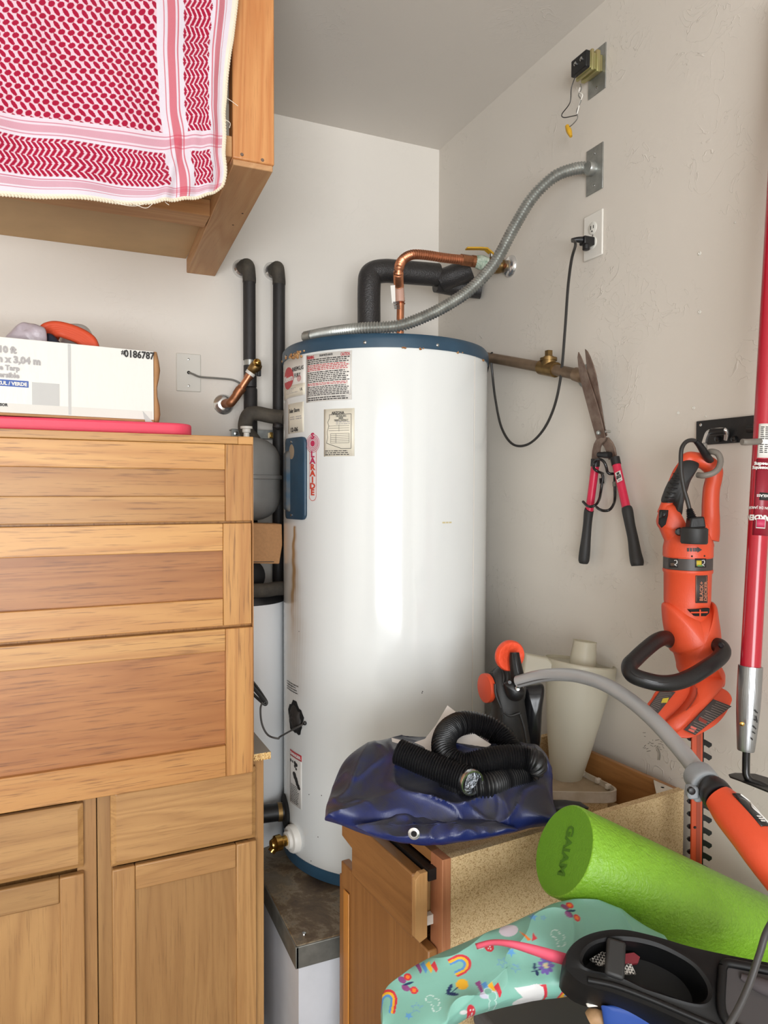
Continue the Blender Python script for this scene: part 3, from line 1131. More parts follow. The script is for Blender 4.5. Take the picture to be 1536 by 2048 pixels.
# dark seal ring with the foam covered lower pipe
a, z = hpx(571, 1622)
nn = hnorm(a)
fo = hpt(a, z, HR)
obj('pipe_seal', MB().lathe([(.050, -.004), (.050, .005), (.03, .007)], fo, nn, 24), M['dark_hole'], heater)
fl = V((-1, .12, 0)).normalized()
obj('lower_pipe', MB().tube([fo + nn * .004, fo + nn * .03 + fl * .03, fo + nn * .035 + fl * .14, fo + nn * .035 + fl * .30], .026, 16), M['black'], heater)
obj('pipe_collar', MB().lathe([(.0275, 0), (.0275, .012)], fo + nn * .012, nn, 18), M['brass'], heater)
# brass nipple on top for the copper connector
HTOP = ZT + .039
npx = PY(800, 655, 2.02)
npb = V((npx.x, npx.y, HTOP - .004))
obj('top_nipple', MB().lathe([(.018, 0), (.018, .012), (.012, .014), (.012, .03)], npb, (0, 0, 1), 6), M['brass'], heater, smooth=30)

# ------------------------------------------------------------------ heater stand
st_f = PZ(594, 1891, .46)
st = empty('heater_stand', (st_f.x + .4, st_f.y + .38, 0), 'white painted wooden platform with a stained metal drain pan under the water heater', 'platform')
sx0, sy0 = st_f.x, st_f.y
obj('platform_box', MB().bx(sx0 + .006, XR - .005, sy0 + .006, YB - .005, 0, .43), mat('scuffed_white_paint', (206, 208, 214), .5, var=.12, vscale=6), st)


def pan_mat():
    m, nt, p = nmat('stained_pan')
    L = nt.links
    tc = node(nt, 'ShaderNodeTexCoord')
    n1 = node(nt, 'ShaderNodeTexNoise', i_Scale=6.0, i_Detail=9.0, i_Roughness=.72, i_Distortion=.35)
    L.new(tc.outputs['Object'], n1.inputs['Vector'])
    rp = node(nt, 'ShaderNodeValToRGB')
    e = rp.color_ramp.elements
    e[0].position, e[0].color = .34, (*lin((66, 52, 38)), 1)
    e[1].position, e[1].color = .70, (*lin((126, 120, 108)), 1)
    q = e.new(.47)
    q.color = (*lin((104, 84, 60)), 1)
    q = e.new(.52)
    q.color = (*lin((136, 122, 100)), 1)
    q = e.new(.55)
    q.color = (*lin((112, 100, 84)), 1)
    L.new(n1.outputs['Fac'], rp.inputs[0])
    L.new(rp.outputs[0], p.inputs['Base Color'])
    p.inputs['Roughness'].default_value = .42
    p.inputs['Metallic'].default_value = .15
    b = node(nt, 'ShaderNodeBump', i_Strength=.3, i_Distance=.004)
    L.new(n1.outputs['Fac'], b.inputs['Height'])
    L.new(b.outputs[0], p.inputs['Normal'])
    return m


M['pan'] = pan_mat()
obj('drain_pan', MB().bx(sx0 - .002, XR - .004, sy0 - .002, YB - .004, .4305, .4605), M['pan'], st, bevel=.003)
obj('pan_apron', MB().bx(sx0 - .004, XR - .004, sy0 - .005, sy0 + .004, .405, .4585), M['galv_dull'], st, bevel=.002)
obj('pan_apron', MB().bx(sx0 - .005, sx0 + .004, sy0 - .005, YB - .004, .405, .4585), M['galv_dull'], st, bevel=.002)
p = PZ(608, 1868, .461)
obj('pan_screw', MB().lathe([(.006, -.001), (.005, .003), (.002, .004)], p, (0, 0, 1), 10), M['steel'], st)

# ------------------------------------------------------------------ pipes over the heater
pipe = empty('insulated_hot_pipe', PX(960, 575, XR), 'thick black foam covered pipe rising from the heater top to the right wall', 'pipe')
q0 = D(738, 670, 2.33)
q0 = V((q0.x, q0.y, HTOP - .005))
q1 = D(737, 560, 2.33)
q1 = V((q0.x, q0.y, PY(737, 575, q0.y).z))
e1 = D(765, 545, 2.35)
q2 = D(800, 545, 2.36)
q3 = D(882, 551, 2.40)
q4 = PX(962, 579, XR - .002)
obj('foam_sleeve', MB().tube([q0, q0 * .5 + q1 * .5, q1, D(743, 549, 2.335), D(768, 542, 2.345), D(800, 544, 2.36), D(840, 547, 2.38), D(876, 550, 2.40)], .0375, 20, 8), M['foam_top'], pipe)
obj('foam_sleeve', MB().tube([D(872, 566, 2.415), D(915, 574, 2.44), q4], .031, 20, 6), M['foam_top'], pipe)
obj('foam_sleeve', MB().tube([D(884, 560, 2.40), D(905, 552, 2.385), D(942, 536, 2.37)], .036, 20, 6), M['foam_top'], pipe)

cl = empty('copper_connector', (npb.x, npb.y, npb.z + .0301), 'corrugated copper flexible connector bending from the heater top towards the yellow handled valve', 'pipe')
vY = PX(1021, 533, XR)
cw = V((-1, 0, 0))
t_end = D(928, 520, 2.27)
pth = [npb + V((0, 0, .03)), PY(801, 615, npb.y), PY(798, 575, npb.y), D(797, 545, 2.11), D(803, 523, 2.13), D(822, 510, 2.16), D(850, 510, 2.19), D(890, 516, 2.23), t_end]
obj('smooth_end', MB().tube([pth[0], PY(801, 606, npb.y)], .0115, 14), M['copper'], cl)
obj('corrugated_tube', MB().tube([PY(801, 608, npb.y)] + pth[2:], .0128, 14, 10, rib=(.0086, .0024)), M['copper'], cl)
obj('union_nut', MB().tube([D(922, 519, 2.265), D(944, 522, 2.285)], .018, 6), M['copper_old'], cl, smooth=25)
# paper tag taped round the riser
tp = PY(799, 588, npb.y)
obj('pink_tape', MB().tube([PY(797.5, 568, npb.y), PY(799.5, 604, npb.y)], .0155, 14), mat('pink_label_tape', (206, 164, 146), .4), cl)
obj('paper_tag', MB().prism([D(781, 571, 2.09), D(790, 570, 2.09), D(791, 604, 2.09), D(784, 607, 2.09)], CF * .002), M['labelw'], cl)
text_on('tag_print', '|||||', .018, D(789, 603, 2.088), -CU + CR * .2, CR, M['ink'], cl, bold=.0005)

bv = empty('ball_valve', vY, 'brass ball valve with a yellow lever handle and round wall plate on the right wall', 'valve')
vdir = (vY - D(955, 523, 2.29)).normalized()
s0 = D(943, 522, 2.285)
obj('brass_socket', MB().tube([s0, D(953, 523.5, 2.29)], .0185, 16), M['copper_old'], bv)
obj('crusted_joint', MB().tube([(D(950, 523, 2.288), .018), (D(962, 525, 2.293), .023), (D(975, 528, 2.297), .020)], .02, 14), M['verdi'], bv)
obj('valve_body', MB().tube([(D(972, 527.5, 2.297), .016), (D(984, 529, 2.30), .026), (D(998, 531, 2.305), .026), (D(1008, 532, 2.31), .017)], .02, 16, 4), M['brass'], bv)
obj('wall_stub', MB().tube([D(1005, 532, 2.31), vY], .014, 14), M['copper_old'], bv)
obj('hex_nut', MB().tube([D(1003, 531.5, 2.308), D(1012, 532.5, 2.312)], .021, 6), M['brass'], bv, smooth=25)
obj('wall_plate', MB().lathe([(.0345, 0), (.0345, .002), (.028, .010), (.016, .014)], vY, (-1, 0, 0), 32), M['chrome'], bv)
obj('valve_stem', MB().tube([D(985, 528, 2.298), D(983, 506, 2.296)], .008, 10), M['steel'], bv)
hd = [D(934, 497, 2.27), D(960, 497, 2.28), D(972, 498, 2.285), D(985, 509, 2.295)]
lv = MB()
for i in range(3):
    a, b = hd[i], hd[i + 1]
    d = (b - a).normalized()
    s = V((0, 0, 1)).cross(d).normalized()
    u = d.cross(s)
    lv.box((a + b) / 2, ((b - a).length + .006, .022, .005), (d, s, u))
obj('lever_handle', lv, M['yellow'], bv, bevel=.0015)

fc = empty('flexible_conduit', PX(1190, 338, XR), 'grey spiral steel conduit sagging from the wall box to the heater top', 'conduit')
jp = [PX(1175, 306.5, XR), PX(1208, 285.5, XR), PX(1207.5, 375, XR), PX(1175, 390, XR)]
Yc = (jp[0].y + jp[1].y) / 2
Zc_ = sum(q.z for q in jp) / 4
hwY, hh = abs(jp[0].y - jp[1].y) / 2, .060
jb = MB().bx(XR - .004, XR - .0005, Yc - hwY, Yc + hwY, Zc_ - hh, Zc_ + hh)
obj('cover_plate', jb, M['galv'], fc, bevel=.001)
for s in (-1, 1):
    obj('plate_screw', MB().lathe([(.004, 0), (.0035, .0015), (.001, .002)], V((XR - .004, Yc, Zc_ + s * .042)), (-1, 0, 0), 10), M['steel'], fc)
ce = V((XR - .004, Yc + .006, PX(1192, 336, XR).z))
cp = [ce, D(1172, 335.5, 1.94), D(1145, 339, 1.935), D(1108, 354, 1.935), D(1065, 395, 1.95), D(1028, 455, 1.955), D(990, 525, 1.955), D(945, 575, 1.945),
      D(900, 607, 1.93), D(850, 633, 1.915), D(795, 652, 1.905), D(730, 659, 1.92), D(680, 662, 1.97), D(640, 668, 2.05), D(622, 672, 2.09)]
for i in range(9, len(cp)):
    cp[i].z = max(cp[i].z, HTOP + .0125)
obj('spiral_tube', MB().tube(cp, .0146, 12, 10, rib=(.0080, .0021)), M['galv'], fc)
obj('tube_connector', MB().tube([D(626, 671, 2.08), D(612, 674, 2.11)], .017, 12), M['galv'], fc)
obj('tube_connector', MB().lathe([(.019, 0), (.019, .016), (.016, .022)], ce + V((.004, 0, 0)), (-1, 0, 0), 12), M['galv'], fc)

# transformer on its plate
tr = empty('doorbell_transformer', PX(1192, 140, XR), 'small brass coloured transformer with loose wires on a metal plate near the ceiling', 'transformer')
tz1, tz0 = PX(1213, 84, XR).z, PX(1211, 170, XR).z
ty0, ty1 = PX(1213, 130, XR).y, PX(1178, 150, XR).y
tzc = (tz1 + tz0) / 2
obj('metal_plate', MB().bx(XR - .003, XR - .0005, ty0, ty1, tz0 - .008, tz1), M['galv'], tr, bevel=.001)
obj('plate_screw', MB().lathe([(.004, 0), (.001, .002)], V((XR - .003, (ty0 + ty1) / 2, tz0 + .008)), (-1, 0, 0), 10), M['steel'], tr)
obj('core_block', MB().bx(XR - .046, XR - .003, ty0 + .010, ty1 - .004, tzc - .016, tzc + .026), M['gold'], tr, bevel=.002)
obj('core_frame', MB().bx(XR - .026, XR - .014, ty0 + .006, ty1 + .002, tzc - .022, tzc + .034), M['gold'], tr, bevel=.002)
obj('core_frame', MB().bx(XR - .043, XR - .035, ty0 + .006, ty1 + .002, tzc - .022, tzc + .032), M['gold'], tr, bevel=.002)
tb = obj('terminal_block', MB().bx(XR - .060, XR - .046, ty0 + .008, ty1 + .000, tzc - .016, tzc + .026), M['black'], tr, bevel=.002)
for s in (.35, .7):
    for zz_ in (.0,):
        obj('terminal_screw', MB().lathe([(.0055, 0), (.0055, .002), (.002, .004)], V((XR - .060, ty0 + (ty1 - ty0) * s + .002, tzc + .010)), (-1, 0, 0), 10), M['steel'], tb)
wx = XR - .055
obj('bell_wire', MB().tube([PX(1154, 145, wx), PX(1143, 175, wx), PX(1140, 205, wx), PX(1124, 228, wx), PX(1128, 235, wx), PX(1146, 232, wx), PX(1155, 230, wx)], .0013, 6), M['cord'], tr)
obj('bell_wire', MB().tube([PX(1161, 168, wx), PX(1163, 178, wx), PX(1157, 190, wx), PX(1162, 200, wx), PX(1158, 212, wx), PX(1153, 222, wx), PX(1155, 236, wx), PX(1146, 248, wx), PX(1137, 255, wx)], .0014, 6), M['grey_cord'], tr)
obj('bell_wire', MB().tube([PX(1160, 175, wx), PX(1158, 184, wx), PX(1165, 190, wx), PX(1160, 205, wx), PX(1154, 228, wx)], .0016, 6), M['white_pl'], tr)
obj('wire_nut', MB().tube([(PX(1134, 252, wx), .0055), (PX(1138, 262, wx), .0075), (PX(1142, 273, wx), .004)], .006, 10), M['yellow'], tr)

# wall outlet and the plugged cord
oc = [PX(1171, 437, XR), PX(1209, 418.5, XR), PX(1209, 505, XR), PX(1171, 525, XR)]
oy0, oy1 = oc[1].y, oc[0].y
oz = sum(q.z for q in oc) / 4
ol = empty('wall_outlet', (XR, (oy0 + oy1) / 2, oz), 'white double wall outlet with a black plug in its lower socket', 'outlet')
obj('face_plate', MB().bx(XR - .0065, XR - .0005, oy0, oy1, oz - .060, oz + .060), M['white_pl'], ol, bevel=.003)
oym = (oy0 + oy1) / 2
for s in (1, -1):
    f = obj('socket_face', MB().lathe([(.0165, 0), (.0165, .0012), (.0155, .002)], V((XR - .0065, oym, oz + s * .0195)), (-1, 0, 0), 24), M['cream_pl'], ol)
    if s == 1:
        for dy, hh_ in ((-.0055, .008), (.0055, .010)):
            obj('slot', MB().bx(XR - .0092, XR - .008, oym + dy - .001, oym + dy + .001, oz + .0195 - hh_ / 2 + .002, oz + .0195 + hh_ / 2 + .002), M['dark_hole'], f)
        obj('slot', MB().lathe([(.0022, 0), (.0022, .0012)], V((XR - .008, oym, oz + .011)), (-1, 0, 0), 10), M['dark_hole'], f)
obj('plate_screw', MB().lathe([(.003, 0), (.001, .0012)], V((XR - .0065, oym, oz)), (-1, 0, 0), 10), M['steel'], ol)
pc = V((XR - .0088, oym, oz - .0195))
cd_ = empty('hanging_flex', pc, 'black power cord hanging in a long loop from the wall outlet to the brown pipe', 'cord')
obj('plug', MB().bx(pc.x - .034, pc.x, pc.y - .013, pc.y + .011, pc.z - .010, pc.z + .012).lathe([(.010, 0), (.010, .016)], pc + V((-.022, -.004, -.008)), (0, 0, -1), 12), M['black'], cd_, bevel=.003)
pe = pc + V((-.033, .0, .003))
obj('strain_relief', MB().tube([(pe, .009), (pe + V((-.012, .004, 0)), .0075), (pe + V((-.026, .010, -.002)), .0055)], .007, 10), M['black'], cd_)
cx_ = XR - .045
crd = [pe + V((-.024, .009, -.001)), PX(1151, 489, XR - .08), PX(1143, 520, XR - .075), PX(1136, 575, XR - .06), PX(1130, 660, cx_), PX(1122, 750, cx_), PX(1108, 815, cx_), PX(1085, 862, cx_), PX(1055, 889, cx_), PX(1025, 888, cx_),
       PX(1003, 855, cx_), PX(991, 800, cx_), PX(985, 750, cx_), PX(982, 714, cx_ - .01), PX(984, 706, cx_ + .0), PX(980, 716, XR - .012), PX(973, 745, XR - .012), PX(960, 780, XR - .012)]
obj('cable', MB().tube(crd, .0038, 8, 8), M['cord'], cd_)

# relief pipe with a tee, end elbow into the wall behind the shears
rp_ = empty('relief_pipe', PX(1168, 752, XR), 'brown metal discharge pipe with a capped tee running along the right wall', 'pipe')
rx = XR - .036
pa, pb_ = V((HC.x + .29, 0, 0)), None
A_ = PX(972, 714, XR - .05)
A0 = PX(950, 707, XR - .05)
B_ = PX(1150, 748, rx)
T_ = PX(1097, 737, rx)
obj('pipe_run', MB().tube([A0, A_, T_, B_], .0155, 16, smooth=False), M['bronze'], rp_)
obj('end_elbow', MB().tube([B_, PX(1163, 752, rx + .006), PX(1172, 752, XR - .002)], .0185, 16, 6), M['bronze'], rp_)
dT = (B_ - A_).normalized()
obj('tee', MB().tube([T_ - dT * .034, T_ + dT * .034], .0215, 18).tube([T_, T_ + V((0, 0, .028))], .0205, 16).lathe([(.024, 0), (.024, .008)], T_ + V((0, 0, .022)), (0, 0, 1), 18), M['brass'], rp_)
obj('tee_plug', MB().lathe([(.0145, .024), (.0145, .034), (.009, .036)], T_, (0, 0, 1), 16).box(T_ + V((0, 0, .043)), (.015, .015, .016)), M['brass'], rp_, smooth=30)
obj('wall_plate', MB().lathe([(.032, 0), (.032, .002), (.02, .007)], V((XR, PX(1172, 752, XR).y, PX(1172, 752, XR).z)), (-1, 0, 0), 24), M['galv'], rp_)

# ------------------------------------------------------------------ pipes and tank on the back wall
def riser(name, label, xe, ye, xp, zlow, x2):
    e = PY(xe, ye, YB)
    o = empty(name, e, label, 'pipe', None)
    obj('wall_plate', MB().lathe([(.031, 0), (.031, .003), (.024, .012), (.02, .016)], e, (0, -1, 0), 28), M['chrome'], o)
    yp = YB - .062
    b = PY(xp, ye + 3, yp)
    r = .0205
    obj('foam_elbow', MB().tube([e + V((0, -.008, 0)), V((e.x + .004, YB - .035, e.z + .002)), V((b.x - .004, yp, e.z - .008)), V((b.x, yp, e.z - .045)), V((b.x, yp, e.z - .06))], r + .0012, 18, 6), M['foam_dust'], o)
    c = PY(x2, 900, yp)
    return o, b.x, yp, e.z - .055


r1, rx1, ry1, rz1 = riser('insulated_riser', 'black foam covered riser nearest the switch plate, carrying the brass relief valve', 483, 538, 498.5, 0, 498)
zgap0, zgap1 = PY(495, 720, ry1).z, PY(495, 775, ry1).z
obj('foam_sleeve', MB().tube([V((rx1, ry1, rz1)), V((rx1, ry1, zgap0))], .0205, 18, smooth=False), M['foam'], r1)
obj('foam_sleeve', MB().tube([V((rx1 + .002, ry1, PY(495, 731, ry1).z)), V((rx1 + .002, ry1, zgap1 + .002))], .0215, 18, smooth=False), M['foam'], r1)
obj('foam_sleeve', MB().tube([(V((rx1 + .003, ry1, zgap1)), .019), (V((rx1 + .003, ry1, zgap1 - .006)), .0225), (V((rx1 + .004, ry1, 1.2)), .022)], .022, 18, smooth=False), M['foam'], r1)
obj('steel_tee', MB().lathe([(.0185, 0), (.0185, zgap0 - PY(495, 732, ry1).z + .01)], V((rx1 + .001, ry1, PY(495, 735, ry1).z)), (0, 0, 1), 16), M['galv'], r1)
r2, rx2, ry2, rz2 = riser('insulated_riser', 'black foam covered riser nearest the water heater', 544.5, 543, 558, 0, 558)
obj('foam_sleeve', MB().tube([V((rx2, ry2, rz2)), V((rx2 - .004, ry2, 1.0))], .0205, 18, smooth=False), M['foam'], r2)

# brass relief valve with copper drain to the wall
we = PY(447, 809, YB)
rv = empty('relief_valve', we, 'small brass relief valve with a slanting copper drain ending in a chrome wall plate', 'valve')
obj('wall_plate', MB().lathe([(.034, 0), (.034, .003), (.026, .012), (.018, .015)], we, (0, -1, 0), 30), M['chrome'], rv)
vh = PY(503, 741, YB - .10)
ve = PY(519, 731, YB - .115)
el = PY(465, 808, YB - .06)
obj('drain_elbow', MB().tube([we + V((0, -.006, 0)), we + V((.008, -.04, .002)), PY(461, 806, YB - .062), PY(470, 795, YB - .066), PY(477, 785, YB - .07)], .0145, 14, 6), M['copper_old'], rv)
obj('copper_tube', MB().tube([PY(474, 789, YB - .068), PY(500, 750, YB - .095)], .0115, 14), M['copper'], rv)
for (xa, ya, xb, yb) in ((473, 790, 481, 778), (479, 783, 485, 774), (495, 758, 500, 750)):
    obj('solder_cup', MB().tube([PY(xa, ya, YB - .072), PY(xb, yb, YB - .078)], .0155, 14), M['copper_old'], rv)
obj('plastic_collar', MB().tube([PY(499, 749, YB - .093), PY(502.5, 744, YB - .096)], .0165, 14), M['white_pl'], rv)
obj('valve_body', MB().tube([(PY(501, 746, YB - .094), .012), (PY(506, 738, YB - .10), .017), (PY(514, 731, YB - .105), .019), (PY(519, 727, YB - .11), .013)], .02, 16, 4).tube([PY(508, 738, YB - .10), V((rx1, ry1, PY(500, 738, ry1).z))], .014, 12), M['brass'], rv)
obj('brass_cap', MB().lathe([(.0125, 0), (.0125, .012), (.009, .018), (.004, .02)], PY(515, 727, YB - .118), CF * -1 + CU * .2, 18), M['brass_br'], rv)
obj('test_lever', MB().box(PY(518, 744, YB - .1), (.012, .012, .028)), M['black'], rv, bevel=.002)

# cable plate
bp = [PY(352, 706, YB), PY(401, 708, YB), PY(401, 785, YB), PY(352, 783, YB)]
bx0, bx1 = bp[0].x, bp[1].x
bzc = sum(q.z for q in bp) / 4
pl = empty('cable_plate', ((bx0 + bx1) / 2, YB, bzc), 'grey white blank wall plate with a thin cable coming out of its centre', 'wall plate')
obj('face_plate', MB().bx(bx0, bx1, YB - .0065, YB - .0005, bzc - .0615, bzc + .0615), M['cream_pl'], pl, bevel=.0025)
for s in (-1, 1):
    obj('plate_screw', MB().lathe([(.004, 0), (.0035, .0012), (.001, .002)], V(((bx0 + bx1) / 2, YB - .0065, bzc + s * .043)), (0, -1, 0), 10), M['steel'], pl)
bc = V(((bx0 + bx1) / 2, YB - .0065, bzc))
obj('cable_hole', MB().lathe([(.0055, 0), (.0045, .0012)], bc, (0, -1, 0), 12), M['dark_hole'], pl)
obj('cable', MB().tube([bc, bc + V((.004, -.015, -.004)), PY(388, 749, YB - .025), PY(402, 754, YB - .02), PY(440, 757, YB - .015), PY(466, 760, YB - .012), PY(482, 768, YB - .012), PY(500, 780, YB - .012)], .0032, 8, 6), M['grey_cord'], pl)

# steel strap, pressure tank, elbow above it
sb = PY(470, 865, YB)
ub = empty('strut_bracket', sb, 'galvanized steel strut bolted across the back wall above the grey tank', 'bracket')
z1, z2 = PY(480, 858, YB - .04).z, PY(480, 876, YB - .04).z
xa, xb = PY(463, 865, YB - .04).x, PY(560, 865, YB - .04).x
obj('steel_channel', MB().bx(xa, xb, YB - .04, YB - .036, z2, z1).bx(xa, xb, YB - .04, YB, z1 - .004, z1).bx(xa, xb, YB - .04, YB, z2, z2 + .004), M['galv'], ub, bevel=.001)
p = PY(543, 871, YB - .04)
obj('zinc_clamp', MB().box(p + V((0, -.006, 0)), (.017, .012, .020)), M['brass_br'], ub, bevel=.002)
obj('strut_bolt', MB().lathe([(.007, 0), (.007, .004), (.003, .005)], PY(472, 867, YB - .04), (0, -1, 0), 6), M['steel'], ub)

tx = PY(497, 955, 2.255)
tkc = V((tx.x, 2.255, 0))
tr_ = PY(558, 955, 2.255).x - tx.x
zt_, zb_ = PY(505, 872, 2.20).z, PY(505, 1043, 2.20).z
tk = empty('expansion_tank', (tkc.x, tkc.y, zb_), 'grey rounded steel pressure tank partly hidden behind the wooden chest', 'tank')
hgt_ = zt_ - zb_
prof = []
for i in range(9):
    t = math.pi / 2 * i / 8
    prof.append((tr_ * math.sin(t) ** .8, zb_ + .075 * (1 - math.cos(t))))
for i in range(9):
    t = math.pi / 2 * (1 - i / 8)
    prof.append((tr_ * math.sin(t) ** .8, zt_ - .075 * (1 - math.cos(t))))
obj('shell', MB().lathe(prof, tkc, n=40), M['tank'], tk, smooth=50)
zf = PY(530, 954, 2.2).z
obj('seam_flange', MB().lathe([(tr_ - .002, zf - .008), (tr_ + .006, zf - .006), (tr_ + .006, zf + .005), (tr_ - .002, zf + .007)], tkc, n=40), M['tank'], tk)
fx = PY(493, 862, 2.22)
obj('white_union', MB().lathe([(.009, -.03), (.009, 0), (.013, .002), (.013, .012), (.019, .013), (.019, .02)], V((fx.x, 2.22, fx.z - .006)), n=12), M['white_pl'], tk)

pe_ = empty('tank_pipe', PY(560, 838, 2.25), 'dusty foam covered pipe elbow above the grey tank behind the chest', 'pipe')
obj('foam_elbow', MB().tube([V((rx1 - .002, 2.29, 1.70)), PY(492, 860, 2.29), PY(492, 842, 2.288), PY(499, 829, 2.285), PY(515, 827, 2.28), PY(540, 832, 2.27), PY(570, 836, 2.24)], .0235, 18, 6), M['foam_dust'], pe_)
obj('torn_foam', MB().blob([PY(556 + 10 * math.cos(t) * (1 + .2 * math.sin(5 * t)), 852 + 8 * math.sin(t), 2.245) for t in np.linspace(0, 2 * math.pi, 20, endpoint=False)], (0, -1, 0), .014, .01, 5), M['foam'], pe_)
# tan sleeve, lower elbow, white drain-back tank
tf = empty('cardboard_sleeve', PY(535, 1085, 2.13), 'tan cardboard panel in the gap between the chest and the water heater', 'cardboard')
pnt = [PY(470, 1046, 2.12), PY(564, 1048, 2.12), PY(565, 1090, 2.12), PY(559, 1128, 2.12), PY(470, 1126, 2.12)]
obj('panel', MB().prism(pnt, V((0, .07, 0))), M['tan'], tf, bevel=.003)
obj('crease', MB().tube([PY(490, 1124, 2.1195), PY(548, 1123.5, 2.1195)], .0012, 6), M['ink'], tf)

wx_ = PY(486, 1300, 2.24)
wr = PY(566, 1300, 2.24).x - wx_.x
wc = V((wx_.x, 2.24, 0))
ztop = PY(510, 1207, 2.14).z
wt = empty('drain_tank', (wc.x, wc.y, .46), 'white cylindrical tank with a black top standing between the cabinets and the water heater', 'tank')
obj('shell', MB().lathe([(wr, .46), (wr, ztop)], wc, n=56), mat('tank_white', (234, 235, 236), .4), wt)
obj('black_top', MB().lathe([(wr + .001, ztop - .003), (wr + .001, ztop + .004), (wr * .93, ztop + .022), (wr * .7, ztop + .032), (.02, ztop + .036)], wc, n=56), M['black'], wt)
obj('foam_elbow', MB().tube([PY(470, 1182, 2.12), PY(510, 1181, 2.12), PY(535, 1180, 2.12), PY(552, 1177, 2.13), PY(570, 1176, 2.15)], .0215, 16, 6), M['foam_dust'], wt)
obj('gauge', MB().lathe([(.052, 0), (.052, .02), (.047, .024)], PY(494, 1152, 2.20), CR * .6 - CF, 28), M['black_soft'], wt)

# coiled cord behind the chest with a thin lead to the heater opening
ck = empty('heater_wire', PY(520, 1390, 1.88), 'black cord bundle with a thin lead looping to the hole low on the heater', 'cord')
obj('cord_bundle', MB().tube([PY(495, 1352, 1.86), PY(512, 1372, 1.87), PY(526, 1392, 1.88), PY(533, 1404, 1.88), PY(530, 1409, 1.88), PY(520, 1401, 1.88), PY(495, 1378, 1.87)], .0042, 8, 8), M['cord'], ck)
obj('cord_bundle', MB().tube([PY(495, 1362, 1.85), PY(515, 1385, 1.86), PY(529, 1402, 1.87)], .0052, 8, 6), M['black_soft'], ck)
a_, z_ = hpx(612, 1446)
obj('thin_lead', MB().tube([PY(526, 1402, 1.875), PY(521, 1418, 1.87), PY(524, 1448, 1.86), PY(536, 1470, 1.84), PY(556, 1477, 1.82), hpt(hpx(580, 1470)[0], hpx(580, 1470)[1], HR + .03), hpt(hpx(600, 1455)[0], hpx(600, 1455)[1], HR + .02), hpt(a_, z_, HR + .004)], .0026, 8, 8), M['grey_cord'] if False else mat('dark_grey_lead', (74, 72, 70), .5), ck)
obj('lead_tip', MB().sphere(hpt(a_, z_, HR + .004), .006, 8), M['black'], ck)

# ------------------------------------------------------------------ base cabinets under the counter (left of the heater)
TH = math.radians(1.2)
UX = V((math.cos(TH), math.sin(TH), 0))
UY = V((-math.sin(TH), math.cos(TH), 0))
UZ = V((0, 0, 1))
YC = 1.745
fcab = PL((.42, YC, 0), UY)           # cabinet face plane
O_c = fcab(528, 1700)
O_c = V((O_c.x, O_c.y, 0))            # right front corner on the floor


def cpt(u, d, z, o=None):
    """u along the face (from the right corner, negative to the left), d out of the face towards the room"""
    o = O_c if o is None else o
    return o + UX * u - UY * d + UZ * z


def cbox(mb, u0, u1, d0, d1, z0, z1, o=None):
    c = cpt((u0 + u1) / 2, (d0 + d1) / 2, (z0 + z1) / 2, o)
    return mb.box(c, (abs(u1 - u0), abs(d1 - d0), abs(z1 - z0)), (UX, UY, UZ))


def cu(x, y, pl=None):
    p = (pl or fcab)(x, y) - O_c
    return p.dot(UX), p.z


def raised_frame(name, parent, u0, u1, z0, z1, d, rail, stile, mat_h, mat_v, th=.019, panel_d=-.008, raised=False, handle=False):
    """door or drawer front: two stiles, two rails and a panel"""
    pn = obj(name, cbox(MB(), u0 + stile - .004, u1 - stile + .004, d + .001, d + th + panel_d, z0 + rail - .004, z1 - rail + .004), mat_v if (z1 - z0) > (u1 - u0) else mat_h, parent)
    for (a, b) in ((u0, u0 + stile), (u1 - stile, u1)):
        obj('stile', cbox(MB(), a, b, d, d + th, z0, z1), mat_v, pn, bevel=.003)
    for (a, b) in ((z0, z0 + rail), (z1 - rail, z1)):
        obj('rail', cbox(MB(), u0 + stile + .0004, u1 - stile - .0004, d, d + th - .0012, a, b), mat_h, pn, bevel=.003)
    return pn


seam_u = cu(194.5, 1700)[0]
WR_ = -seam_u
ZCT = .878


def base_cabinet(label, u0, u1):
    t = empty('base_cabinet', cpt((u0 + u1) / 2, -.3, 0), label, 'cabinet', 'oak base cabinets under the counter')
    mb = MB()
    cbox(mb, u0, u1, -.35, -.02, .09, ZCT)
    cbox(mb, u0 + .02, u1 - .02, -.34, -.07, 0, .09)
    obj('carcass', mb, M['lowZ'], t)
    sw = .042
    ffp = []
    for (a, b) in ((u0, u0 + sw), (u1 - sw, u1)):
        obj('face_stile', cbox(MB(), a + .0006, b - .0006, -.02, 0, .09, ZCT), M['lowZ'], t, bevel=.001)
    for (a, b) in ((ZCT - .03, ZCT), (.09, .13), (.63, .67)):
        obj('face_rail', cbox(MB(), u0 + sw, u1 - sw, -.02, -.0005, a, b), M['lowX'], t)
    return t


bc1 = base_cabinet('oak base cabinet with a drawer and door beside the water heater platform', seam_u, 0)
zdt = cu(365, 1615)[1]
ul, zb1 = cu(222, 1729)
ur, zb2 = cu(508, 1672)
z_dd = (zb1 + zb2) / 2
# drawer front: slab with a moulded border
uL, uR = cu(220, 1650)[0], cu(509, 1620)[0]
ztop_d = ZCT - .012


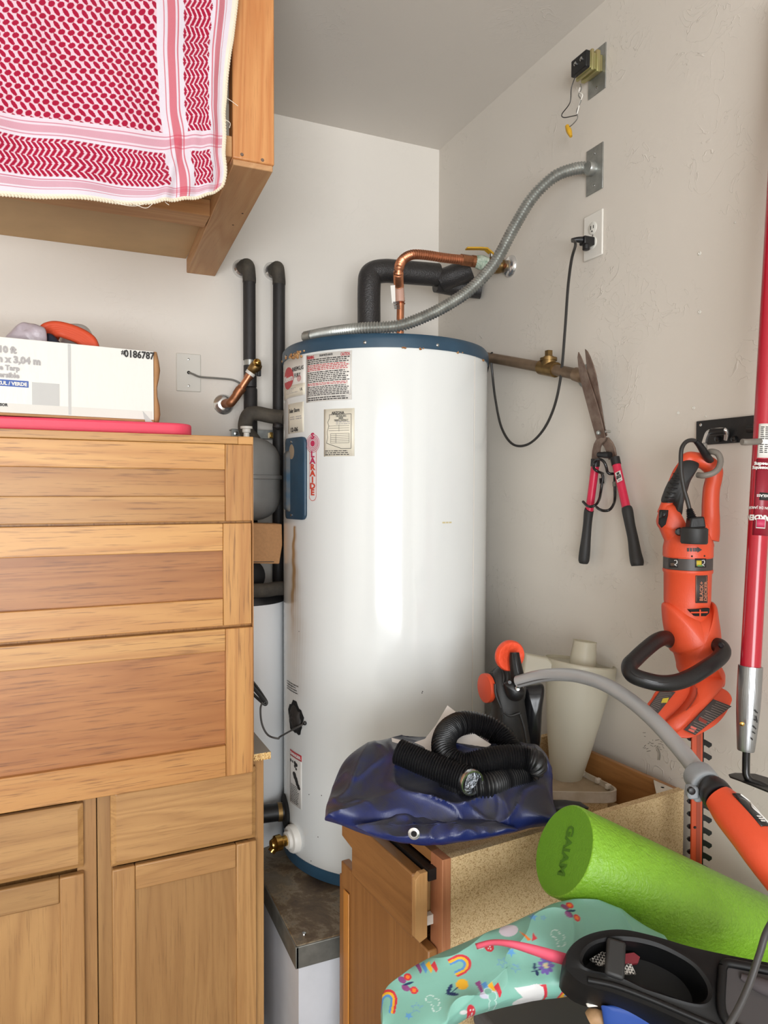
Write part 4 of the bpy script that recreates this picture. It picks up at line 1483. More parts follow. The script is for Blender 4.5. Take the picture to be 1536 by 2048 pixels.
def slab_front(name, parent, u0, u1, z0, z1, d0=.001, th=.019, cham=.012):
    mb = MB()
    b = [cpt(u0, d0, z0), cpt(u1, d0, z0), cpt(u1, d0, z1), cpt(u0, d0, z1)]
    f1 = [cpt(u0, d0 + th - .007, z0), cpt(u1, d0 + th - .007, z0), cpt(u1, d0 + th - .007, z1), cpt(u0, d0 + th - .007, z1)]
    c = cham
    f2 = [cpt(u0 + c, d0 + th, z0 + c), cpt(u1 - c, d0 + th, z0 + c), cpt(u1 - c, d0 + th, z1 - c), cpt(u0 + c, d0 + th, z1 - c)]
    mb.add(b + f1 + f2, [(3, 2, 1, 0), (8, 9, 10, 11)] + [(i, (i + 1) % 4, 4 + (i + 1) % 4, 4 + i) for i in range(4)] + [(4 + i, 4 + (i + 1) % 4, 8 + (i + 1) % 4, 8 + i) for i in range(4)])
    return obj(name, mb, M['lowX'], parent, bevel=.0015, smooth=20)


slab_front('drawer_front', bc1, uL, uR, z_dd + .002, ztop_d)
raised_frame('door', bc1, uL + .002, uR, .11, z_dd - .004, .001, .058, .05, M['lowX'], M['lowZ'], panel_d=-.010)
bc2 = base_cabinet('oak base cabinet under the white carton, farthest from the water heater', seam_u - .46, seam_u - .001)
uR2 = cu(166, 1600)[0]
zb3 = cu(0, 1771)[1] if False else (cu(1, 1771)[1] + cu(160, 1738)[1]) / 2
slab_front('drawer_front', bc2, seam_u - .42, uR2, zb3 + .010, cu(166, 1600)[1] - .001)
raised_frame('door', bc2, seam_u - .42, uR2, .11, zb3 - .002, .001, .058, .05, M['lowX'], M['lowZ'], panel_d=-.010)
# counter top of particleboard
ct = obj('counter_top', cbox(MB(), -1.2, .014, -.365, .012, ZCT + .0005, ZCT + .0185), M['laminate'])
tag(ct, 'grey topped particleboard counter lying on the base cabinets under the chest', 'counter')
obj('raw_edge', cbox(MB(), -.06, .0142, .0122, .0135, ZCT + .0008, ZCT + .0182), M['chip_edge'], ct, label='raw particleboard edge')

# ------------------------------------------------------------------ wooden chest of drawers on the counter
DY = .034                              # how far its face stands in front of the cabinet face
fch = PL(cpt(0, DY, 0), UY)
ZK = ZCT + .019


def ku(x, y):
    return cu(x, y, fch)


uK = ku(506.5, 1200)[0]
zK = ku(474.7, 886)[1]
ztt = ku(474.7, 873)[1]
ch = empty('wooden_chest', cpt(uK - .45, -.2, ZK), 'light hickory chest with three wide panelled drawer fronts standing on the counter', 'chest of drawers')
mb = MB()
cbox(mb, uK - .92, uK, -.355, DY - .022, ZK + .001, zK - .004)
obj('case', mb, M['oakZ'], ch)
zt_b = zK + (ztt - zK)
# top board: rails with a corner block, slightly warped
obj('top_board', cbox(MB(), uK - .92, uK - .036, -.355, DY + .001, zK - .003, ztt), M['oakX'], ch, bevel=.0015)
obj('corner_block', cbox(MB(), uK - .0355, uK + .001, -.355, DY + .001, zK - .003, ztt + .0006), M['oakX'], ch, bevel=.0015)


def drawer(z0, z1, prail0, prail1, stw, u1, d, pm='oakP'):
    """z0..z1 outer, panel between prail0 and prail1"""
    u0 = uK - .92
    pn = obj('drawer', cbox(MB(), u0, u1 - stw + .004, DY - .02, DY + d - .013, prail0 - .004, prail1 + .004), M[pm], ch)
    obj('stile', cbox(MB(), u1 - stw, u1, DY - .02, DY + d, z0, z1), M['oakZ'], pn, bevel=.0018)
    obj('rail', cbox(MB(), u0, u1 - stw - .0005, DY - .02, DY + d - .0006, prail1, z1), M['oakX'], pn, bevel=.0018)
    obj('rail', cbox(MB(), u0, u1 - stw - .0005, DY - .02, DY + d - .0006, z0, prail0), M['oakX'], pn, bevel=.0018)


zz_ = lambda x, y: ku(x, y)[1]
sw_ = uK - ku(452, 1000)[0]
drawer(zz_(450, 1042.5), zK - .0035, zz_(450, 992.5), zz_(450, 939.5), sw_, uK - .001, 0, 'oakX')
drawer(zz_(450, 1252), zz_(450, 1047), zz_(450, 1198), zz_(450, 1102), sw_ + .003, uK - .003, -.003)
drawer(zz_(450, 1553), zz_(450, 1258), zz_(450, 1491), zz_(450, 1302), sw_ + .001, uK - .001, .002)
# bevel strip along side
obj('side_edge', cbox(MB(), uK - .0008, uK + .0018, -.355, DY - .004, ZK + .001, zK - .003), M['oakZ'], ch)

# ------------------------------------------------------------------ pink board, carton and what lies in it
ZP = ztt + .0012
bdR = PZ(402, 868, ZP)
mbp = MB()
pb = empty('foam_board', (bdR.x - .4, bdR.y + .12, ZP), 'bright pink foam board with rounded corners lying on top of the wooden chest', 'board')
T = math.radians(1.0)
ax_u, ax_v = V((math.cos(T), math.sin(T), 0)), V((-math.sin(T), math.cos(T), 0))
front = PZ(200, 866, ZP)
rightx = (bdR - front).dot(ax_u)
th_b = PZ(380, 868, ZP)
hb = .030
ol_ = []
R_ = .05
w_, d_ = .95, .30
cR = front + ax_u * rightx
for (cx0, cy0, a0_) in ((-R_, R_, -90), (-R_, d_ - R_, 0), (-w_ + R_, d_ - R_, 90), (-w_ + R_, R_, 180)):
    for k in range(7):
        t = math.radians(a0_ + 15 * k)
        ol_.append(cR + ax_u * (cx0 + R_ * math.cos(t)) + ax_v * (cy0 + R_ * math.sin(t)))
obj('board', MB().prism(ol_, V((0, 0, hb))), M['pink'], pb, bevel=.006, seg=3)

ZBX = ZP + hb + .001
bxR = PZ(308, 845, ZBX)
T2 = math.radians(6.5)
bu, bvv = V((math.cos(T2), math.sin(T2), 0)), V((-math.sin(T2), math.cos(T2), 0))
BH = .185
bplane = PL(bxR, bvv)
BH = bplane(306, 703).z - ZBX
BW, BD = .62, .26
bx = empty('tarp_carton', bxR - bu * .3 + bvv * .12, 'glossy white printed tarp carton lying on the pink board, its end flaps open', 'box')
tk_ = .004


def bbox(mb, u0, u1, v0, v1, z0, z1):
    return mb.box(bxR + bu * ((u0 + u1) / 2) + bvv * ((v0 + v1) / 2) + UZ * ((z0 + z1) / 2), (abs(u1 - u0), abs(v1 - v0), abs(z1 - z0)), (bu, bvv, UZ))


obj('front_panel', bbox(MB(), -BW, 0, 0, tk_, .006, BH), M['boxwhite'], bx, bevel=.001)
mb = MB()
bbox(mb, -BW, 0, BD - tk_, BD, 0, BH)
bbox(mb, -BW, 0, tk_, BD - tk_, 0, .005)
bbox(mb, -BW, -BW + tk_, tk_, BD - tk_, 0, BH)
bbox(mb, -.006, -.001, tk_, BD - tk_, 0.005, BH - .01)
obj('carton_walls', mb, M['kraft'], bx)
# crushed brown corner and bottom edge
cr = MB()
K = 9
rows = []
for i in range(K):
    z = BH * i / (K - 1)
    wv = .004 * math.sin(i * 1.3) + .014
    rows.append([tuple(bxR + bu * (0.001) + bvv * .001 + UZ * z), tuple(bxR + bu * (wv * .6) + bvv * (.001) + UZ * z), tuple(bxR + bu * (wv) + bvv * .012 + UZ * z), tuple(bxR + bu * (wv * .5) + bvv * .05 + UZ * z), tuple(bxR + bu * 0 + bvv * .06 + UZ * z)])
cr.grid(np.array(rows))
o = obj('crushed_flap', cr, M['kraft'], bx, smooth=60)
s_ = o.modifiers.new('thick', 'SOLIDIFY')
s_.thickness = .003
obj('bottom_edge', bbox(MB(), -BW, 0, -.0015, tk_, 0, .0058), M['kraft'], bx, bevel=.001)
obj('packing_tape', bbox(MB(), -.232 + .045, -.226 + .045, -.0009, -.0002, .008, BH - .002), M['tape'], bx)
obj('packing_tape', bbox(MB(), -BW, -.004, -.0008, -.0002, .006, .026), mat('tape_gloss', (222, 220, 214), .1), bx)
dgx = bplane(291, 832)
obj('peeled_tape', MB().prism([bplane(285, 822) - bvv * .001, bplane(306, 845) - bvv * .001, bplane(290, 845) - bvv * .004], -bvv * .0012), M['tape'], bx)
obj('grey_patch', bbox(MB(), -.30 + .04, -.245 + .04, -.0007, -.0002, .02, .075), M['tape'], bx)


def box_text(body, x, y, size_px, mt, bold=0, sx=1.0, align='LEFT'):
    p = bplane(x, y)
    s = size_px / FPX * (p - CAM).dot(CF)
    return text_on('print', body, s, p - bvv * .0012, bu, UZ, mt, bx, bold=bold, sx=sx, align=align)


box_text('#', 242, 708.5, 13, M['ink'], .0003)
box_text('0186787', 248, 713.5, 19.5, M['ink'], .0008, .86)
box_text('8 ft x 10 ft', 32, 707, 18, M['ink_grey'], .0010, .95, 'RIGHT')
box_text('2,43 m x 3,04 m', 81, 730, 18.5, M['ink_grey'], .0010, .95, 'RIGHT')
box_text('Reusable Tarp', 39, 742, 14, M['ink_grey'], .0006, .95, 'RIGHT')
box_text('Reversible', 38, 756.5, 14, M['ink_grey'], .0006, .95, 'RIGHT')
p1_ = bplane(57, 763)
p2_ = bplane(0, 773)
us = (p1_ - bxR).dot(bu)
zs_ = p1_.z - ZBX
obj('blue_strip', bbox(MB(), -BW + .1, us, -.0008, -.0002, zs_ - .0135, zs_ + .0005), M['ink_blue'], bx)
box_text('GREEN] AZUL / VERDE', 54, 772.5, 9.5, M['ink_white'], .0005, .98, 'RIGHT')
box_text('ESPESOR', 15, 812.5, 7.5, M['ink'], .0004, .95, 'RIGHT')

# things sticking out of the carton
zin = BH * .5
bag = MB()


def lump(name, pts, d, front, back, mt, label, cat, jit=.0, seed=0, power=.5):
    nrm = -CF
    P_ = [D(x, y, d) for (x, y) in pts]
    dense = catmull([tuple(p) for p in P_ + [P_[0]]], 6)[:-1]
    mb = MB().blob([V(p) for p in dense], nrm, front, back, 9, power, jag=(lambda p: p + V((mnoise.noise(p * 40 + V((seed, 0, 0))), mnoise.noise(p * 40 + V((0, seed, 5))), mnoise.noise(p * 40 + V((3, 0, seed))))) * jit) if jit else None)
    o = obj(name, mb, mt, smooth=60)
    tag(o, label, cat)
    return o


db = (bplane(150, 680) - CAM).dot(CF) + .09
mb = MB()
for i in range(5):
    oy = i * 5.0
    mb.tube([(D(78 + i * 7, 700, db + .01 * i), .010), (D(84 + i * 6, 662 + oy, db + .006 * i), .0095), (D(100 + i * 4, 651 + oy * .8, db), .0095), (D(122 + i * 3, 651 + oy * 1.0, db), .0095), (D(150 + i * 2, 659 + oy * 1.1, db), .0095), (D(174, 671 + oy * 1.1, db), .0095), (D(188, 686 + oy, db), .0095), (D(196, 720, db), .0095)], .0085, 10, 6)
o = obj('extension_cord', mb, M['strap_or'], smooth=60)
tag(o, 'coil of thick orange extension cord bulging out of the white carton', 'cord')
lump('plastic_bag', [(8, 700), (14, 676), (30, 658), (46, 646), (62, 650), (82, 652), (92, 664), (90, 690), (60, 700)], db - .045, .022, .02, M['lilac'], 'crumpled lilac plastic bag stuffed into the near end of the white carton', 'bag', .006, 3)
lump('plum_cloth', [(18, 690), (26, 668), (44, 652), (60, 652), (64, 668), (50, 690)], db + .012, .02, .02, M['plum'], 'folded plum coloured cloth peeking from under the lilac bag', 'cloth', .004, 8)
lump('plastic_jug', [(120, 700), (126, 652), (146, 649), (166, 650), (178, 659), (188, 685), (186, 705)], db + .08, .04, .04, M['grey_pl'], 'pale grey plastic container standing behind the orange cord in the carton', 'container', 0)
lump('dark_cloth', [(78, 700), (88, 672), (104, 668), (124, 690), (124, 704)], db - .02, .012, .012, M['navy'], 'dark grey cloth between the lilac bag and the orange cord', 'cloth', .003, 5)

# ------------------------------------------------------------------ overhead shelf
YS = 1.576
fs_ = PL((0, YS, 0), (0, 1, 0))
pL, pR = fs_(465.5, 330).x, fs_(549, 340).x
ZS = fs_(549, 342).z
sh = empty('overhead_shelf', ((pL + pR) / 2 - .4, 2.0, ZS), 'overhead shelf framed in raw fir lumber, hung from the ceiling along the back wall', 'shelf')
obj('post', MB().bx(pL, pR, YS, YS + .040, ZS + .012, ZC), M['firZ'], sh, bevel=.003)
for (x, y) in ((484, 309), (525, 320)):
    obj('nail_head', MB().lathe([(.004, 0), (.003, .0012)], fs_(x, y), (0, -1, 0), 8), M['rustblade'], sh)
mL, mR = PY(373, 535, YB).x, PY(430, 542, YB).x
sk = MB()
h_ = .045
sk.prism([V((pL + .002, YS + .006, ZS)), V((pR - .002, YS + .006, ZS)), V((mR, YB - .001, ZS)), V((mL, YB - .001, ZS))], V((0, 0, h_)))
obj('side_joist', sk, M['firY'], sh, bevel=.002)
for (x, y) in ((485, 427), (466, 450)):
    obj('nail_hole', MB().lathe([(.003, 0), (.002, .0006)], PZ(x, y, ZS), (0, 0, -1), 8), M['dark_hole'], sh)
b0 = PZ(418, 432, ZS + .002)
b1 = PZ(408, 455, ZS + .002)
obj('cross_beam', MB().bx(-1.4, b0.x + .004, b0.y, b0.y + .089, ZS + .002, ZS + h_), M['firX'], sh, bevel=.002)
obj('shelf_board', MB().bx(-1.4, pL + .03, YS + .045, YB - .001, ZS + h_ + .0005, ZS + h_ + .013), M['ply'], sh)
obj('front_rail', MB().bx(-1.4, pL - .0006, YS + .002, YS + .040, ZS + .014, ZS + h_ + .0135), M['firX'], sh, bevel=.002)
sbx = lambda n, x0, x1, y0, y1, z0, z1, mt, l, c: tag(obj(n, MB().bx(x0, x1, y0, y1, z0, z1), mt, bevel=.03, seg=4), l, c)
zsh = ZS + h_ + .0135
sbx('storage_bag', -.6, pL + .01, YS + .09, YB - .1, zsh, ZC - .06, M['navy'], 'dark navy storage bag on the overhead shelf behind the checked scarf', 'bag')

# ------------------------------------------------------------------ red and white scarf
YCl = YS - .028


def smooth_curve(pts, n):
    return catmull([tuple(map(float, p)) for p in pts], n)


re_ = np.array([(478, -160), (477, -80), (475, -20), (472, 20), (466, 70), (459, 110), (455, 150), (452, 190), (448, 225), (450, 270), (447, 310), (450, 345), (446, 368), (438, 378)], float)
be_ = np.array([(-130, 374), (-60, 382), (0, 388), (60, 392), (120, 395), (190, 399), (250, 404), (300, 405), (350, 401), (390, 396), (420, 389), (438, 378)], float)
Rr = smooth_curve(re_, 12)
Bb = smooth_curve(be_, 12)
NU, NV = 560, 540
uu, vv = np.meshgrid(np.linspace(0, 1, NU), np.linspace(0, 1, NV))
# right boundary x as function of v, bottom boundary y as function of u
tr_l = np.linspace(0, 1, len(Rr))
rxv = np.interp(vv, tr_l, Rr[:, 0])
ryv = np.interp(vv, tr_l, Rr[:, 1])
tb_l = np.linspace(0, 1, len(Bb))
bxu = np.interp(uu, tb_l, Bb[:, 0])
byu = np.interp(uu, tb_l, Bb[:, 1])
Lx, Ly = -130 + 0 * vv, -160 + (374 + 160) * vv
Tx, Ty = -130 + (478 + 130) * uu, -160 + 0 * uu
bil_x = (1 - uu) * (1 - vv) * -130 + uu * (1 - vv) * 478 + (1 - uu) * vv * -130 + uu * vv * 438
bil_y = (1 - uu) * (1 - vv) * -160 + uu * (1 - vv) * -160 + (1 - uu) * vv * 374 + uu * vv * 378
Xp = (1 - uu) * Lx + uu * rxv + (1 - vv) * Tx + vv * bxu - bil_x
Yp = (1 - uu) * Ly + uu * ryv + (1 - vv) * Ty + vv * byu - bil_y
# fold relief (metres towards the room)
fold = .010 * np.exp(-((Xp - (400 + (200 - Yp) * .16)) / 16) ** 2) * np.clip((Yp - 60) / 120, 0, 1)
fold += .012 * np.exp(-((Xp - (350 + (300 - Yp) * .22)) / 13) ** 2) * np.clip((Yp - 200) / 90, 0, 1)
fold += .004 * np.sin(Xp / 41 + Yp / 90) + .003 * np.sin(Xp / 23 - Yp / 60 + 1)
fold += .010 * np.exp(-((Xp - 425 + (Yp - 150) * .05) / 12) ** 2)
fold += .0035 * np.sin(Yp / 17 + Xp / 60) * np.clip((Xp - 250) / 200, 0, 1)
rx = (CF.x + CR.x * (Xp - 768) / FPX - CU.x * (Yp - 1024) / FPX)
ryy = (CF.y + CR.y * (Xp - 768) / FPX - CU.y * (Yp - 1024) / FPX)
rzz = (CF.z + CR.z * (Xp - 768) / FPX - CU.z * (Yp - 1024) / FPX)
s = (YCl) / ryy
P = np.stack([CAM.x + rx * s, YCl - fold, CAM.z + rzz * s], -1)
cm = MB().grid(P).mesh('scarf', recalc=False)
# woven pattern in cloth coordinates
U = uu * 608 - 130 + 3          # cloth x, right edge at about 475
U = np.where(uu > 0, U, U)
Vv = vv * 560 - 160             # cloth y, hem at 400
sag = np.where(U < 300, 0, 0)
white = np.array(lin((218, 210, 220)))
pink = np.array(lin((224, 184, 196)))
crim = np.array(lin((160, 16, 54)))
band = np.array(lin((196, 62, 82)))
thin = np.array(lin((204, 128, 148)))
col = np.tile(white, (NV, NU, 1)) * (0.98 + .02 * np.sin(U * 3))[..., None]
U_ = U.copy()
V_ = Vv.copy()


def put(mask, c, k=1.0):
    k = np.asarray(k)
    col[mask] = col[mask] * (1 - k) + c * k


def ell(cx, cy, a, b, ang, px, py):
    dx, dy = U_ - cx, V_ - cy
    ddx = (dx + px / 2) % px - px / 2
    ddy = (dy + py / 2) % py - py / 2
    c, s_ = math.cos(ang), math.sin(ang)
    return (((ddx * c + ddy * s_) / a) ** 2 + ((-ddx * s_ + ddy * c) / b) ** 2) < 1


main = (U_ < 303) & (V_ < 222)
put(main, pink, .8)
px_, py_ = 17.7, 25.2
put(main & (np.abs(((U_ - V_ * px_ / py_) % px_) - px_ / 2) > px_ / 2 - .7), crim, .5)
for (ox, oy, a, b, an) in ((0, 0, 9.2, 4.4, 52), (px_ / 2, py_ / 2, 7.2, 5.4, -30)):
    put(main & ell(ox, oy, a, b, math.radians(an), px_, py_), crim)


def vband(x0, x1, c, ymin=-999, ymax=999, k=1.0):
    put((U_ > x0) & (U_ < x1) & (V_ > ymin) & (V_ < ymax), c, k)


def hband(y0, y1, c, k=1.0):
    put((V_ > y0) & (V_ < y1), c, k)


put((V_ > 224) & (V_ < 258) & (U_ < 470), pink, .3)
for (y0, y1, k) in ((229, 231.5, .8), (235, 250, .55), (254, 256.5, .8), (352, 354.5, .8), (357, 374, .55), (378, 380, .8)):
    hband(y0, y1, np.array(lin((190, 92, 116))), k)
for (x0, x1, k) in ((317, 320, .8), (326, 343, .8), (347.5, 350.5, .8), (432, 434.5, .8), (438, 452, .75), (456, 458, .8)):
    vband(x0, x1, band, k=k)


def herring(mask, U0, V0):
    tri = np.abs(((V0 / 15.0) % 2) - 1) * 9.5
    row = np.abs((V0 / 15.0) % 1 - .5)
    q = ((U0 + tri) % 11.0) < (7.4 - 3.2 * np.clip((row - .38) / .12, 0, 1))
    put(mask, pink, .7)
    put(mask & q, crim)


zig = 4.5 * np.abs(((V_ / 15.0) % 2) - 1) - 2
herring((V_ > 262) & (V_ < 347) & (U_ < 303 + zig), U_, V_)
herring((V_ > 262) & (V_ < 345) & (U_ > 364 + zig) & (U_ < 420 + zig), U_, V_)
herring((V_ < 222) & (U_ > 362 + zig) & (U_ < 424 + zig), U_, V_)
put((V_ > 392) | (U_ > 470), np.array(lin((232, 220, 204))), 1.0)
set_cols(cm, col.reshape(-1, 3))
scf = obj('checked_scarf', cm, attr_mat('woven_cotton', .9, .2, bump=.25, bscale=500, sheen=.2), smooth=180, recalc=False)
so = scf.modifiers.new('thick', 'SOLIDIFY')
so.thickness = .0016
tag(scf, 'red and white checked cotton scarf with a beaded hem hung over the shelf front', 'scarf')
# crocheted bead edge along the hem and side
Pn = np.concatenate([P[-1, :, :], P[::-1, -1, :]], 0)
seg = np.concatenate([[0], np.cumsum(np.linalg.norm(np.diff(Pn, axis=0), axis=1))])
be = MB()
tt = 0.0
while tt < seg[-1]:
    q = V([np.interp(tt, seg, Pn[:, i]) for i in range(3)])
    be.sphere(q + V((0, -.001, -.001)), .0034, 6, (1, .8, 1.15))
    tt += .0058
o = obj('beaded_edge', be, mat('ecru_cord', (226, 214, 190), .8), scf)
o['kind'] = 'stuff'
thd = MB()
for (pts) in (((296, 405), (270, 412), (240, 408), (222, 398)), ((452, 195), (464, 203), (476, 212)), ((449, 238), (460, 246), (459, 256)), ((330, 404), (335, 408), (338, 410)), ((260, 404), (290, 416), (305, 408))):
    thd.tube([PY(x, y, YCl - .004) for (x, y) in pts], .0006, 5, 6)
o = obj('loose_threads', thd, M['cream'], scf)
o['kind'] = 'stuff'

# ------------------------------------------------------------------ open topped cabinet by the right wall
ZA = .872
Q0 = PZ(885, 1721, ZA)
TQ = math.radians(4.9)
QU, QV = V((math.cos(TQ), math.sin(TQ), 0)), V((-math.sin(TQ), math.cos(TQ), 0))
QB = V((Q0.x, Q0.y, 0))
QW, QD = .438, .655


def qp(u, v, z):
    return QB + QU * u + QV * v + UZ * z


def qbox(mb, u0, u1, v0, v1, z0, z1):
    return mb.box(qp((u0 + u1) / 2, (v0 + v1) / 2, (z0 + z1) / 2), (abs(u1 - u0), abs(v1 - v0), abs(z1 - z0)), (QU, QV, UZ))


qc = empty('open_cabinet', qp(QD / 2, QW / 2, 0), 'topless particleboard cabinet with a honey oak door and half open drawer by the right wall', 'cabinet')
obj('side_panel', qbox(MB(), .0195, QD, .001, .017, .0, ZA - .001), M['chip'], qc)
obj('side_panel', qbox(MB(), .09, QD, QW - .016, QW, .0, ZA - .001), M['chip'], qc)
obj('back_panel', qbox(MB(), QD - .012, QD - .001, .0175, QW - .0165, .0, ZA - .002), M['rgtY'], qc)
obj('bottom_panel', qbox(MB(), .02, QD - .013, .0175, QW - .0165, .09, .105), M['chip'], qc)
obj('inner_shelf', qbox(MB(), .10, QD - .013, .0175, QW - .0165, .755, .77), M['chip'], qc)
obj('near_stile', qbox(MB(), 0, .019, 0, .040, .0, ZA), M['redoak'], qc, bevel=.001)
obj('far_stile', qbox(MB(), 0, .019, QW - .04, QW, .0, .64), M['rgtZ'], qc, bevel=.001)
obj('face_rail', qbox(MB(), 0, .019, .0405, QW - .0405, .64, .672), M['rgtY'], qc)
obj('face_rail', qbox(MB(), 0, .019, .0405, QW - .06, ZA - .02, ZA), M['rgtY'], qc)
# clear corner gusset
obj('corner_bracket', MB().prism([qp(QD - .013, .018, ZA - .006), qp(QD - .07, .018, ZA - .006), qp(QD - .013, .075, ZA - .006)], V((0, 0, .004))), mat('clear_plastic', (214, 206, 192), .3), qc)
obj('bracket_post', MB().lathe([(.007, 0), (.007, .03), (.004, .034)], qp(QD - .03, .035, ZA - .036), (0, 0, 1), 10), M['white_pl'], qc)
# drawer front, pulled out
vn = .022
pe1 = PL(qp(0, vn, 0), QV)
e0, e1_ = pe1(831, 1800), pe1(855, 1800)
u0d, u1d = (e0 - QB).dot(QU), (e1_ - QB).dot(QU)
zt1, zb1_ = pe1(850, 1745).z, pe1(843, 1885).z
fpl = PL(qp(u0d, 0, 0), QU)
pts = [(703, 1712), (703, 1697), (683, 1671), (683, 1636)]
vz = [((fpl(x, y) - QB).dot(QV), fpl(x, y).z) for x, y in pts]
drw = obj('drawer', MB().prism([qp(u0d + .0, vn + .012, zb1_ + .004), qp(u0d, vz[0][0], zb1_ + .004), qp(u0d, vz[1][0], vz[1][1]), qp(u0d, vz[2][0], vz[2][1]), qp(u0d, vz[2][0], zt1 - .004), qp(u0d, vn + .012, zt1 - .004)], QU * (u1d - u0d)), M['rgtY'], qc, bevel=.003)
obj('end_edge', MB().prism([qp(u0d + .0, vn, zb1_ + .012), qp(u0d + .010, vn, zb1_), qp(u1d, vn, zb1_ + .006), qp(u1d, vn, zt1), qp(u0d + .010, vn, zt1), qp(u0d, vn, zt1 - .010)], QV * .0125), M['paleoak'], drw, bevel=.0008)
mb = MB()
qbox(mb, u1d + .0005, .50, .045, .057, zb1_ + .015, zt1 - .03)
qbox(mb, u1d + .0005, .50, QW - .14, QW - .128, zb1_ + .015, zt1 - .03)
qbox(mb, u1d + .0005, .50, .0572, QW - .1402, zb1_ + .015, zb1_ + .022)
obj('drawer_box', mb, M['paleoak'], drw)
obj('slide_rail', qbox(MB(), u1d + .001, .45, .0200, .0350, zt1 - .018, zt1 + .004), M['black'], qc)
obj('slide_rail', qbox(MB(), u1d + .002, .0, vn + .01, vn + .30, zt1 - .012, zt1 + .002), M['black'], qc)
obj('slide_clip', qbox(MB(), u1d + .001, u1d + .02, .03, .042, zb1_ + .022, zb1_ + .04), M['white_pl'], qc)
# door with raised moulding
zd = (fpl(683, 1705).z * .4 + pe1(860, 1918).z * .6) - .004
ud0, ud1 = -.0225, -.0015
vfar = (PL(qp(ud0, 0, 0), QU)(682, 1800) - QB).dot(QV)
dr = obj('door', MB().prism([qp(ud0, .012, .06), qp(ud0, vfar, .06), qp(ud0, vfar, zd), qp(ud0, .012, zd)], QU * (ud1 - ud0)), M['rgtZ'], qc, bevel=.003)
obj('door_moulding', MB().prism([qp(ud0 - .001, vfar - .048, .09), qp(ud0 - .001, vfar - .022, .09), qp(ud0 - .001, vfar - .022, zd - .055), qp(ud0 - .001, vfar - .048, zd - .055)], QU * -.004), wood('golden_moulding', (188, 128, 58), (170, 110, 48), (140, 90, 40), axis='Z'), dr, bevel=.0018)

# ivory tray lid on the shelf inside the cabinet
ZTY = .80
tp_ = [(1040, 1582), (1150, 1584), (1205, 1585), (1228, 1583), (1233, 1578), (1222, 1569), (1190, 1553), (1155, 1537), (1110, 1530), (1040, 1540)]
tpts = [PZ(x, y, ZTY + .026) for x, y in tp_]
dense = [V(p) for p in catmull([tuple(p) for p in tpts + [tpts[0]]], 6)[:-1]]
cc = sum(dense, V((0, 0, 0))) / len(dense)
ty = empty('plastic_tray', V((cc.x, cc.y, ZTY)), 'ivory plastic tray lid with a ribbed rim under the frosted funnel', 'tray')
mb = MB()
n = len(dense)
inn = [cc + (p - cc) * .94 for p in dense]
dwn = V((0, 0, -.026))
vs = [p + dwn for p in dense] + dense + inn + [p + V((0, 0, -.014)) for p in inn]
fs = []
for i in range(n):
    j = (i + 1) % n
    for k in range(3):
        fs.append((k * n + i, k * n + j, (k + 1) * n + j, (k + 1) * n + i))
mb.add(vs, fs)
obj('rim', mb, M['ringw'], ty, smooth=50)
obj('tray_floor', MB().prism([p + V((0, 0, -.024)) for p in inn], V((0, 0, .010))), M['dust_floor'], ty)
for (x, y) in ((1165, 1546), (1196, 1561), (1216, 1573)):
    p = PZ(x, y, ZTY + .022)
    obj('rim_rib', MB().box(p, (.014, .010, .012), (QU, QV, UZ)), M['ringw'], ty, bevel=.002)
obj('support_block', MB().prism([PZ(x, y, ZTY - .001) for x, y in ((1120, 1604), (1215, 1606), (1180, 1575), (1120, 1575))], V((0, 0, -.026))), M['chip'], ty)
# dark cloth bundle next to it
o = obj('dark_bundle', MB().blob([D(x, y, 1.60) for x, y in ((1100, 1598), (1130, 1600), (1160, 1606), (1178, 1616), (1160, 1640), (1120, 1660), (1085, 1650), (1085, 1615))], -CF + UZ * .4, .03, .03, 6, jag=lambda p: p + V((0, 0, mnoise.noise(p * 30) * .008))), mat('black_bag_film', (46, 46, 50), .35), smooth=60)
tag(o, 'black plastic bundle tucked beside the blue tarp below the tray', 'bag')

# frosted funnel jug
jb_, jt = D(1130, 1566, 1.855), D(1160, 1325, 1.87)
jug = empty('frosted_funnel', jb_, 'tall frosted plastic tapered jug with a spout, leaning on the right wall', 'jug')
jax = (jt - jb_).normalized()
jl = (jt - jb_).length
obj('body', MB().lathe([(.035, 0), (.037, .004), (.058, jl * .35), (.074, jl * .66), (.084, jl * .90), (.091, jl * .905), (.092, jl), (.088, jl + .003), (.086, jl - .02)], jb_, jax, 40), M['frost'], jug, smooth=40)
obj('top_plate', MB().lathe([(.086, jl * .985), (.01, jl * .987)], jb_, jax, 40), M['frost'], jug)
nb = D(1165, 1330, 1.86)
obj('spout', MB().lathe([(.034, 0), (.029, .06), (.031, .062), (.026, .062), (.028, .01)], nb, (jax + CR * -.02).normalized(), 26, caps=False), M['frost'], jug)
obj('side_lip', MB().prism([D(1052, 1309, 1.83), D(1096, 1317, 1.83), D(1110, 1332, 1.83), D(1096, 1362, 1.83), D(1046, 1350, 1.83)], CF * .03), M['frost'], jug, bevel=.004)
obj('foot_disc', MB().lathe([(.041, 0), (.041, .004)], jb_ + V((.008, -.006, -.002)), (0, 0, 1), 28), M['dust_floor'], jug)

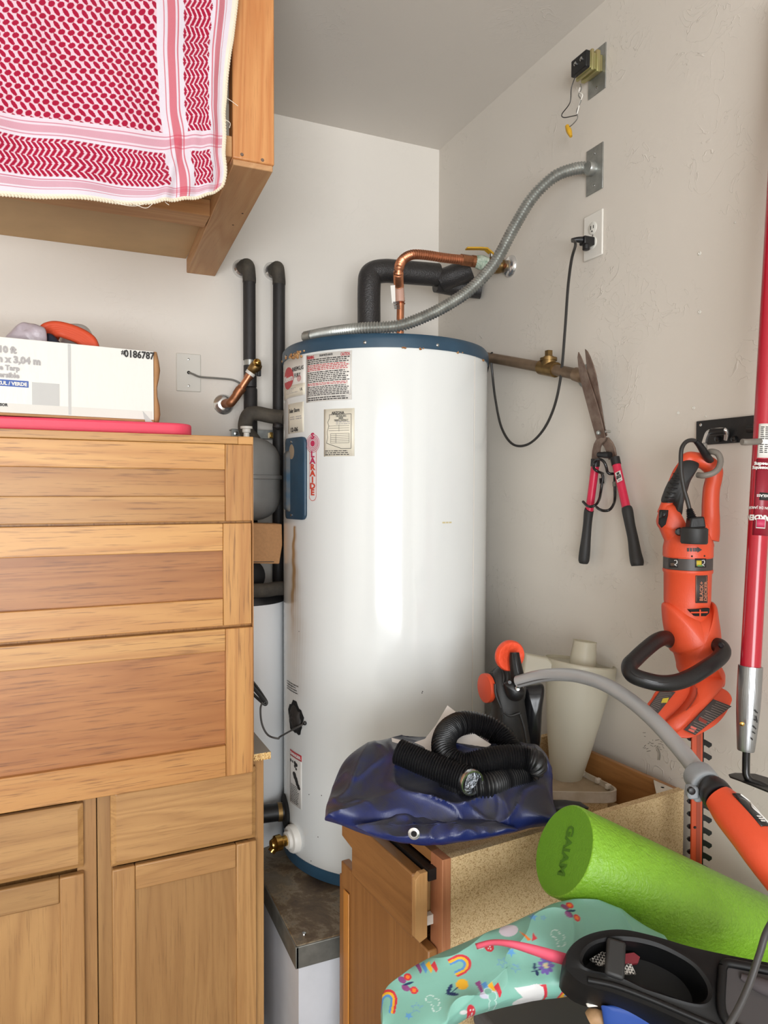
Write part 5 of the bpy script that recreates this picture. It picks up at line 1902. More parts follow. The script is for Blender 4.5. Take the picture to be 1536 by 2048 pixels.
# ------------------------------------------------------------------ blue tarpaulin heap
dt = lambda y: 1.35 + (1690 - y) / 210 * .24
tout = [(650, 1641), (654, 1610), (668, 1560), (690, 1518), (730, 1492), (790, 1479), (850, 1480), (950, 1478), (1040, 1488), (1088, 1508), (1103, 1550), (1107, 1600), (1110, 1646), (1060, 1655), (1010, 1668), (930, 1680), (850, 1684), (770, 1676), (700, 1656)]
op = [D(x, y, dt(y)) for x, y in tout]
dense = [V(p) for p in catmull([tuple(p) for p in op + [op[0]]], 12)[:-1]]
tn = (-CF + UZ * .75).normalized()
tarp = empty('blue_tarp', qp(.2, .2, ZA), 'crumpled dark blue tarpaulin heaped on the open cabinet with the black hose on it', 'tarp')


def crumple(p):
    w = p + V((mnoise.noise(p * 5), mnoise.noise(p * 5 + V((9, 0, 0))), mnoise.noise(p * 5 + V((0, 9, 0))))) * .05
    a = mnoise.noise(p * 6.0)
    r = 1 - abs(mnoise.noise(w * 7.5 + V((3, 7, 1))))
    r2 = 1 - abs(mnoise.noise(w * 15 + V((13, 2, 5))))
    return p + tn * (a * .016 + (r ** 5) * .020 + r2 ** 8 * .006 - .012)


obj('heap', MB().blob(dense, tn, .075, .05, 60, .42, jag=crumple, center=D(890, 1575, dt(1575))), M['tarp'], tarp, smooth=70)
fo_ = [(705, 1655), (760, 1640), (790, 1618), (845, 1640), (905, 1648), (960, 1640), (1010, 1650), (1035, 1660), (1000, 1671), (930, 1684), (850, 1690), (775, 1681)]
op = [D(x, y, dt(y) - .035) for x, y in fo_]
dense = [V(p) for p in catmull([tuple(p) for p in op + [op[0]]], 10)[:-1]]
obj('hem_fold', MB().blob(dense, tn, .030, .03, 24, .5, jag=lambda p: p + tn * (mnoise.noise(p * 16) * .008 + (1 - abs(mnoise.noise(p * 22))) ** 4 * .010 - .003)), M['tarp'], tarp, smooth=70)
for path in (((885, 1600), (920, 1606), (955, 1618), (985, 1628), (960, 1636)), ((765, 1590), (785, 1620), (830, 1638), (880, 1640)), ((745, 1540), (765, 1570), (775, 1600), (800, 1625)), ((1000, 1600), (1040, 1590), (1080, 1600))):
    pass
g = D(828, 1667, dt(1667) - .072)
obj('grommet', MB().lathe([(.0048, 0), (.0105, 0), (.0108, .0015), (.008, .003), (.0056, .0028), (.0048, .0008)], g, -CF - CR * .15 + CU * .05, 26, caps=False), M['chrome'], tarp)
obj('grommet_hole', MB().lathe([(.005, 0), (.005, .0006)], g + CF * .0005, -CF - CR * .15 + CU * .05, 18), M['dark_hole'], tarp)
# white sheet between tarp and hose
dp_ = lambda y: dt(y) - .066
ps = [(783, 1476), (800, 1480), (826, 1486), (850, 1478), (872, 1450), (895, 1411), (912, 1424), (945, 1465), (1000, 1500), (1052, 1535), (1030, 1556), (992, 1586), (960, 1575), (900, 1540), (815, 1512), (797, 1510), (786, 1494)]
o = obj('paper_sheet', MB().prism([D(x, y, dp_(y) + .014 * math.sin(x / 31)) for x, y in ps], CF * .0016), M['paper'], smooth=30)
tag(o, 'creased off white paper sheet lying between the blue tarp and the black hose', 'paper')

# ribbed hose
dh = lambda y: dt(y) - .10
hose = empty('ribbed_hose', D(950, 1575, dh(1575)), 'black ribbed vacuum hose coiled loosely on the blue tarp', 'hose')
HRD = .0235
pa_ = [(797, 1503), (822, 1514), (852, 1527), (880, 1538), (910, 1549), (937, 1560)]
A_h = [D(x, y, dh(y) - .015) for x, y in pa_]
obj('hose_length', MB().tube(A_h, HRD, 20, 8, rib=(.0054, .0022)), M['black'], hose, smooth=80)
pb2 = [(1030, 1520, .05), (1015, 1490, .04), (993, 1465, .03), (958, 1449, .02), (922, 1447, .01), (896, 1463, 0), (887, 1492, -.005), (898, 1518, -.005), (930, 1531, -.005), (970, 1523, -.01), (1010, 1515, -.01), (1045, 1516, -.005), (1066, 1522, .0), (1068, 1532, .02), (1048, 1543, .035), (1010, 1558, .03), (970, 1570, .015), (930, 1570, .02), (890, 1556, .03)]
obj('hose_length', MB().tube([D(x, y, dh(y) + o_) for x, y, o_ in pb2], HRD, 20, 10, rib=(.0054, .0022)), M['black'], hose, smooth=80)
ed = (A_h[-1] - A_h[-2]).normalized()
ed = (ed * .6 - CF * .8).normalized()
obj('foil_end', MB().lathe([(.0245, -.006), (.0255, .0), (.0245, .004), (.0215, .0042), (.02, -.004), (.006, -.005)], A_h[-1] + ed * .010, ed, 24, caps=False), M['steel'], hose)
obj('foil_crumple', MB().lathe([(.019, -.003), (.012, .001), (.001, -.002)], A_h[-1] + ed * .010, ed, 20).mesh('foil_crumple'), mat('crinkled_foil', (170, 176, 186), .25, .9, bump=1.0, bscale=140), hose)

# ------------------------------------------------------------------ string trimmer
DT = 1.73
stg = empty('string_trimmer', D(1030, 1480, DT), 'string trimmer with a curved grey shaft, black head and orange wheel lying across the cabinet', 'trimmer')


def outl(pts, d, n=6):
    P_ = [D(*(q if len(q) == 3 else (q[0], q[1], d))) for q in pts]
    return [V(p) for p in catmull([tuple(p) for p in P_ + [P_[0]]], n)[:-1]]


obj('head_housing', MB().blob(outl([(986, 1342), (1000, 1332), (1020, 1342), (1044, 1372), (1050, 1410), (1056, 1450), (1062, 1510), (1040, 1525), (1000, 1520), (975, 1490), (972, 1450), (982, 1420), (984, 1380)], DT), -CF - CR * .2, .055, .05, 12, .5), M['black_soft'], stg, smooth=60)
obj('cutting_guard', MB().blob(outl([(1050, 1371), (1070, 1369), (1087, 1371), (1083, 1420), (1076, 1500), (1050, 1510), (1044, 1440)], DT + .03), -CF, .03, .04, 10, .35), M['black_gl'], stg, smooth=60)
obj('motor_collar', MB().blob(outl([(1006, 1366), (1024, 1360), (1044, 1372), (1050, 1388), (1036, 1402), (1016, 1396)], DT - .055), -CF, .018, .02, 8, .5), M['black'], stg, smooth=60)
for pth_ in (((990, 1368), (992, 1390), (1002, 1415)), ((1008, 1425), (1020, 1432), (1040, 1426)), ((1040, 1428), (1048, 1455), (1054, 1490)), ((1006, 1430), (1005, 1460), (1005, 1490))):
    obj('moulded_rib', MB().tube([D(x, y, DT - .052) for x, y in pth_], .003, 8, 5), M['black_soft'], stg)
wcn = D(1019, 1311, DT - .03)
wn = (-CF + CR * .35 - CU * .1).normalized()
obj('edge_wheel', MB().lathe([(.012, -.012), (.030, -.012), (.036, -.006), (.037, .004), (.034, .010), (.026, .011), (.02, .007), (.004, .007)], wcn, wn, 40), mat('bright_orange', (240, 84, 50), .45, bump=.3, bscale=90), stg, smooth=50)
obj('wheel_arm', MB().tube([(D(1029, 1305, DT - .052), .011), (D(1030, 1322, DT - .056), .0135), (D(1034, 1345, DT - .058), .015), (D(1038, 1366, DT - .056), .017)], .014, 14, 5), M['black'], stg, smooth=60)
for k in (-4, 0, 4):
    obj('arm_rib', MB().tube([D(1029 + k, 1308, DT - .066), D(1031 + k, 1330, DT - .0705), D(1035 + k * 1.2, 1350, DT - .073)], .0018, 6, 4), M['black_soft'], stg)
obj('guide_disc', MB().lathe([(.034, -.006), (.035, 0), (.034, .006), (.01, .008)], D(973, 1376, DT - .01), (CR * -.93 - CF * .36).normalized(), 32), M['orange'], stg)
for i in range(4):
    obj('spool_rib', MB().lathe([(.026 + .002 * i, -.003), (.028 + .002 * i, 0), (.026 + .002 * i, .003)], D(981 + i * 6, 1367 - i * 3, DT - .01), (CR * -.9 - CF * .4 + CU * .3).normalized(), 24), M['black_soft'], stg)
obj('head_screw', MB().lathe([(.006, 0), (.005, .003), (.002, .002)], D(1035, 1377, DT - .082), -CF, 12), M['steel'], stg)
obj('head_screw', MB().lathe([(.005, 0), (.004, .003)], D(1019, 1364, DT - .075), -CF, 12), M['black_gl'], stg)
shp = [(1036, 1363, 1.655), (1080, 1352, 1.61), (1120, 1349, 1.56), (1160, 1353, 1.51), (1210, 1369, 1.44), (1260, 1400, 1.37), (1310, 1443, 1.29), (1360, 1498, 1.21), (1398, 1546, 1.145), (1425, 1580, 1.10)]
sp = [D(x, y, d) for x, y, d in shp]
obj('shaft', MB().tube(sp, .0140, 20, 8), M['alu_bare'], stg)
obj('shaft_groove', MB().tube([D(x - (4 if x > 1250 else 1), y + (7 if x < 1250 else 6), d - .0134) for x, y, d in shp[:-1]], .0016, 6, 8), mat('dark_groove', (84, 82, 82), .6), stg)
sdir = (sp[-1] - sp[-2]).normalized()
c1 = D(1404, 1560, 1.13)
obj('lock_clamp', MB().tube([(c1 - sdir * .016, .0215), (c1 - sdir * .012, .024), (c1 + sdir * .012, .024), (c1 + sdir * .017, .022)], .024, 22, 3), M['grey_pl'] if False else mat('mid_grey_plastic', (142, 146, 150), .4), stg)
obj('clamp_ear', MB().box(D(1384, 1583, 1.11), (.016, .018, .018), (sdir, CR, CU)).box(D(1392, 1590, 1.115), (.02, .012, .014), (sdir, CR, CU)), bpy.data.materials['mid_grey_plastic'], stg, bevel=.004)
obj('clamp_bolt', MB().lathe([(.0055, 0), (.0055, .006), (.003, .007)], D(1381, 1580, 1.098), -CF, 10), M['black'], stg)
obj('clamp_liner', MB().tube([c1 - sdir * .020, c1 - sdir * .014], .0195, 20), M['black'], stg)
c2 = D(1428, 1583, 1.10)
obj('grip_collar', MB().tube([(c1 + sdir * .017, .019), (c2 - sdir * .002, .023), (c2 + sdir * .012, .024), (c2 + sdir * .018, .022)], .022, 20, 4), M['black'], stg)
hpth = [c2 + sdir * .014, D(1462, 1623, 1.065), D(1500, 1668, 1.03), D(1540, 1718, 1.00), D(1600, 1790, .97), D(1660, 1862, .95)]
gr_ = obj('grip', MB().tube([(hpth[0], .022), (hpth[1], .0275), (hpth[2], .029), (hpth[3], .030), (hpth[4], .030), (hpth[5], .026)], .03, 24, 8), M['orange'], stg, smooth=60)
lc = D(1484, 1606, 1.02)
ld = (hpth[2] - hpth[1]).normalized()
lw = ld.cross(CF).normalized()
if lw.dot(CU) < 0:
    lw = -lw
axm = hpth[1] * .45 + hpth[2] * .55
vt = (-CF * .72 + lw * .70).normalized()
vt = (vt - ld * vt.dot(ld)).normalized()
lab = MB()
rows = []
b1_ = ld.cross(vt)
for i in range(9):
    an = math.radians(-34 + 68 * i / 8)
    dirv = vt * math.cos(an) + b1_ * math.sin(an)
    rows.append([tuple(axm + ld * s_ + dirv * (.0292 + (s_ * .012))) for s_ in (-.030, -.015, 0, .015, .030)])
lab.grid(np.array(rows))
o = obj('grip_label', lab, M['black_gl'], gr_, smooth=60)
s_ = o.modifiers.new('thick', 'SOLIDIFY')
s_.thickness = .001
wv = MB()
wv.tube([axm + ld * (-.026 + .052 * t) + (vt * math.cos(a) + b1_ * math.sin(a)) * .0305 for t, a in ((0, .2), (.2, -.2), (.45, .15), (.7, -.05), (.95, -.3))], .0009, 6, 6)
wv.tube([axm + ld * (-.02 + .04 * t) + (vt * math.cos(a) + b1_ * math.sin(a)) * .0305 for t, a in ((0, -.35), (.3, -.1), (.6, -.35), (.95, .1))], .0008, 6, 6)
obj('label_lines', wv, M['ink_white'], o)
for s_ in range(3):
    a = .25
    dirv = vt * math.cos(a) + b1_ * math.sin(a)
    obj('label_bars', MB().box(axm + ld * (.014 + .004 * s_) + dirv * .0303, (.0018, .008, .0008), (ld, dirv.cross(ld), dirv)), M['ink_white'], o)

# ------------------------------------------------------------------ foam roller
l0, l1 = D(1127, 1699, 1.225), D(1566, 1899, 1.345)
rd = (l1 - l0).normalized()
rl = obj('foam_roller', MB().lathe([(.0735, 0), (.076, .0025), (.076, (l1 - l0).length - .003), (.073, (l1 - l0).length)], l0, rd, 64, ref=CU), M['green'], smooth=50)
tag(rl, 'bright green foam roller lying slanted beside the trimmer grip', 'foam roller')
obj('cut_end', MB().lathe([(.0732, -.0004), (.001, -.0006)], l0, rd, 48, caps=False), M['green_end'], rl)
rr = (CR - rd * CR.dot(rd)).normalized()
ru = (CU - rd * CU.dot(rd)).normalized()
tdir = (-ru * .93 + rr * .42).normalized()
text_on('print', 'GAIAM', .0265, l0 - rd * .0012 + tdir * .001 - tdir.cross(-rd) * 0, tdir, (tdir.cross(rd) * 1).normalized(), M['ink_green'], rl, bold=.0010, align='CENTER', lift=0)

# ------------------------------------------------------------------ hedge shears hung on a wire hook
def sx_(a, b):
    return 1120 + a / 4.357, 680 + b / 4.357


def SW(a, b, off=.02):
    x, y = sx_(a, b)
    return PX(x, y, XR - off - .055 * max(0.0, min(1.0, (1000 - b) / 900)))


shr = empty('hedge_shears', SW(400, 1000, .0), 'rusty hedge shears with rose red handles and black grips hung on the right wall', 'shears')
WN = V((-1, 0, 0))
lb = [(166, 104), (159, 150), (164, 210), (172, 280), (188, 360), (210, 450), (245, 580), (280, 710), (305, 800), (326, 872), (352, 866), (402, 852), (392, 800), (382, 760), (360, 670), (330, 560), (295, 450), (258, 342), (225, 240), (190, 150)]
rb = [(224, 79), (231, 160), (240, 240), (255, 330), (292, 440), (330, 555), (362, 670), (388, 770), (404, 840), (414, 830), (400, 760), (378, 650), (356, 520), (338, 420), (322, 310), (296, 220), (268, 145), (244, 98)]
obj('blade', MB().prism([SW(a, b, .024) for a, b in lb], WN * .003), M['rustblade'], shr, bevel=.0006)
obj('blade', MB().prism([SW(a, b, .020) for a, b in rb], WN * .003), M['rustblade'], shr, bevel=.0006)
obj('ground_edge', MB().tube([SW(322, 312, .0235), SW(345, 430, .0235), (SW(372, 600, .0235)), SW(400, 780, .0235)], .0011, 6, 5), M['steel'], shr)
yl = [(326, 868), (306, 905), (292, 965), (286, 1045), (345, 1045), (352, 990), (360, 940), (372, 905), (402, 880), (410, 850), (370, 850)]
yr = [(352, 862), (372, 905), (395, 930), (415, 975), (434, 1045), (498, 1005), (486, 940), (462, 888), (428, 848), (402, 846)]
obj('tang', MB().prism([SW(a, b, .025) for a, b in yl], WN * .005), M['rustblade'], shr, bevel=.001)
obj('tang', MB().prism([SW(a, b, .019) for a, b in yr], WN * .005), M['rustblade'], shr, bevel=.001)
obj('pivot_bolt', MB().lathe([(.0062, -.012), (.0062, .003), (.004, .005)], SW(338, 808, .029), WN, 6), M['galv'], shr)
obj('pivot_bolt', MB().lathe([(.0035, -.012), (.0035, .002), (.002, .003)], SW(403, 797, .026), WN, 10), M['steel'], shr)
obj('bumper', MB().tube([(SW(338, 1000, .032), .0075), (SW(385, 1001, .032), .0075)], .0075, 14, smooth=False).tube([(SW(384, 1001, .032), .0085), (SW(436, 1004, .032), .0085)], .0085, 14, smooth=False), M['black'], shr)


def handle(pc0, pc1, pt1, pg):
    obj('ferrule', MB().tube([(SW(*pc0, .03), .0118), (SW(*pc1, .03), .0118)], .0118, 18, smooth=False), M['black'], shr)
    obj('handle_tube', MB().tube([(SW(*pc1, .03), .0105), (SW(*pt1, .032), .0105)], .0105, 18, smooth=False), M['rose'], shr)
    obj('rubber_grip', MB().tube([(SW(a, b, .034), r) for a, b, r in pg], .012, 18, 6), M['black_soft'], shr, smooth=60)


handle((310, 1036), (306, 1102), (256, 1490), [(258, 1478, .0118), (250, 1500, .0125), (240, 1600, .0115), (228, 1720, .0125), (216, 1840, .0145), (208, 1915, .0145), (205, 1945, .0115)])
handle((478, 1024), (492, 1088), (580, 1470), [(578, 1458, .0118), (588, 1490, .0135), (610, 1610, .0125), (636, 1730, .0128), (656, 1860, .0148), (670, 1930, .0160), (674, 1968, .0140)])
# price sticker on the tube
pc_ = SW(512, 1190, .0418)
td = (SW(580, 1470, .03) - SW(492, 1088, .03)).normalized()
tsd = td.cross(WN).normalized()
if tsd.dot(CR) < 0:
    tsd = -tsd
stk = obj('price_sticker', MB().box(pc_, (.026, .0006, .019), (td, WN, tsd)), M['labelw'], shr)
text_on('price', '$13', .0105, pc_ + td * .004 + WN * .0006 - tsd * .0075, tsd, -td, M['ink'], stk, bold=.0007)
obj('print_block', MB().box(pc_ - td * .008 + WN * .0005, (.006, .0006, .009), (td, WN, tsd)), M['ink'], stk)
obj('print_block', MB().box(pc_ + td * .0095 + WN * .0005, (.003, .0006, .010), (td, WN, tsd)), M['ink_grey'], stk)

hk = empty('wire_hook', SW(350, 1250, 0), 'bent black wire hook screwed to the wall carrying the hedge shears', 'hook')
H_ = lambda pts: [SW(*p) for p in pts]
obj('wire', MB().tube(H_([(372, 1165, .004), (370, 1162, .03), (330, 1146, .055), (298, 1122, .062), (294, 1082, .06), (318, 1046, .058), (350, 1040, .058), (384, 1064, .055), (404, 1110, .05), (414, 1150, .045), (436, 1166, .04), (466, 1166, .03), (478, 1180, .012), (476, 1240, .006), (478, 1380, .008), (462, 1440, .03), (430, 1480, .05), (385, 1488, .058), (345, 1476, .06), (318, 1456, .06)]), .0036, 10, 6), M['black_gl'], hk)
obj('wire', MB().tube(H_([(368, 1168, .010), (374, 1200, .008), (366, 1250, .010), (356, 1320, .014), (344, 1380, .03), (318, 1430, .055), (280, 1450, .066), (240, 1446, .068), (200, 1408, .066)]), .0036, 10, 6), M['black_gl'], hk)
obj('screw_plate', MB().tube(H_([(362, 1205, .006), (366, 1250, .006)]), .006, 10), M['black'], hk)
obj('screw_plate', MB().tube(H_([(474, 1235, .006), (476, 1275, .006)]), .005, 10), M['galv_dull'], hk)

# ------------------------------------------------------------------ tool rack
rk_p = [PX(1397, 843, XR), PX(1512, 834, XR), PX(1512, 882, XR), PX(1397, 891, XR)]
rk = empty('tool_rack', PX(1440, 865, XR), 'black wall rack plate with steel hooks holding the hedge trimmer and red pole', 'rack')
zr1, zr0 = PX(1397, 843, XR).z, PX(1397, 891, XR).z
yr1 = PX(1397, 865, XR).y
obj('back_plate', MB().bx(XR - .008, XR - .0005, yr1 - .30, yr1, zr0, zr1), M['black'], rk, bevel=.0015)
obj('plate_screw', MB().lathe([(.004, 0), (.0035, .0015), (.001, .001)], PX(1402, 850, XR - .008), WN, 12), M['steel'], rk)
for x in (1438, 1471):
    obj('rubber_boss', MB().lathe([(.007, 0), (.006, .008), (.003, .009)], PX(x, 878, XR - .008), WN, 12), M['black_gl'], rk)


def rw(x, y, off):
    return PX(x, y, XR - off)


obj('hook_rod', MB().tube([rw(1452, 878, .01), rw(1453, 866, .02), rw(1448, 860, .026), rw(1425, 862, .03), rw(1416, 866, .034), rw(1411, 878, .05), rw(1408, 890, .08)], .0052, 12, 6), M['chrome'], rk)
obj('hook_sleeve', MB().tube([rw(1450, 862, .026), rw(1422, 864, .031)], .0075, 12), M['black'], rk)
obj('coated_hook', MB().tube([rw(1408, 888, .08), D(1410, 905, 1.50), D(1424, 903, 1.47), D(1436, 908, 1.46), D(1441, 922, 1.455), D(1436, 938, 1.45), D(1424, 947, 1.45), D(1408, 951, 1.455), D(1396, 950, 1.47)], .0062, 12, 8), mat('grey_vinyl', (118, 112, 104), .5), rk)
obj('hook_rod', MB().tube([rw(1510, 858, .01), rw(1495, 858, .012)], .0075, 12), M['black'], rk)
obj('coated_hook', MB().tube([rw(1530, 866, .01), D(1540, 880, 1.38), D(1500, 884, 1.335), D(1484, 884, 1.33)], .006, 12, 8), bpy.data.materials['grey_vinyl'], rk)

# ------------------------------------------------------------------ hedge trimmer
DH = 1.50


def hx(a, b, d=DH):                 # upper crop coordinates
    return D(1280 + a / 5.39, 860 + b / 5.39, d)


def hy(a, b, d=DH):                 # lower crop coordinates
    return D(1240 + a / 6.4, 1180 + b / 6.4, d)


ht = empty('hedge_trimmer', D(1375, 1200, DH), 'orange electric hedge trimmer with black loop handle hanging blade down from the rack', 'hedge trimmer')
s1 = DH / FPX
axc = D(1375, 1150, DH)
zz = lambda y: D(1375, y, DH).z
R0 = 44 * s1
axb = V((axc.x, axc.y, 0))
obj('motor_body', MB().lathe([(R0 * .97, zz(1212)), (R0, zz(1200)), (R0 * 1.02, zz(1146)), (R0 * 1.07, zz(1143)), (R0 * 1.07, zz(1138)), (R0 * 1.04, zz(1137)), (R0 * 1.04, zz(1113)), (R0 * 1.07, zz(1112)), (R0 * 1.07, zz(1095)), (R0 * 1.02, zz(1082)), (R0 * .9, zz(1068)), (R0 * .3, zz(1060))], axb, n=48), M['orange'], ht, smooth=40)
bd_ = obj('black_band', MB().lathe([(R0 * 1.03, zz(1137.5)), (R0 * 1.05, zz(1136.5)), (R0 * 1.05, zz(1114.5)), (R0 * 1.03, zz(1113.5))], axb, n=48, caps=False), M['greylabel'], ht)
f2 = (V((CF.x, CF.y, 0)) * math.cos(.40) + V((CR.x, CR.y, 0)) * math.sin(.40)).normalized()   # view direction at this spot


def bpt(x, y, r):
    """point on the motor cylinder seen at pixel x,y"""
    d = ray(x, y)
    dx = V((d.x, d.y, 0))
    o = V((CAM.x, CAM.y, 0)) - axb
    a, b, c = dx.dot(dx), dx.dot(o), o.dot(o) - r * r
    t = (-b - math.sqrt(max(b * b - a * c, 0))) / a
    return CAM + d * t


def bquad(name, x0, x1, y0, y1, mt, r, parent, n=8, th=.0006):
    rows = [[tuple(bpt(x0 + (x1 - x0) * j / n, y, r)) for j in range(n + 1)] for y in (y0, (y0 + y1) / 2, y1)]
    o = obj(name, MB().grid(np.array(rows)), mt, parent, smooth=60)
    s_ = o.modifiers.new('thick', 'SOLIDIFY')
    s_.thickness, s_.offset = th, 0
    return o


rB = R0 * 1.055
for (x0, x1) in ((1338, 1356), (1390, 1412)):
    b_ = bquad('band_picture', x0, x1, 1117, 1135, M['ink'], rB, bd_)
    bquad('picture_block', x0 + 3, x0 + (x1 - x0) * .6, 1121 + (5 if x0 < 1350 else 0), 1132, M['ink_yel'] if x0 > 1350 else mat('dim_brown_print', (96, 78, 66), .5), rB + .0007, b_)
    if x0 > 1350:
        bquad('picture_block', x0 + 5, x0 + (x1 - x0) * .7, 1130, 1133, mat('leaf_green_print', (92, 140, 80), .5), rB + .0010, b_)
    wmb = MB()
    xx = x0 + (x1 - x0) * .8
    wmb.tube([bpt(xx - 4, 1121, rB + .001), bpt(xx + 1, 1121, rB + .001), bpt(xx + 1, 1127, rB + .001), bpt(xx - 3, 1129, rB + .001), bpt(xx + 1, 1132, rB + .001)], .0007, 5, 4)
    obj('white_squiggle', wmb, M['ink_white'], b_)
for (x, y) in ((1384, 1112.5), (1409, 1112)):
    obj('body_screw', MB().lathe([(.002, 0), (.001, .001)], bpt(x, y, R0 * 1.075), -CF, 8), M['black'], ht)
bp_ = bquad('brand_plate', 1391, 1415, 1150, 1206, M['greylabel'], R0 * 1.022, ht)
tdr = UZ
for (x, w) in ((1405.5, 'BLACK+'), (1413.3, 'DECKER')):
    o0 = bpt(x, 1202, R0 * 1.032)
    upv = -(V((CR.x, CR.y, 0)).normalized())
    upv = (bpt(x - 5, 1180, R0 * 1.03) - bpt(x + 1, 1180, R0 * 1.03)).normalized()
    text_on('brand_word', w, .0108, o0, UZ, upv, M['ink_bronze'], bp_, bold=.0003, sx=1.0, lift=.0004)
fr = MB()
fr.tube([bpt(x, y, R0 * 1.03) for x, y in ((1393, 1153), (1413, 1153), (1413.5, 1178), (1413, 1203), (1393, 1203), (1392.6, 1178), (1393, 1153))], .0004, 4, smooth=False)
obj('plate_border', fr, M['ink_bronze'], bp_)
# arrow and slots
ar = MB()
for x in (1374, 1380, 1386, 1391):
    ar.prism([bpt(x, 1096, R0 * 1.082), bpt(x + 4, 1096, R0 * 1.082), bpt(x + 4, 1103, R0 * 1.082), bpt(x, 1103, R0 * 1.082)], -CF * .0008)
ar.prism([bpt(1395, 1094, R0 * 1.082), bpt(1404, 1099.5, R0 * 1.082), bpt(1395, 1105, R0 * 1.082)], -CF * .0008)
obj('direction_arrow', ar, M['ink'], ht)

# rear handle: shoulder, D-shaped loop, soft grip, trigger
sh_o = [hx(a, b) for a, b in ((215, 1060), (245, 1130), (280, 1220), (285, 1290), (500, 1300), (770, 1280), (770, 1170), (790, 1120), (760, 1040), (700, 990), (600, 985), (520, 1000), (470, 1010), (430, 960), (360, 900), (350, 800), (260, 790), (215, 860), (185, 960), (190, 1020))]
dense = [V(p) for p in catmull([tuple(p) for p in sh_o + [sh_o[0]]], 5)[:-1]]
obj('rear_shoulder', MB().blob(dense, -CF, .030, .03, 14, .42, center=hx(480, 1120)), M['orange'], ht, smooth=60)
loop = [(270, 900, .016), (300, 770, .012), (345, 620, .011), (405, 470, .011), (470, 380, .012), (520, 320, .016), (620, 320, .015), (720, 360, .017), (790, 430, .018), (795, 520, .0165), (770, 640, .0165), (760, 800, .017), (760, 950, .018), (740, 1080, .022), (720, 1180, .024)]
obj('loop_handle', MB().tube([(hx(a, b), r) for a, b, r in loop], .017, 20, 8), M['orange'], ht, smooth=60)
grip = [(300, 800, .0215), (330, 660, .0225), (380, 520, .0225), (440, 410, .0215), (490, 355, .0195)]
go = [(430, 345), (370, 455), (315, 560), (270, 660), (240, 780), (345, 790), (360, 930), (420, 945), (440, 820), (480, 690), (520, 560), (570, 470), (620, 380), (600, 345), (520, 318)]
dense = [V(p) for p in catmull([tuple(hx(a, b, DH - .005)) for a, b in go + [go[0]]], 5)[:-1]]
gp = obj('soft_grip', MB().blob(dense, -CF, .024, .02, 10, .3, center=hx(410, 600, DH - .005)), M['black_soft'], ht, smooth=60)
for b in (470, 520, 570, 620, 670, 720, 765):
    k = (b - 470) / 300
    obj('grip_ridge', MB().tube([hx(360 - 105 * k, b, DH - .020), hx(395 - 100 * k, b + 14, DH - .027), hx(450 - 100 * k, b + 12, DH - .027)], .0016, 6, 4), M['black'], gp)
obj('trigger_recess', MB().blob([hx(a, b, DH - .03) for a, b in ((215, 860), (305, 862), (300, 920), (275, 1020), (235, 1055), (205, 1010))], -CF, .004, .01, 5, .3), M['dark_hole'], ht, smooth=60)
obj('trigger', MB().blob([hx(a, b, DH - .035) for a, b in ((225, 880), (285, 865), (285, 920), (258, 945), (205, 950), (215, 930))], -CF, .010, .006, 6, .4), M['black'], ht, smooth=60)
obj('lock_knob', MB().lathe([(.0085, 0), (.0085, .010), (.006, .013)], hx(425, 1095, DH - .036), -CF - CR * .4, 20), M['black_gl'], ht)
# tail cord with the moulded plug
tc = obj('tail_cord', MB().tube([hx(748, 335, DH - .01), hx(700, 270, DH - .03), hx(620, 140, DH - .045), hx(560, 110, DH - .05), hx(495, 130, DH - .055), hx(450, 200, DH - .06), hx(440, 320, DH - .062), hx(447, 480, DH - .064), hx(475, 640, DH - .066), hx(510, 760, DH - .068), hx(535, 860, DH - .068)], .0042, 12, 8), M['cord'], ht)
obj('cord_sleeve', MB().tube([(hx(755, 340, DH - .008), .0085), (hx(700, 255, DH - .03), .0078), (hx(640, 160, DH - .043), .0066), (hx(600, 115, DH - .048), .0055)], .007, 14, 5), M['black'], tc)
obj('plug_relief', MB().tube([(hx(530, 850, DH - .068), .006), (hx(560, 960, DH - .07), .0095)], .008, 12, 6, rib=(.0035, .0012)), M['black'], tc)
obj('plug_body', MB().prism([hx(a, b, DH - .058) for a, b in ((495, 945), (635, 930), (655, 1050), (480, 1060))], -CF * .026), M['black'], tc, bevel=.003)
kx = hx(585, 1130, DH - .068)
obj('round_socket', MB().lathe([(.0235, -.018), (.0255, -.015), (.0255, .012), (.022, .015), (.01, .016)], kx, (CU - CR * -.03).normalized(), 36), M['black_soft'], tc)

# gear housing below the motor
gh = [(590, 150), (545, 180), (548, 300), (560, 420), (590, 580), (640, 760), (700, 820), (740, 960), (760, 1050), (900, 1150), (1180, 1180), (1290, 1240), (1312, 1150), (1300, 1070), (1240, 1020), (1255, 900), (1270, 780), (1262, 640), (1248, 480), (1225, 330), (1200, 180), (1150, 150), (1100, 240), (950, 280), (880, 240), (760, 175), (660, 150)]
dense = [V(p) for p in catmull([tuple(hy(a, b)) for a, b in gh + [gh[0]]], 5)[:-1]]
obj('gear_housing', MB().blob(dense, -CF, .055, .04, 14, .45, center=hy(930, 640)), M['orange'], ht, smooth=60)
obj('housing_neck', MB().lathe([(R0 * .97, zz(1205)), (R0 * .99, zz(1225)), (R0 * .8, zz(1260)), (R0 * .4, zz(1290))], axb, n=40), M['orange'], ht, smooth=60)
vp = [hy(a, b, DH - .050) for a, b in ((885, 255), (1150, 235), (1140, 300), (1100, 335), (960, 335))]
vt_ = obj('vent_slots', MB().prism(vp, CF * .01), M['dark_hole'], ht)
obj('vent_bar', MB().tube([hy(905, 290, DH - .052), hy(1120, 285, DH - .052)], .0016, 8), M['orange'], vt_)
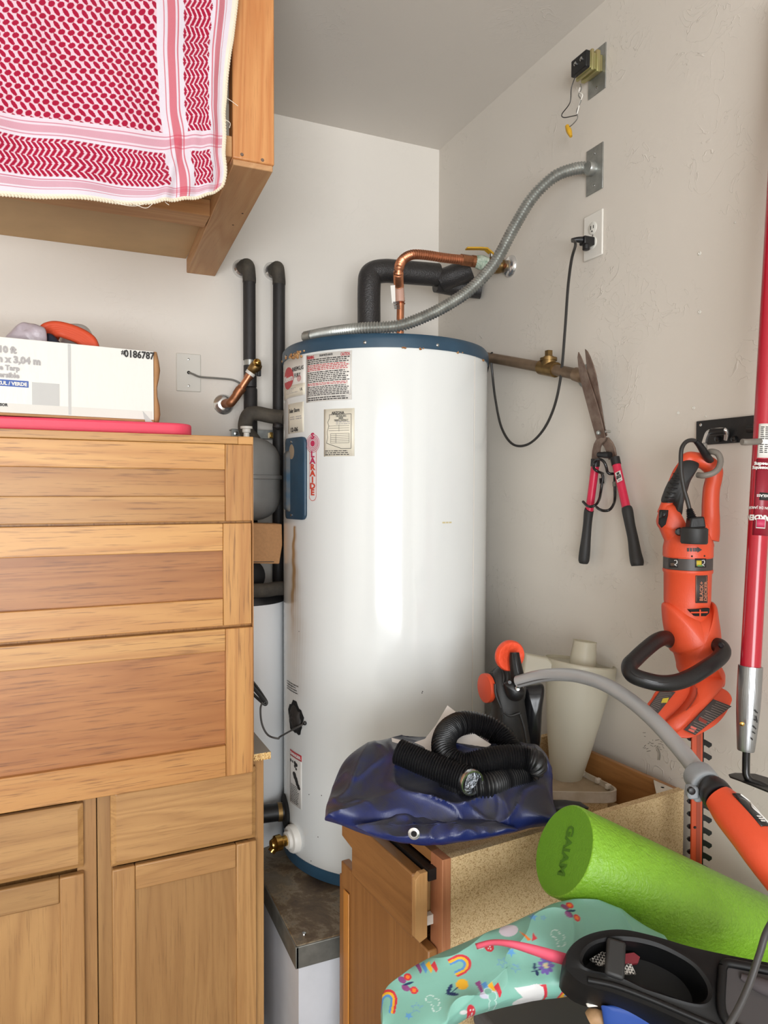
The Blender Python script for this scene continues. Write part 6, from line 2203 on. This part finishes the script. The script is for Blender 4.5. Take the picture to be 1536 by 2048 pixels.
obj('vent_bar', MB().tube([hy(1025, 250, DH - .052), hy(1025, 335, DH - .052)], .0016, 8), M['orange'], vt_)
# black loop handle standing out towards the room
lp = [(650, 650, 0), (575, 615, -.035), (470, 650, -.07), (340, 750, -.105), (200, 880, -.14), (120, 975, -.165), (160, 1085, -.185), (330, 1155, -.20), (540, 1195, -.205), (740, 1175, -.195), (930, 1100, -.175), (1110, 990, -.15), (1260, 880, -.12), (1318, 790, -.095), (1270, 715, -.07), (1170, 715, -.035), (1090, 750, -.0)]
lh = obj('loop_grip', MB().tube([hy(a, b, DH + d * .8) for a, b, d in lp], .0152, 20, 8), M['black'], ht, smooth=70)
obj('dust_top', MB().tube([hy(a, b - 40, DH + d * .8 - .003) for a, b, d in lp[2:13]], .0078, 10, 8), M['black_dust'], lh)
obj('grip_seam', MB().tube([hy(a, b - 8, DH + d * .8 - .0150) for a, b, d in lp[4:13]], .0008, 6, 8), M['black_gl'], lh)
obj('handle_screw', MB().lathe([(.006, 0), (.004, .003)], hy(1295, 708, DH - .10), -CF, 12), M['black_gl'], lh)
# flared hand guard
gd = [(1000, 1040), (900, 1090), (720, 1190), (480, 1280), (400, 1390), (330, 1500), (420, 1580), (540, 1700), (610, 1790), (690, 1870), (800, 1895), (920, 1888), (1080, 1815), (1230, 1720), (1340, 1600), (1420, 1450), (1430, 1380), (1380, 1300), (1290, 1245), (1180, 1150)]
gpl = lambda a, b: hy(a, b, DH - .005 - (b - 1040) / 850 * .075)
dense = [V(p) for p in catmull([tuple(gpl(a, b)) for a, b in gd + [gd[0]]], 4)[:-1]]
gdo = obj('hand_guard', MB().blob(dense, -CF + CU * .35, .006, .008, 10, .25, center=gpl(900, 1480)), M['orange'], ht, smooth=50)
rg = [(1040, 1020), (1200, 1040), (1310, 1090), (1300, 1200), (1210, 1330), (1080, 1470), (930, 1610), (790, 1740), (665, 1825), (545, 1700), (700, 1540), (840, 1370), (890, 1220), (900, 1130)]
dense = [V(p) for p in catmull([tuple(gpl(a, b) - CF * .006) for a, b in rg + [rg[0]]], 4)[:-1]]
obj('guard_ridge', MB().blob(dense, -CF + CU * .35, .028, .004, 10, .45, center=gpl(930, 1440) - CF * .006), M['orange'], gdo, smooth=50)
obj('parting_line', MB().tube([gpl(895, 1205) - CF * .034, gpl(870, 1320) - CF * .036, gpl(740, 1500) - CF * .034, gpl(545, 1705) - CF * .012], .0009, 6, 6), mat('dark_orange_seam', (130, 44, 26), .6), gdo)  # darker orange line along the moulded joint


def plabel(name, corners, mt, lines, lmt, lift=.011):
    C_ = [gpl(a, b) - CF * lift for a, b in corners]
    o = obj(name, MB().prism(C_, CF * .0008), mt, gdo)
    mb = MB()
    for i in range(lines):
        t = (i + .7) / (lines + .4)
        a, b = C_[0] * (1 - t) + C_[3] * t, C_[1] * (1 - t) + C_[2] * t
        e = .06 + .3 * random.random()
        p, q = a * .95 + b * .05, a * e + b * (1 - e)
        w = (C_[3] - C_[0]) / (lines * 4.5)
        mb.add([x - CF * .0006 for x in (p - w / 2, q - w / 2, q + w / 2, p + w / 2)], [(0, 1, 2, 3)])
    k = obj('small_print', mb, lmt, o, smooth=0)
    k['kind'] = 'stuff'
    return o


pr_dim = mat('dim_print', (128, 116, 108), .5)
wl_ = plabel('warning_label', [(1395, 1470), (1165, 1380), (790, 1770), (930, 1835)], M['greylabel'], 16, pr_dim)
C_ = [gpl(a, b) - CF * .0125 for a, b in ((1085, 1660), (985, 1600), (965, 1640), (1060, 1690))]
obj('red_block', MB().prism(C_, CF * .0005), mat('dark_red_print', (134, 50, 40), .5), wl_)
for (y0) in (0, 34):
    C_ = [gpl(a - y0 * .7, b + y0) - CF * .0125 for a, b in ((950, 1745), (880, 1715), (862, 1735), (930, 1768))]
    obj('pink_block', MB().prism(C_, CF * .0005), mat('salmon_print', (206, 100, 88), .5), wl_)
wl2 = plabel('warning_label', [(490, 1284), (690, 1290), (450, 1585), (335, 1500)], M['greylabel'], 12, pr_dim, .009)
C_ = [gpl(a, b) - CF * .0112 for a, b in ((520, 1370), (600, 1360), (575, 1425), (500, 1425))]
obj('yellow_block', MB().prism(C_, CF * .0005), M['ink_yel'], wl2)
# blade
by0, by1 = 1462, 1742
bxp = lambda x, y, o=0: D(x, y, DH - .02 + o)
obj('blade_bar', MB().prism([bxp(1384, by0), bxp(1406, by0), bxp(1404, by1), bxp(1382, by1 - 8)], CF * .006), M['orange_d'], ht, bevel=.001)
obj('bar_groove', MB().prism([bxp(1394, by0, -.0006), bxp(1402, by0, -.0006), bxp(1400, by1 - 6, -.0006), bxp(1392, by1 - 10, -.0006)], CF * .001), mat('rust_orange_edge', (150, 58, 30), .5), ht)
obj('blade_back', MB().prism([bxp(1403, by0, .0065), bxp(1408, by0, .0065), bxp(1406, by1 + 4, .0065), bxp(1400, by1, .0065)], CF * .004), M['black_gl'], ht)
tl = 0
for i in range(12):
    y = 1453 + 25.2 * i
    if y > 1735:
        break
    tw = .9
    if y > 1455:
        obj('blade_tooth', MB().prism([bxp(x, yy, .007) for x, yy in ((1403, y - 2), (1412, y + 2), (1424, y + 9), (1424, y + 14), (1418, y + 18), (1411, y + 13), (1403, y + 12))], CF * .0035), M['black_gl'], ht, bevel=.0005)
    if y > 1440:
        obj('blade_tooth', MB().prism([bxp(x, yy, .007) for x, yy in ((1386, y + 18), (1377, y + 20), (1374, y + 24), (1377, y + 28), (1386, y + 31))], CF * .0035), M['black_gl'], ht, bevel=.0005)
for y in (1512, 1655, 1726):
    obj('blade_bolt', MB().lathe([(.003, 0), (.002, .0015)], bxp(1390, y, -.0007), -CF, 10), M['black'], ht)

# ------------------------------------------------------------------ red pole tool
DP = 1.36
po = empty('pole_cultivator', D(1495, 1560, DP), 'long red pole with a metal ferrule and flat black blade hung beside the hedge trimmer', 'garden tool')
ptop, pbot = D(1561.5, 250, DP + .02), D(1501, 1332, DP - .01)
ptop = pbot + (ptop - pbot) * 1.25
if ptop.z > ZC - .02:
    ptop = pbot + (ptop - pbot) * ((ZC - .02 - pbot.z) / (ptop.z - pbot.z))
rp0 = .0178
obj('handle', MB().tube([ptop, pbot], rp0, 28, smooth=False), M['red'], po)
fb = D(1492, 1494, DP - .015)
obj('ferrule', MB().tube([(pbot + (ptop - pbot) * .0, .0212), (pbot * .5 + fb * .5, .0205), (fb, .0155), (fb + (fb - pbot).normalized() * .004, .0135)], .02, 28, 5), M['alu'], po)
pdir = (ptop - pbot).normalized()
prt = (CR - pdir * CR.dot(pdir)).normalized()
pfr = pdir.cross(prt)
if pfr.dot(CF) > 0:
    pfr = -pfr


def pole_pt(h, an, r):
    return pbot + pdir * h + (pfr * math.cos(an) + prt * math.sin(an)) * r


def pole_patch(name, h0, h1, a0, a1, mt, r=.0183, parent=po):
    rows = [[tuple(pole_pt(h0 + (h1 - h0) * k, math.radians(a0 + (a1 - a0) * j / 12), r)) for j in range(13)] for k in (0, .5, 1)]
    o = obj(name, MB().grid(np.array(rows)), mt, parent, smooth=70)
    s_ = o.modifiers.new('thick', 'SOLIDIFY')
    s_.thickness = .0005
    return o


hpx_ = lambda y: (pbot.z - D(1501 + (1332 - y) * .056, y, DP).z) * -1


def pole_text(name, body, size, h, an, mt, parent, bold=.0004, r=.0189):
    me = text_mesh(body, size, bold, 'LEFT')
    for v in me.vertices:
        c = v.co.copy()
        v.co = pole_pt(h - c.y, math.radians(an) - c.x / r, r + c.z)      # printed upside down
    return obj(name, me, mt, parent, smooth=0)


wlb = pole_patch('paper_label', hpx_(916), hpx_(848), -55, 120, M['labelw'])
mb = MB()
for i in range(14):
    h = hpx_(908) + (hpx_(854) - hpx_(908)) * (i + .5) / 14
    if i in (5, 6):
        continue
    for q in range(5):
        a0, a1 = -42 + q * 24, -42 + q * 24 + random.uniform(12, 21)
        mb.add([pole_pt(h, math.radians(a0), .0190), pole_pt(h, math.radians(a1), .0190), pole_pt(h + .0018, math.radians(a1), .0190), pole_pt(h + .0018, math.radians(a0), .0190)], [(0, 1, 2, 3)])
o = obj('small_print', mb, M['ink'], wlb, smooth=0)
o['kind'] = 'stuff'
rlb = pole_patch('red_label', hpx_(1070), hpx_(918), -58, 120, mat('dark_red_label', (140, 24, 44), .35))
pole_text('label_words', 'For loosening', .0085, hpx_(934), 62, M['ink_white'], rlb)
pole_text('label_words', 'and weeding', .0085, hpx_(926), 62, M['ink_white'], rlb)
bb = pole_patch('black_tab', hpx_(1000), hpx_(985), -30, 90, M['ink'], .0188, rlb)
pole_text('label_words', 'FIBERGLASS', .0065, hpx_(989), 56, M['ink_white'], bb, .0002, .0194)
pole_text('label_words', 'GARDEN HOE', .0140, hpx_(1030), 66, M['ink_white'], rlb, .0006)
pole_text('label_words', 'AZADÓN DE JARDÍN', .0065, hpx_(1013), 85, M['ink_white'], rlb, .0001)
tb_ = pole_patch('tan_print', hpx_(1056), hpx_(1036), -40, 10, M['ink_white'], .0186, rlb)
pole_patch('pink_tab', hpx_(1054), hpx_(1038), -37, 6, M['ink_pink'], .0190, tb_)
obj('ferrule_rivet', MB().lathe([(.0045, 0), (.004, .0015), (.0015, .0025)], D(1484, 1448, DP - .034), -CF - CR * .3, 12), M['brass_br'], po)
obj('shank', MB().tube([D(1493, 1490, DP - .013), D(1492, 1530, DP - .013), D(1493, 1550, DP - .015), D(1502, 1562, DP - .02), D(1522, 1570, DP - .03), D(1560, 1590, DP - .05)], .0068, 14, 8), M['black_gl'], po)
bp0 = [(1457, 1548, 1.40), (1470, 1545, 1.41), (1510, 1547, 1.42), (1560, 1562, 1.40), (1600, 1582, 1.34), (1560, 1592, 1.30), (1520, 1575, 1.33), (1480, 1560, 1.37), (1460, 1553, 1.39)]
obj('flat_blade', MB().prism([D(x, y, d - .03) for x, y, d in bp0], V((0, 0, -.003))), M['black'], po, bevel=.0008)
scr = MB()
for (x0, y0, x1, y1) in ((1510, 1420, 1515, 1426), (1512, 1432, 1514, 1445), (1507, 1452, 1512, 1458), (1506, 1464, 1510, 1467), (1503, 1476, 1505, 1480), (1509, 1440, 1515, 1441)):
    scr.tube([D(x0, y0, DP - .0345), D(x1, y1, DP - .0345)], .0012, 6)
obj('black_scrawl', scr, M['ink'], po)

# ------------------------------------------------------------------ storage tote carrying the pile in front of the cabinet
ttp = [PZ(880, 2015, .655), PZ(1250, 2010, .655)]
tc0 = PZ(1090, 2048, .655)
tote = empty('storage_tote', (tc0.x, tc0.y - .1, 0), 'charcoal plastic storage tote under the mint green bag', 'tote')
obj('tub', qbox(MB(), .02, .62, -.52, -.10, .0, .62), M['tote'], tote, bevel=.02, seg=3)
obj('lid', qbox(MB(), .005, .635, -.535, -.085, .621, .655), M['tote'], tote, bevel=.01, seg=3)

# ------------------------------------------------------------------ mint green printed bag
bout = [(764, 1992), (776, 1972), (800, 1952), (836, 1931), (886, 1906), (950, 1878), (1010, 1853), (1070, 1826), (1120, 1806), (1200, 1806), (1280, 1846), (1340, 1890), (1330, 1950), (1230, 1972), (1140, 1988), (1060, 1999), (1000, 2011), (940, 2032), (890, 2062), (830, 2098), (775, 2090), (762, 2040)]
dbag = lambda y: 1.17 - (y - 1806) / 290 * .16
P_ = [D(x, y, dbag(y)) for x, y in bout]
dense = [V(p) for p in catmull([tuple(p) for p in P_ + [P_[0]]], 36)[:-1]]
bn = (-CF * .75 + UZ * .75).normalized()
bcen = D(1010, 1945, dbag(1945))


def rumple(p):
    a = mnoise.noise(p * 9)
    r = 1 - abs(mnoise.noise(p * 13 + V((5, 1, 2))))
    return p + bn * (a * .012 + r ** 4 * .012 - .006)


bmb = MB().blob(dense, bn, .042, .075, 110, .38, center=bcen)
flat = []
Fv = np.array([tuple(p) for p in bmb.v])
# printed pattern: position on the flat cloth read in picture-like units
Nn = np.array(tuple(bn))
c_ = np.array(tuple(bcen))
hgt = (Fv - c_) @ Nn
fl_ = Fv - hgt[:, None] * Nn
rel = fl_ - np.array(tuple(CAM))
zc_ = rel @ np.array(tuple(CF))
bxp_ = 768 + FPX * (rel @ np.array(tuple(CR))) / zc_
byp_ = 1024 - FPX * (rel @ np.array(tuple(CU))) / zc_
bmb.v = [tuple(rumple(V(p))) for p in bmb.v]
bme = bmb.mesh('printed_bag')
bc_ = np.tile(np.array(lin((126, 180, 165))), (len(Fv), 1))


def crop2(a, b):
    return 760 + a / 3.657, 1800 + b / 3.657


# shift because the cloth bulges towards the viewer
bulge = 0


def pnt(mask, c):
    bc_[mask] = np.array(lin(c))


def el(a, b, ra, rb, ang, c):
    x, y = crop2(a, b)
    dx, dy = bxp_ - x, byp_ - y
    cs, sn = math.cos(math.radians(ang)), math.sin(math.radians(ang))
    u, v = (dx * cs + dy * sn) * 3.657 / ra, (-dx * sn + dy * cs) * 3.657 / rb
    pnt(u * u + v * v < 1, c)


def arc(a, b, r0, r1, a0, a1, c, rot=0, sq=1.0, leg=0):
    x, y = crop2(a, b)
    dx, dy = (bxp_ - x) * 3.657, (byp_ - y) * 3.657
    t = math.radians(rot)
    u, v = dx * math.cos(t) + dy * math.sin(t), (-dx * math.sin(t) + dy * math.cos(t)) / sq
    r = np.hypot(u, v)
    an = np.degrees(np.arctan2(-v, u))
    m_ = (r > r0) & (r < r1) & (an > a0) & (an < a1)
    m2 = (np.abs(u) > r0) & (np.abs(u) < r1) & (v >= 0) & (v < leg)
    pnt(m_ | m2, c)


def star(a, b, R, rot, c, fill=True):
    x, y = crop2(a, b)
    dx, dy = (bxp_ - x) * 3.657, (byp_ - y) * 3.657
    an = np.arctan2(dy, dx) - math.radians(rot)
    k = 2 * math.pi / 5
    an = np.abs((an + k / 2) % k - k / 2)
    r = np.hypot(dx, dy)
    rb = R * .42 / (np.cos(an - k / 2 + .0) * .0 + 1)
    # edge of a five pointed star in polar form
    A, B = np.array([R, 0]), np.array([R * .42 * math.cos(k / 2), R * .42 * math.sin(k / 2)])
    px_s, py_s = r * np.cos(an), r * np.sin(an)
    s_ = (B[0] - A[0]) * (py_s - A[1]) - (B[1] - A[1]) * (px_s - A[0])
    s_ = s_ / np.hypot(*(B - A))
    if fill:
        pnt(s_ > 0, c)
    else:
        pnt((s_ > 0) & (s_ < 5), c)


def poly(pts, c):
    q = np.array([crop2(*p) for p in pts])
    ins = np.zeros(len(bxp_), bool)
    j = len(q) - 1
    for i in range(len(q)):
        xi, yi, xj, yj = *q[i], *q[j]
        cond = ((yi > byp_) != (yj > byp_)) & (bxp_ < (xj - xi) * (byp_ - yi) / (yj - yi + 1e-12) + xi)
        ins ^= cond
        j = i
    pnt(ins, c)


PUR, RED_, ORG, YEL, BLU, NAV, WHT, LBL = (134, 68, 124), (198, 52, 66), (230, 120, 40), (226, 172, 44), (82, 140, 196), (28, 48, 92), (212, 212, 212), (96, 156, 206)
# butterflies
for (a, b, rot) in ((205, 636, 40), (1380, 108, 45)):
    for (da, db_, ra, rb, c) in ((-45, -30, 34, 22, PUR), (-5, -50, 30, 26, RED_), (-5, -50, 16, 14, ORG), (-20, 30, 34, 22, PUR), (40, 52, 30, 26, RED_), (40, 52, 16, 14, ORG)):
        el(a + da, b + db_, ra, rb, rot, c)
    el(a, b, 38, 9, -15, NAV)
# rainbows
for (a, b, rot, sc, leg) in ((565, 520, 62, 1.0, 45), (1360, 735, 25, .85, 20), (50, 760, 10, 1.0, 70)):
    for (r0, r1, c) in ((58, 74, RED_), (42, 58, YEL), (26, 42, BLU)):
        arc(a, b, r0 * sc, r1 * sc, 0, 180, c, rot, 1.25, leg)
# feathers of stripes
for (a, b, k) in ((770, 690, 1), (330, 520, .85)):
    for i, c in enumerate((PUR, BLU, YEL, RED_)):
        o_ = (i - 1.5) * 44 * k
        poly([(a + o_ - 26 * k, b - (40 - 10 * i) * k), (a + o_ + 6 * k, b - (58 - 4 * i) * k), (a + o_ + 34 * k, b + 30 * k), (a + o_ + 20 * k, b + 62 * k)], c)
el(765, 735, 62, 26, -12, (196, 196, 214))
# stars
for (a, b, R, rot, f) in ((938, 425, 38, -60, True), (1100, 160, 36, -10, True), (205, 880, 34, 20, True), (870, 500, 44, 10, False), (970, 535, 42, 20, False), (262, 820, 50, -15, False), (1175, 165, 26, 0, False)):
    star(a, b, R, rot, LBL if f else (110, 158, 190), f)
# flowers
for i in range(9):
    t = math.radians(40 * i)
    el(1190 + 38 * math.cos(t), 515 + 48 * math.sin(t), 22, 15, 40 * i, (112, 92, 170))
el(1190, 515, 18, 20, 0, (208, 190, 150))
poly([(1080, 560), (1150, 540), (1152, 548), (1082, 566)], NAV)
el(1110, 520, 12, 28, 10, NAV)
el(1125, 572, 12, 20, -10, NAV)
el(585, 665, 44, 42, 0, YEL)
poly([(500, 728), (548, 685), (552, 692), (504, 734)], NAV)
el(492, 700, 14, 44, 25, NAV)
el(512, 738, 44, 14, 12, NAV)
el(890, 880, 26, 46, 15, YEL)
el(820, 890, 14, 34, 30, NAV)
# toadstools
for (a, b) in ((783, 372), (655, 850)):
    el(a, b, 34, 44, -25, RED_)
    el(a - 60, b + 10 if a < 700 else b + 10, 30, 12, -15, WHT)
    for (da, db_) in ((-8, -12), (8, 2), (-4, 16), (14, -18), (12, 20)):
        el(a + da, b + db_, 5, 6, 0, WHT)
# clouds outlines and white pony
for (a, b) in ((380, 790), (1280, 310), (790, 745)):
    for (da, db_, r) in ((-22, -30, 32), (12, 0, 34), (20, 44, 30)):
        el(a + da, b + db_, r, r * .9, 0, (200, 220, 216))
    for (da, db_, r) in ((-22, -30, 27), (12, 0, 29), (20, 44, 25)):
        el(a + da, b + db_, r, r * .9, 0, (126, 180, 165))
el(930, 245, 66, 52, 0, (214, 206, 220))
poly([(960, 680), (1060, 665), (1120, 650), (1190, 680), (1180, 760), (1080, 808), (1030, 790), (950, 775), (960, 760), (1030, 735), (990, 710)], WHT)
el(1150, 690, 44, 40, 0, WHT)
poly([(1140, 655), (1190, 650), (1215, 720), (1205, 790), (1180, 800), (1192, 720), (1170, 670)], RED_)
el(1170, 780, 26, 14, 20, YEL)
el(1120, 800, 26, 10, 0, PUR)
poly([(1095, 275), (1130, 320), (1090, 340)], RED_)
poly([(995, 250), (1030, 310), (1060, 340), (1085, 330), (1040, 300)], ORG)
el(1060, 385, 40, 16, 10, PUR)
set_cols(bme, bc_)
bagm = attr_mat('thin_printed_nylon', .36, .5, bump=.12, bscale=60)
bgo = obj('printed_bag', bme, bagm, smooth=75)
tag(bgo, 'mint green bag printed with rainbows and butterflies in front of the open cabinet', 'bag')
# pink carrying strap
stp = [(952, 1893, -.055), (985, 1885, -.075), (1020, 1888, -.09), (1060, 1898, -.09), (1100, 1910, -.08), (1135, 1920, -.07)]
wds = [6, 6, 8, 11, 13, 13]
rows = []
for (x, y, o_), w in zip(stp, wds):
    rows.append([tuple(D(x - 2, y - w, dbag(y) + o_)), tuple(D(x, y, dbag(y) + o_ - .004)), tuple(D(x + 2, y + w, dbag(y) + o_))])
rows = np.array(rows)
rows = np.stack([catmull(rows[:, k], 6) for k in range(3)], 1)
sto = obj('carry_strap', MB().grid(rows), M['strap_pink'], bgo, smooth=80)
s_ = sto.modifiers.new('thick', 'SOLIDIFY')
s_.thickness = .0025

# ------------------------------------------------------------------ black moulded tray with an oval well
btn = (-CF * .62 + UZ * .80).normalized()
bo = D(1290, 1945, .99)
bpl_ = PL(bo, btn)
outer = [(1128, 1938), (1133, 1905), (1155, 1878), (1195, 1862), (1245, 1858), (1305, 1870), (1380, 1892), (1450, 1908), (1540, 1925), (1640, 1945), (1700, 2010), (1680, 2110), (1560, 2110), (1460, 2085), (1380, 2050), (1300, 2015), (1230, 1988), (1165, 1968)]
inner = [(1163, 1925), (1172, 1903), (1192, 1888), (1225, 1881), (1265, 1883), (1310, 1893), (1350, 1910), (1385, 1932), (1408, 1960), (1416, 1985), (1408, 2002), (1385, 2005), (1340, 1992), (1295, 1974), (1250, 1956), (1210, 1946), (1182, 1940)]
ic = bpl_(1290, 1943)
bt = empty('moulded_tray', bpl_(1300, 1960) - btn * .08, 'black moulded plastic cup tray with an oval well lying on the mint bag', 'tray')


def reang(pts, n, c):
    dns = catmull([tuple(bpl_(x, y)) for x, y in pts + [pts[0]]], 20)[:-1]
    e1 = (CR - btn * CR.dot(btn)).normalized()
    e2 = btn.cross(e1)
    an = [math.atan2((V(p) - c).dot(e2), (V(p) - c).dot(e1)) for p in dns]
    rr = [(V(p) - c).length for p in dns]
    o_ = sorted(zip(an, rr))
    a_, r_ = np.array([q[0] for q in o_]), np.array([q[1] for q in o_])
    t = np.linspace(-math.pi, math.pi, n, endpoint=False)
    r2 = np.interp(t, a_, r_, period=2 * math.pi)
    return [c + (e1 * math.cos(k) + e2 * math.sin(k)) * q for k, q in zip(t, r2)]


NQ = 120
ro = reang(outer, NQ, ic)
ri = reang(inner, NQ, ic)
mb = MB()
dn = -btn
rings = [[ic + (p - ic) * .96 + dn * .075 for p in ro], [p + dn * .03 for p in ro], [p + dn * .006 for p in ro], [ic + (p - ic) * .985 for p in ro],
         [p + (q - p).normalized() * .012 for p, q in zip(ri, ro)], [p + btn * .003 + (q - p).normalized() * .005 for p, q in zip(ri, ro)], [p for p in ri], [p + dn * .02 for p in ri], [ic + (p - ic) * .90 + dn * .045 for p in ri], [ic + dn * .05 + (p - ic) * .02 for p in ri]]
vs = [p for r_ in rings for p in r_]
fs = []
for k in range(len(rings) - 1):
    for i in range(NQ):
        j = (i + 1) % NQ
        fs.append((k * NQ + i, k * NQ + j, (k + 1) * NQ + j, (k + 1) * NQ + i))
fs.append(tuple(range(NQ))[::-1])
fs.append(tuple((len(rings) - 1) * NQ + i for i in range(NQ)))
mb.add(vs, fs)
M['tray'] = mat('tray_black', (13, 13, 14), .5, spec=.3)
obj('shell', mb, M['tray'], bt, smooth=45)
obj('front_ridge', MB().tube([bpl_(x, y) + btn * .001 for x, y in ((1175, 1960), (1230, 1972), (1300, 1998), (1380, 2032), (1450, 2062))], .004, 10, 6), M['tray'], bt)
bb0 = [bpl_(1213, 1876), bpl_(1251, 1888), bpl_(1247, 1964), bpl_(1208, 1950)]
obj('cross_band', MB().prism([bb0[0] + btn * .004, bb0[1] + btn * .004, bb0[1] * .5 + bb0[2] * .5 + btn * .013, bb0[2] + btn * .004, bb0[3] + btn * .004, bb0[0] * .5 + bb0[3] * .5 + btn * .013][:0] or [q + btn * .008 for q in bb0], dn * .012), M['black_soft'], bt, bevel=.004)


def mesh_mat():
    m, nt, p = nmat('woven_mesh')
    tc = node(nt, 'ShaderNodeTexCoord')
    mp = node(nt, 'ShaderNodeMapping')
    mp.inputs['Rotation'].default_value = (.6, .5, .78)
    ck = node(nt, 'ShaderNodeTexChecker', i_Scale=330.0)
    ck.inputs[1].default_value = (*lin((206, 202, 196)), 1)
    ck.inputs[2].default_value = (*lin((24, 22, 22)), 1)
    nt.links.new(tc.outputs['Object'], mp.inputs[0])
    nt.links.new(mp.outputs[0], ck.inputs[0])
    nt.links.new(ck.outputs[0], p.inputs['Base Color'])
    p.inputs['Roughness'].default_value = .6
    return m


mm = mesh_mat()
dp2 = PL(bo + dn * .024, btn)
obj('mesh_insert', MB().prism([dp2(x, y) for x, y in ((1180, 1918), (1206, 1902), (1216, 1908), (1212, 1930), (1198, 1931))], dn * .004), mm, bt)
obj('mesh_insert', MB().prism([dp2(x, y) for x, y in ((1246, 1928), (1262, 1926), (1272, 1948), (1250, 1948))], dn * .004), mm, bt)
obj('red_insert', MB().prism([dp2(x, y) for x, y in ((1246, 1908), (1268, 1905), (1280, 1914), (1276, 1926), (1248, 1930))], dn * .006), M['red_pl'], bt)
pk = [(1444, 1936), (1452, 1928), (1480, 1932), (1540, 1944), (1620, 1960), (1650, 2060), (1560, 2090), (1470, 2056), (1442, 2020)]
pkp = [bpl_(x, y) for x, y in pk]
obj('pocket_rim', MB().tube([p + btn * .003 for p in pkp + [pkp[0]]], .006, 10, 6), M['tray'], bt)
obj('pocket_lining', MB().prism([p + btn * .0008 for p in pkp], btn * .001), mat('dark_grey_fabric', (64, 60, 60), .85), bt)
# buckle-like folded cloth in the pocket
obj('lining_fold', MB().tube([(bpl_(1480, 1955) + btn * .004, .004), (bpl_(1520, 1975) + btn * .006, .010), (bpl_(1570, 1990) + btn * .006, .008)], .008, 10, 5), mat('dark_grey_fold', (70, 64, 66), .85), bt)

# other things at the foot of the picture
o = obj('white_cover', MB().prism([D(x, y, d) for x, y, d in ((1165, 1966, 1.03), (1184, 1972, 1.03), (1196, 1992, 1.02), (1212, 2010, 1.01), (1176, 2013, 1.01), (1168, 1995, 1.02))], dn * .006), M['white_pl'], bevel=.002)
tag(o, 'white plastic corner piece sticking out under the black tray', 'plastic piece')
o = obj('blue_cloth', MB().blob(outl([(1202, 2012), (1250, 2010), (1320, 2024), (1400, 2056), (1400, 2110), (1260, 2120), (1215, 2070)], 1.0), btn, .02, .03, 8, .5, jag=lambda p: p + btn * mnoise.noise(p * 20) * .006), M['blue_cloth'], smooth=70)
tag(o, 'royal blue cloth bunched under the front of the black tray', 'cloth')
o = obj('tan_grip', MB().tube([(D(1178, 2040, 1.02), .010), (D(1190, 2034, 1.02), .013), (D(1204, 2040, 1.02), .013), (D(1216, 2060, 1.02), .011)], .012, 14, 5), M['tan_obj'], smooth=60)
tag(o, 'small mottled tan rubber piece beside the blue cloth', 'grip')
o = obj('black_cable', MB().tube([D(1580, 1790, .93), D(1537, 1856, .90), D(1520, 1905, .89), D(1500, 1965, .88), D(1478, 2015, .87), D(1450, 2065, .86), D(1430, 2110, .86)], .0042, 10, 8), mat('dark_cable', (60, 58, 58), .45), smooth=60)
tag(o, 'dark cable hanging down in front of the black tray', 'cable')
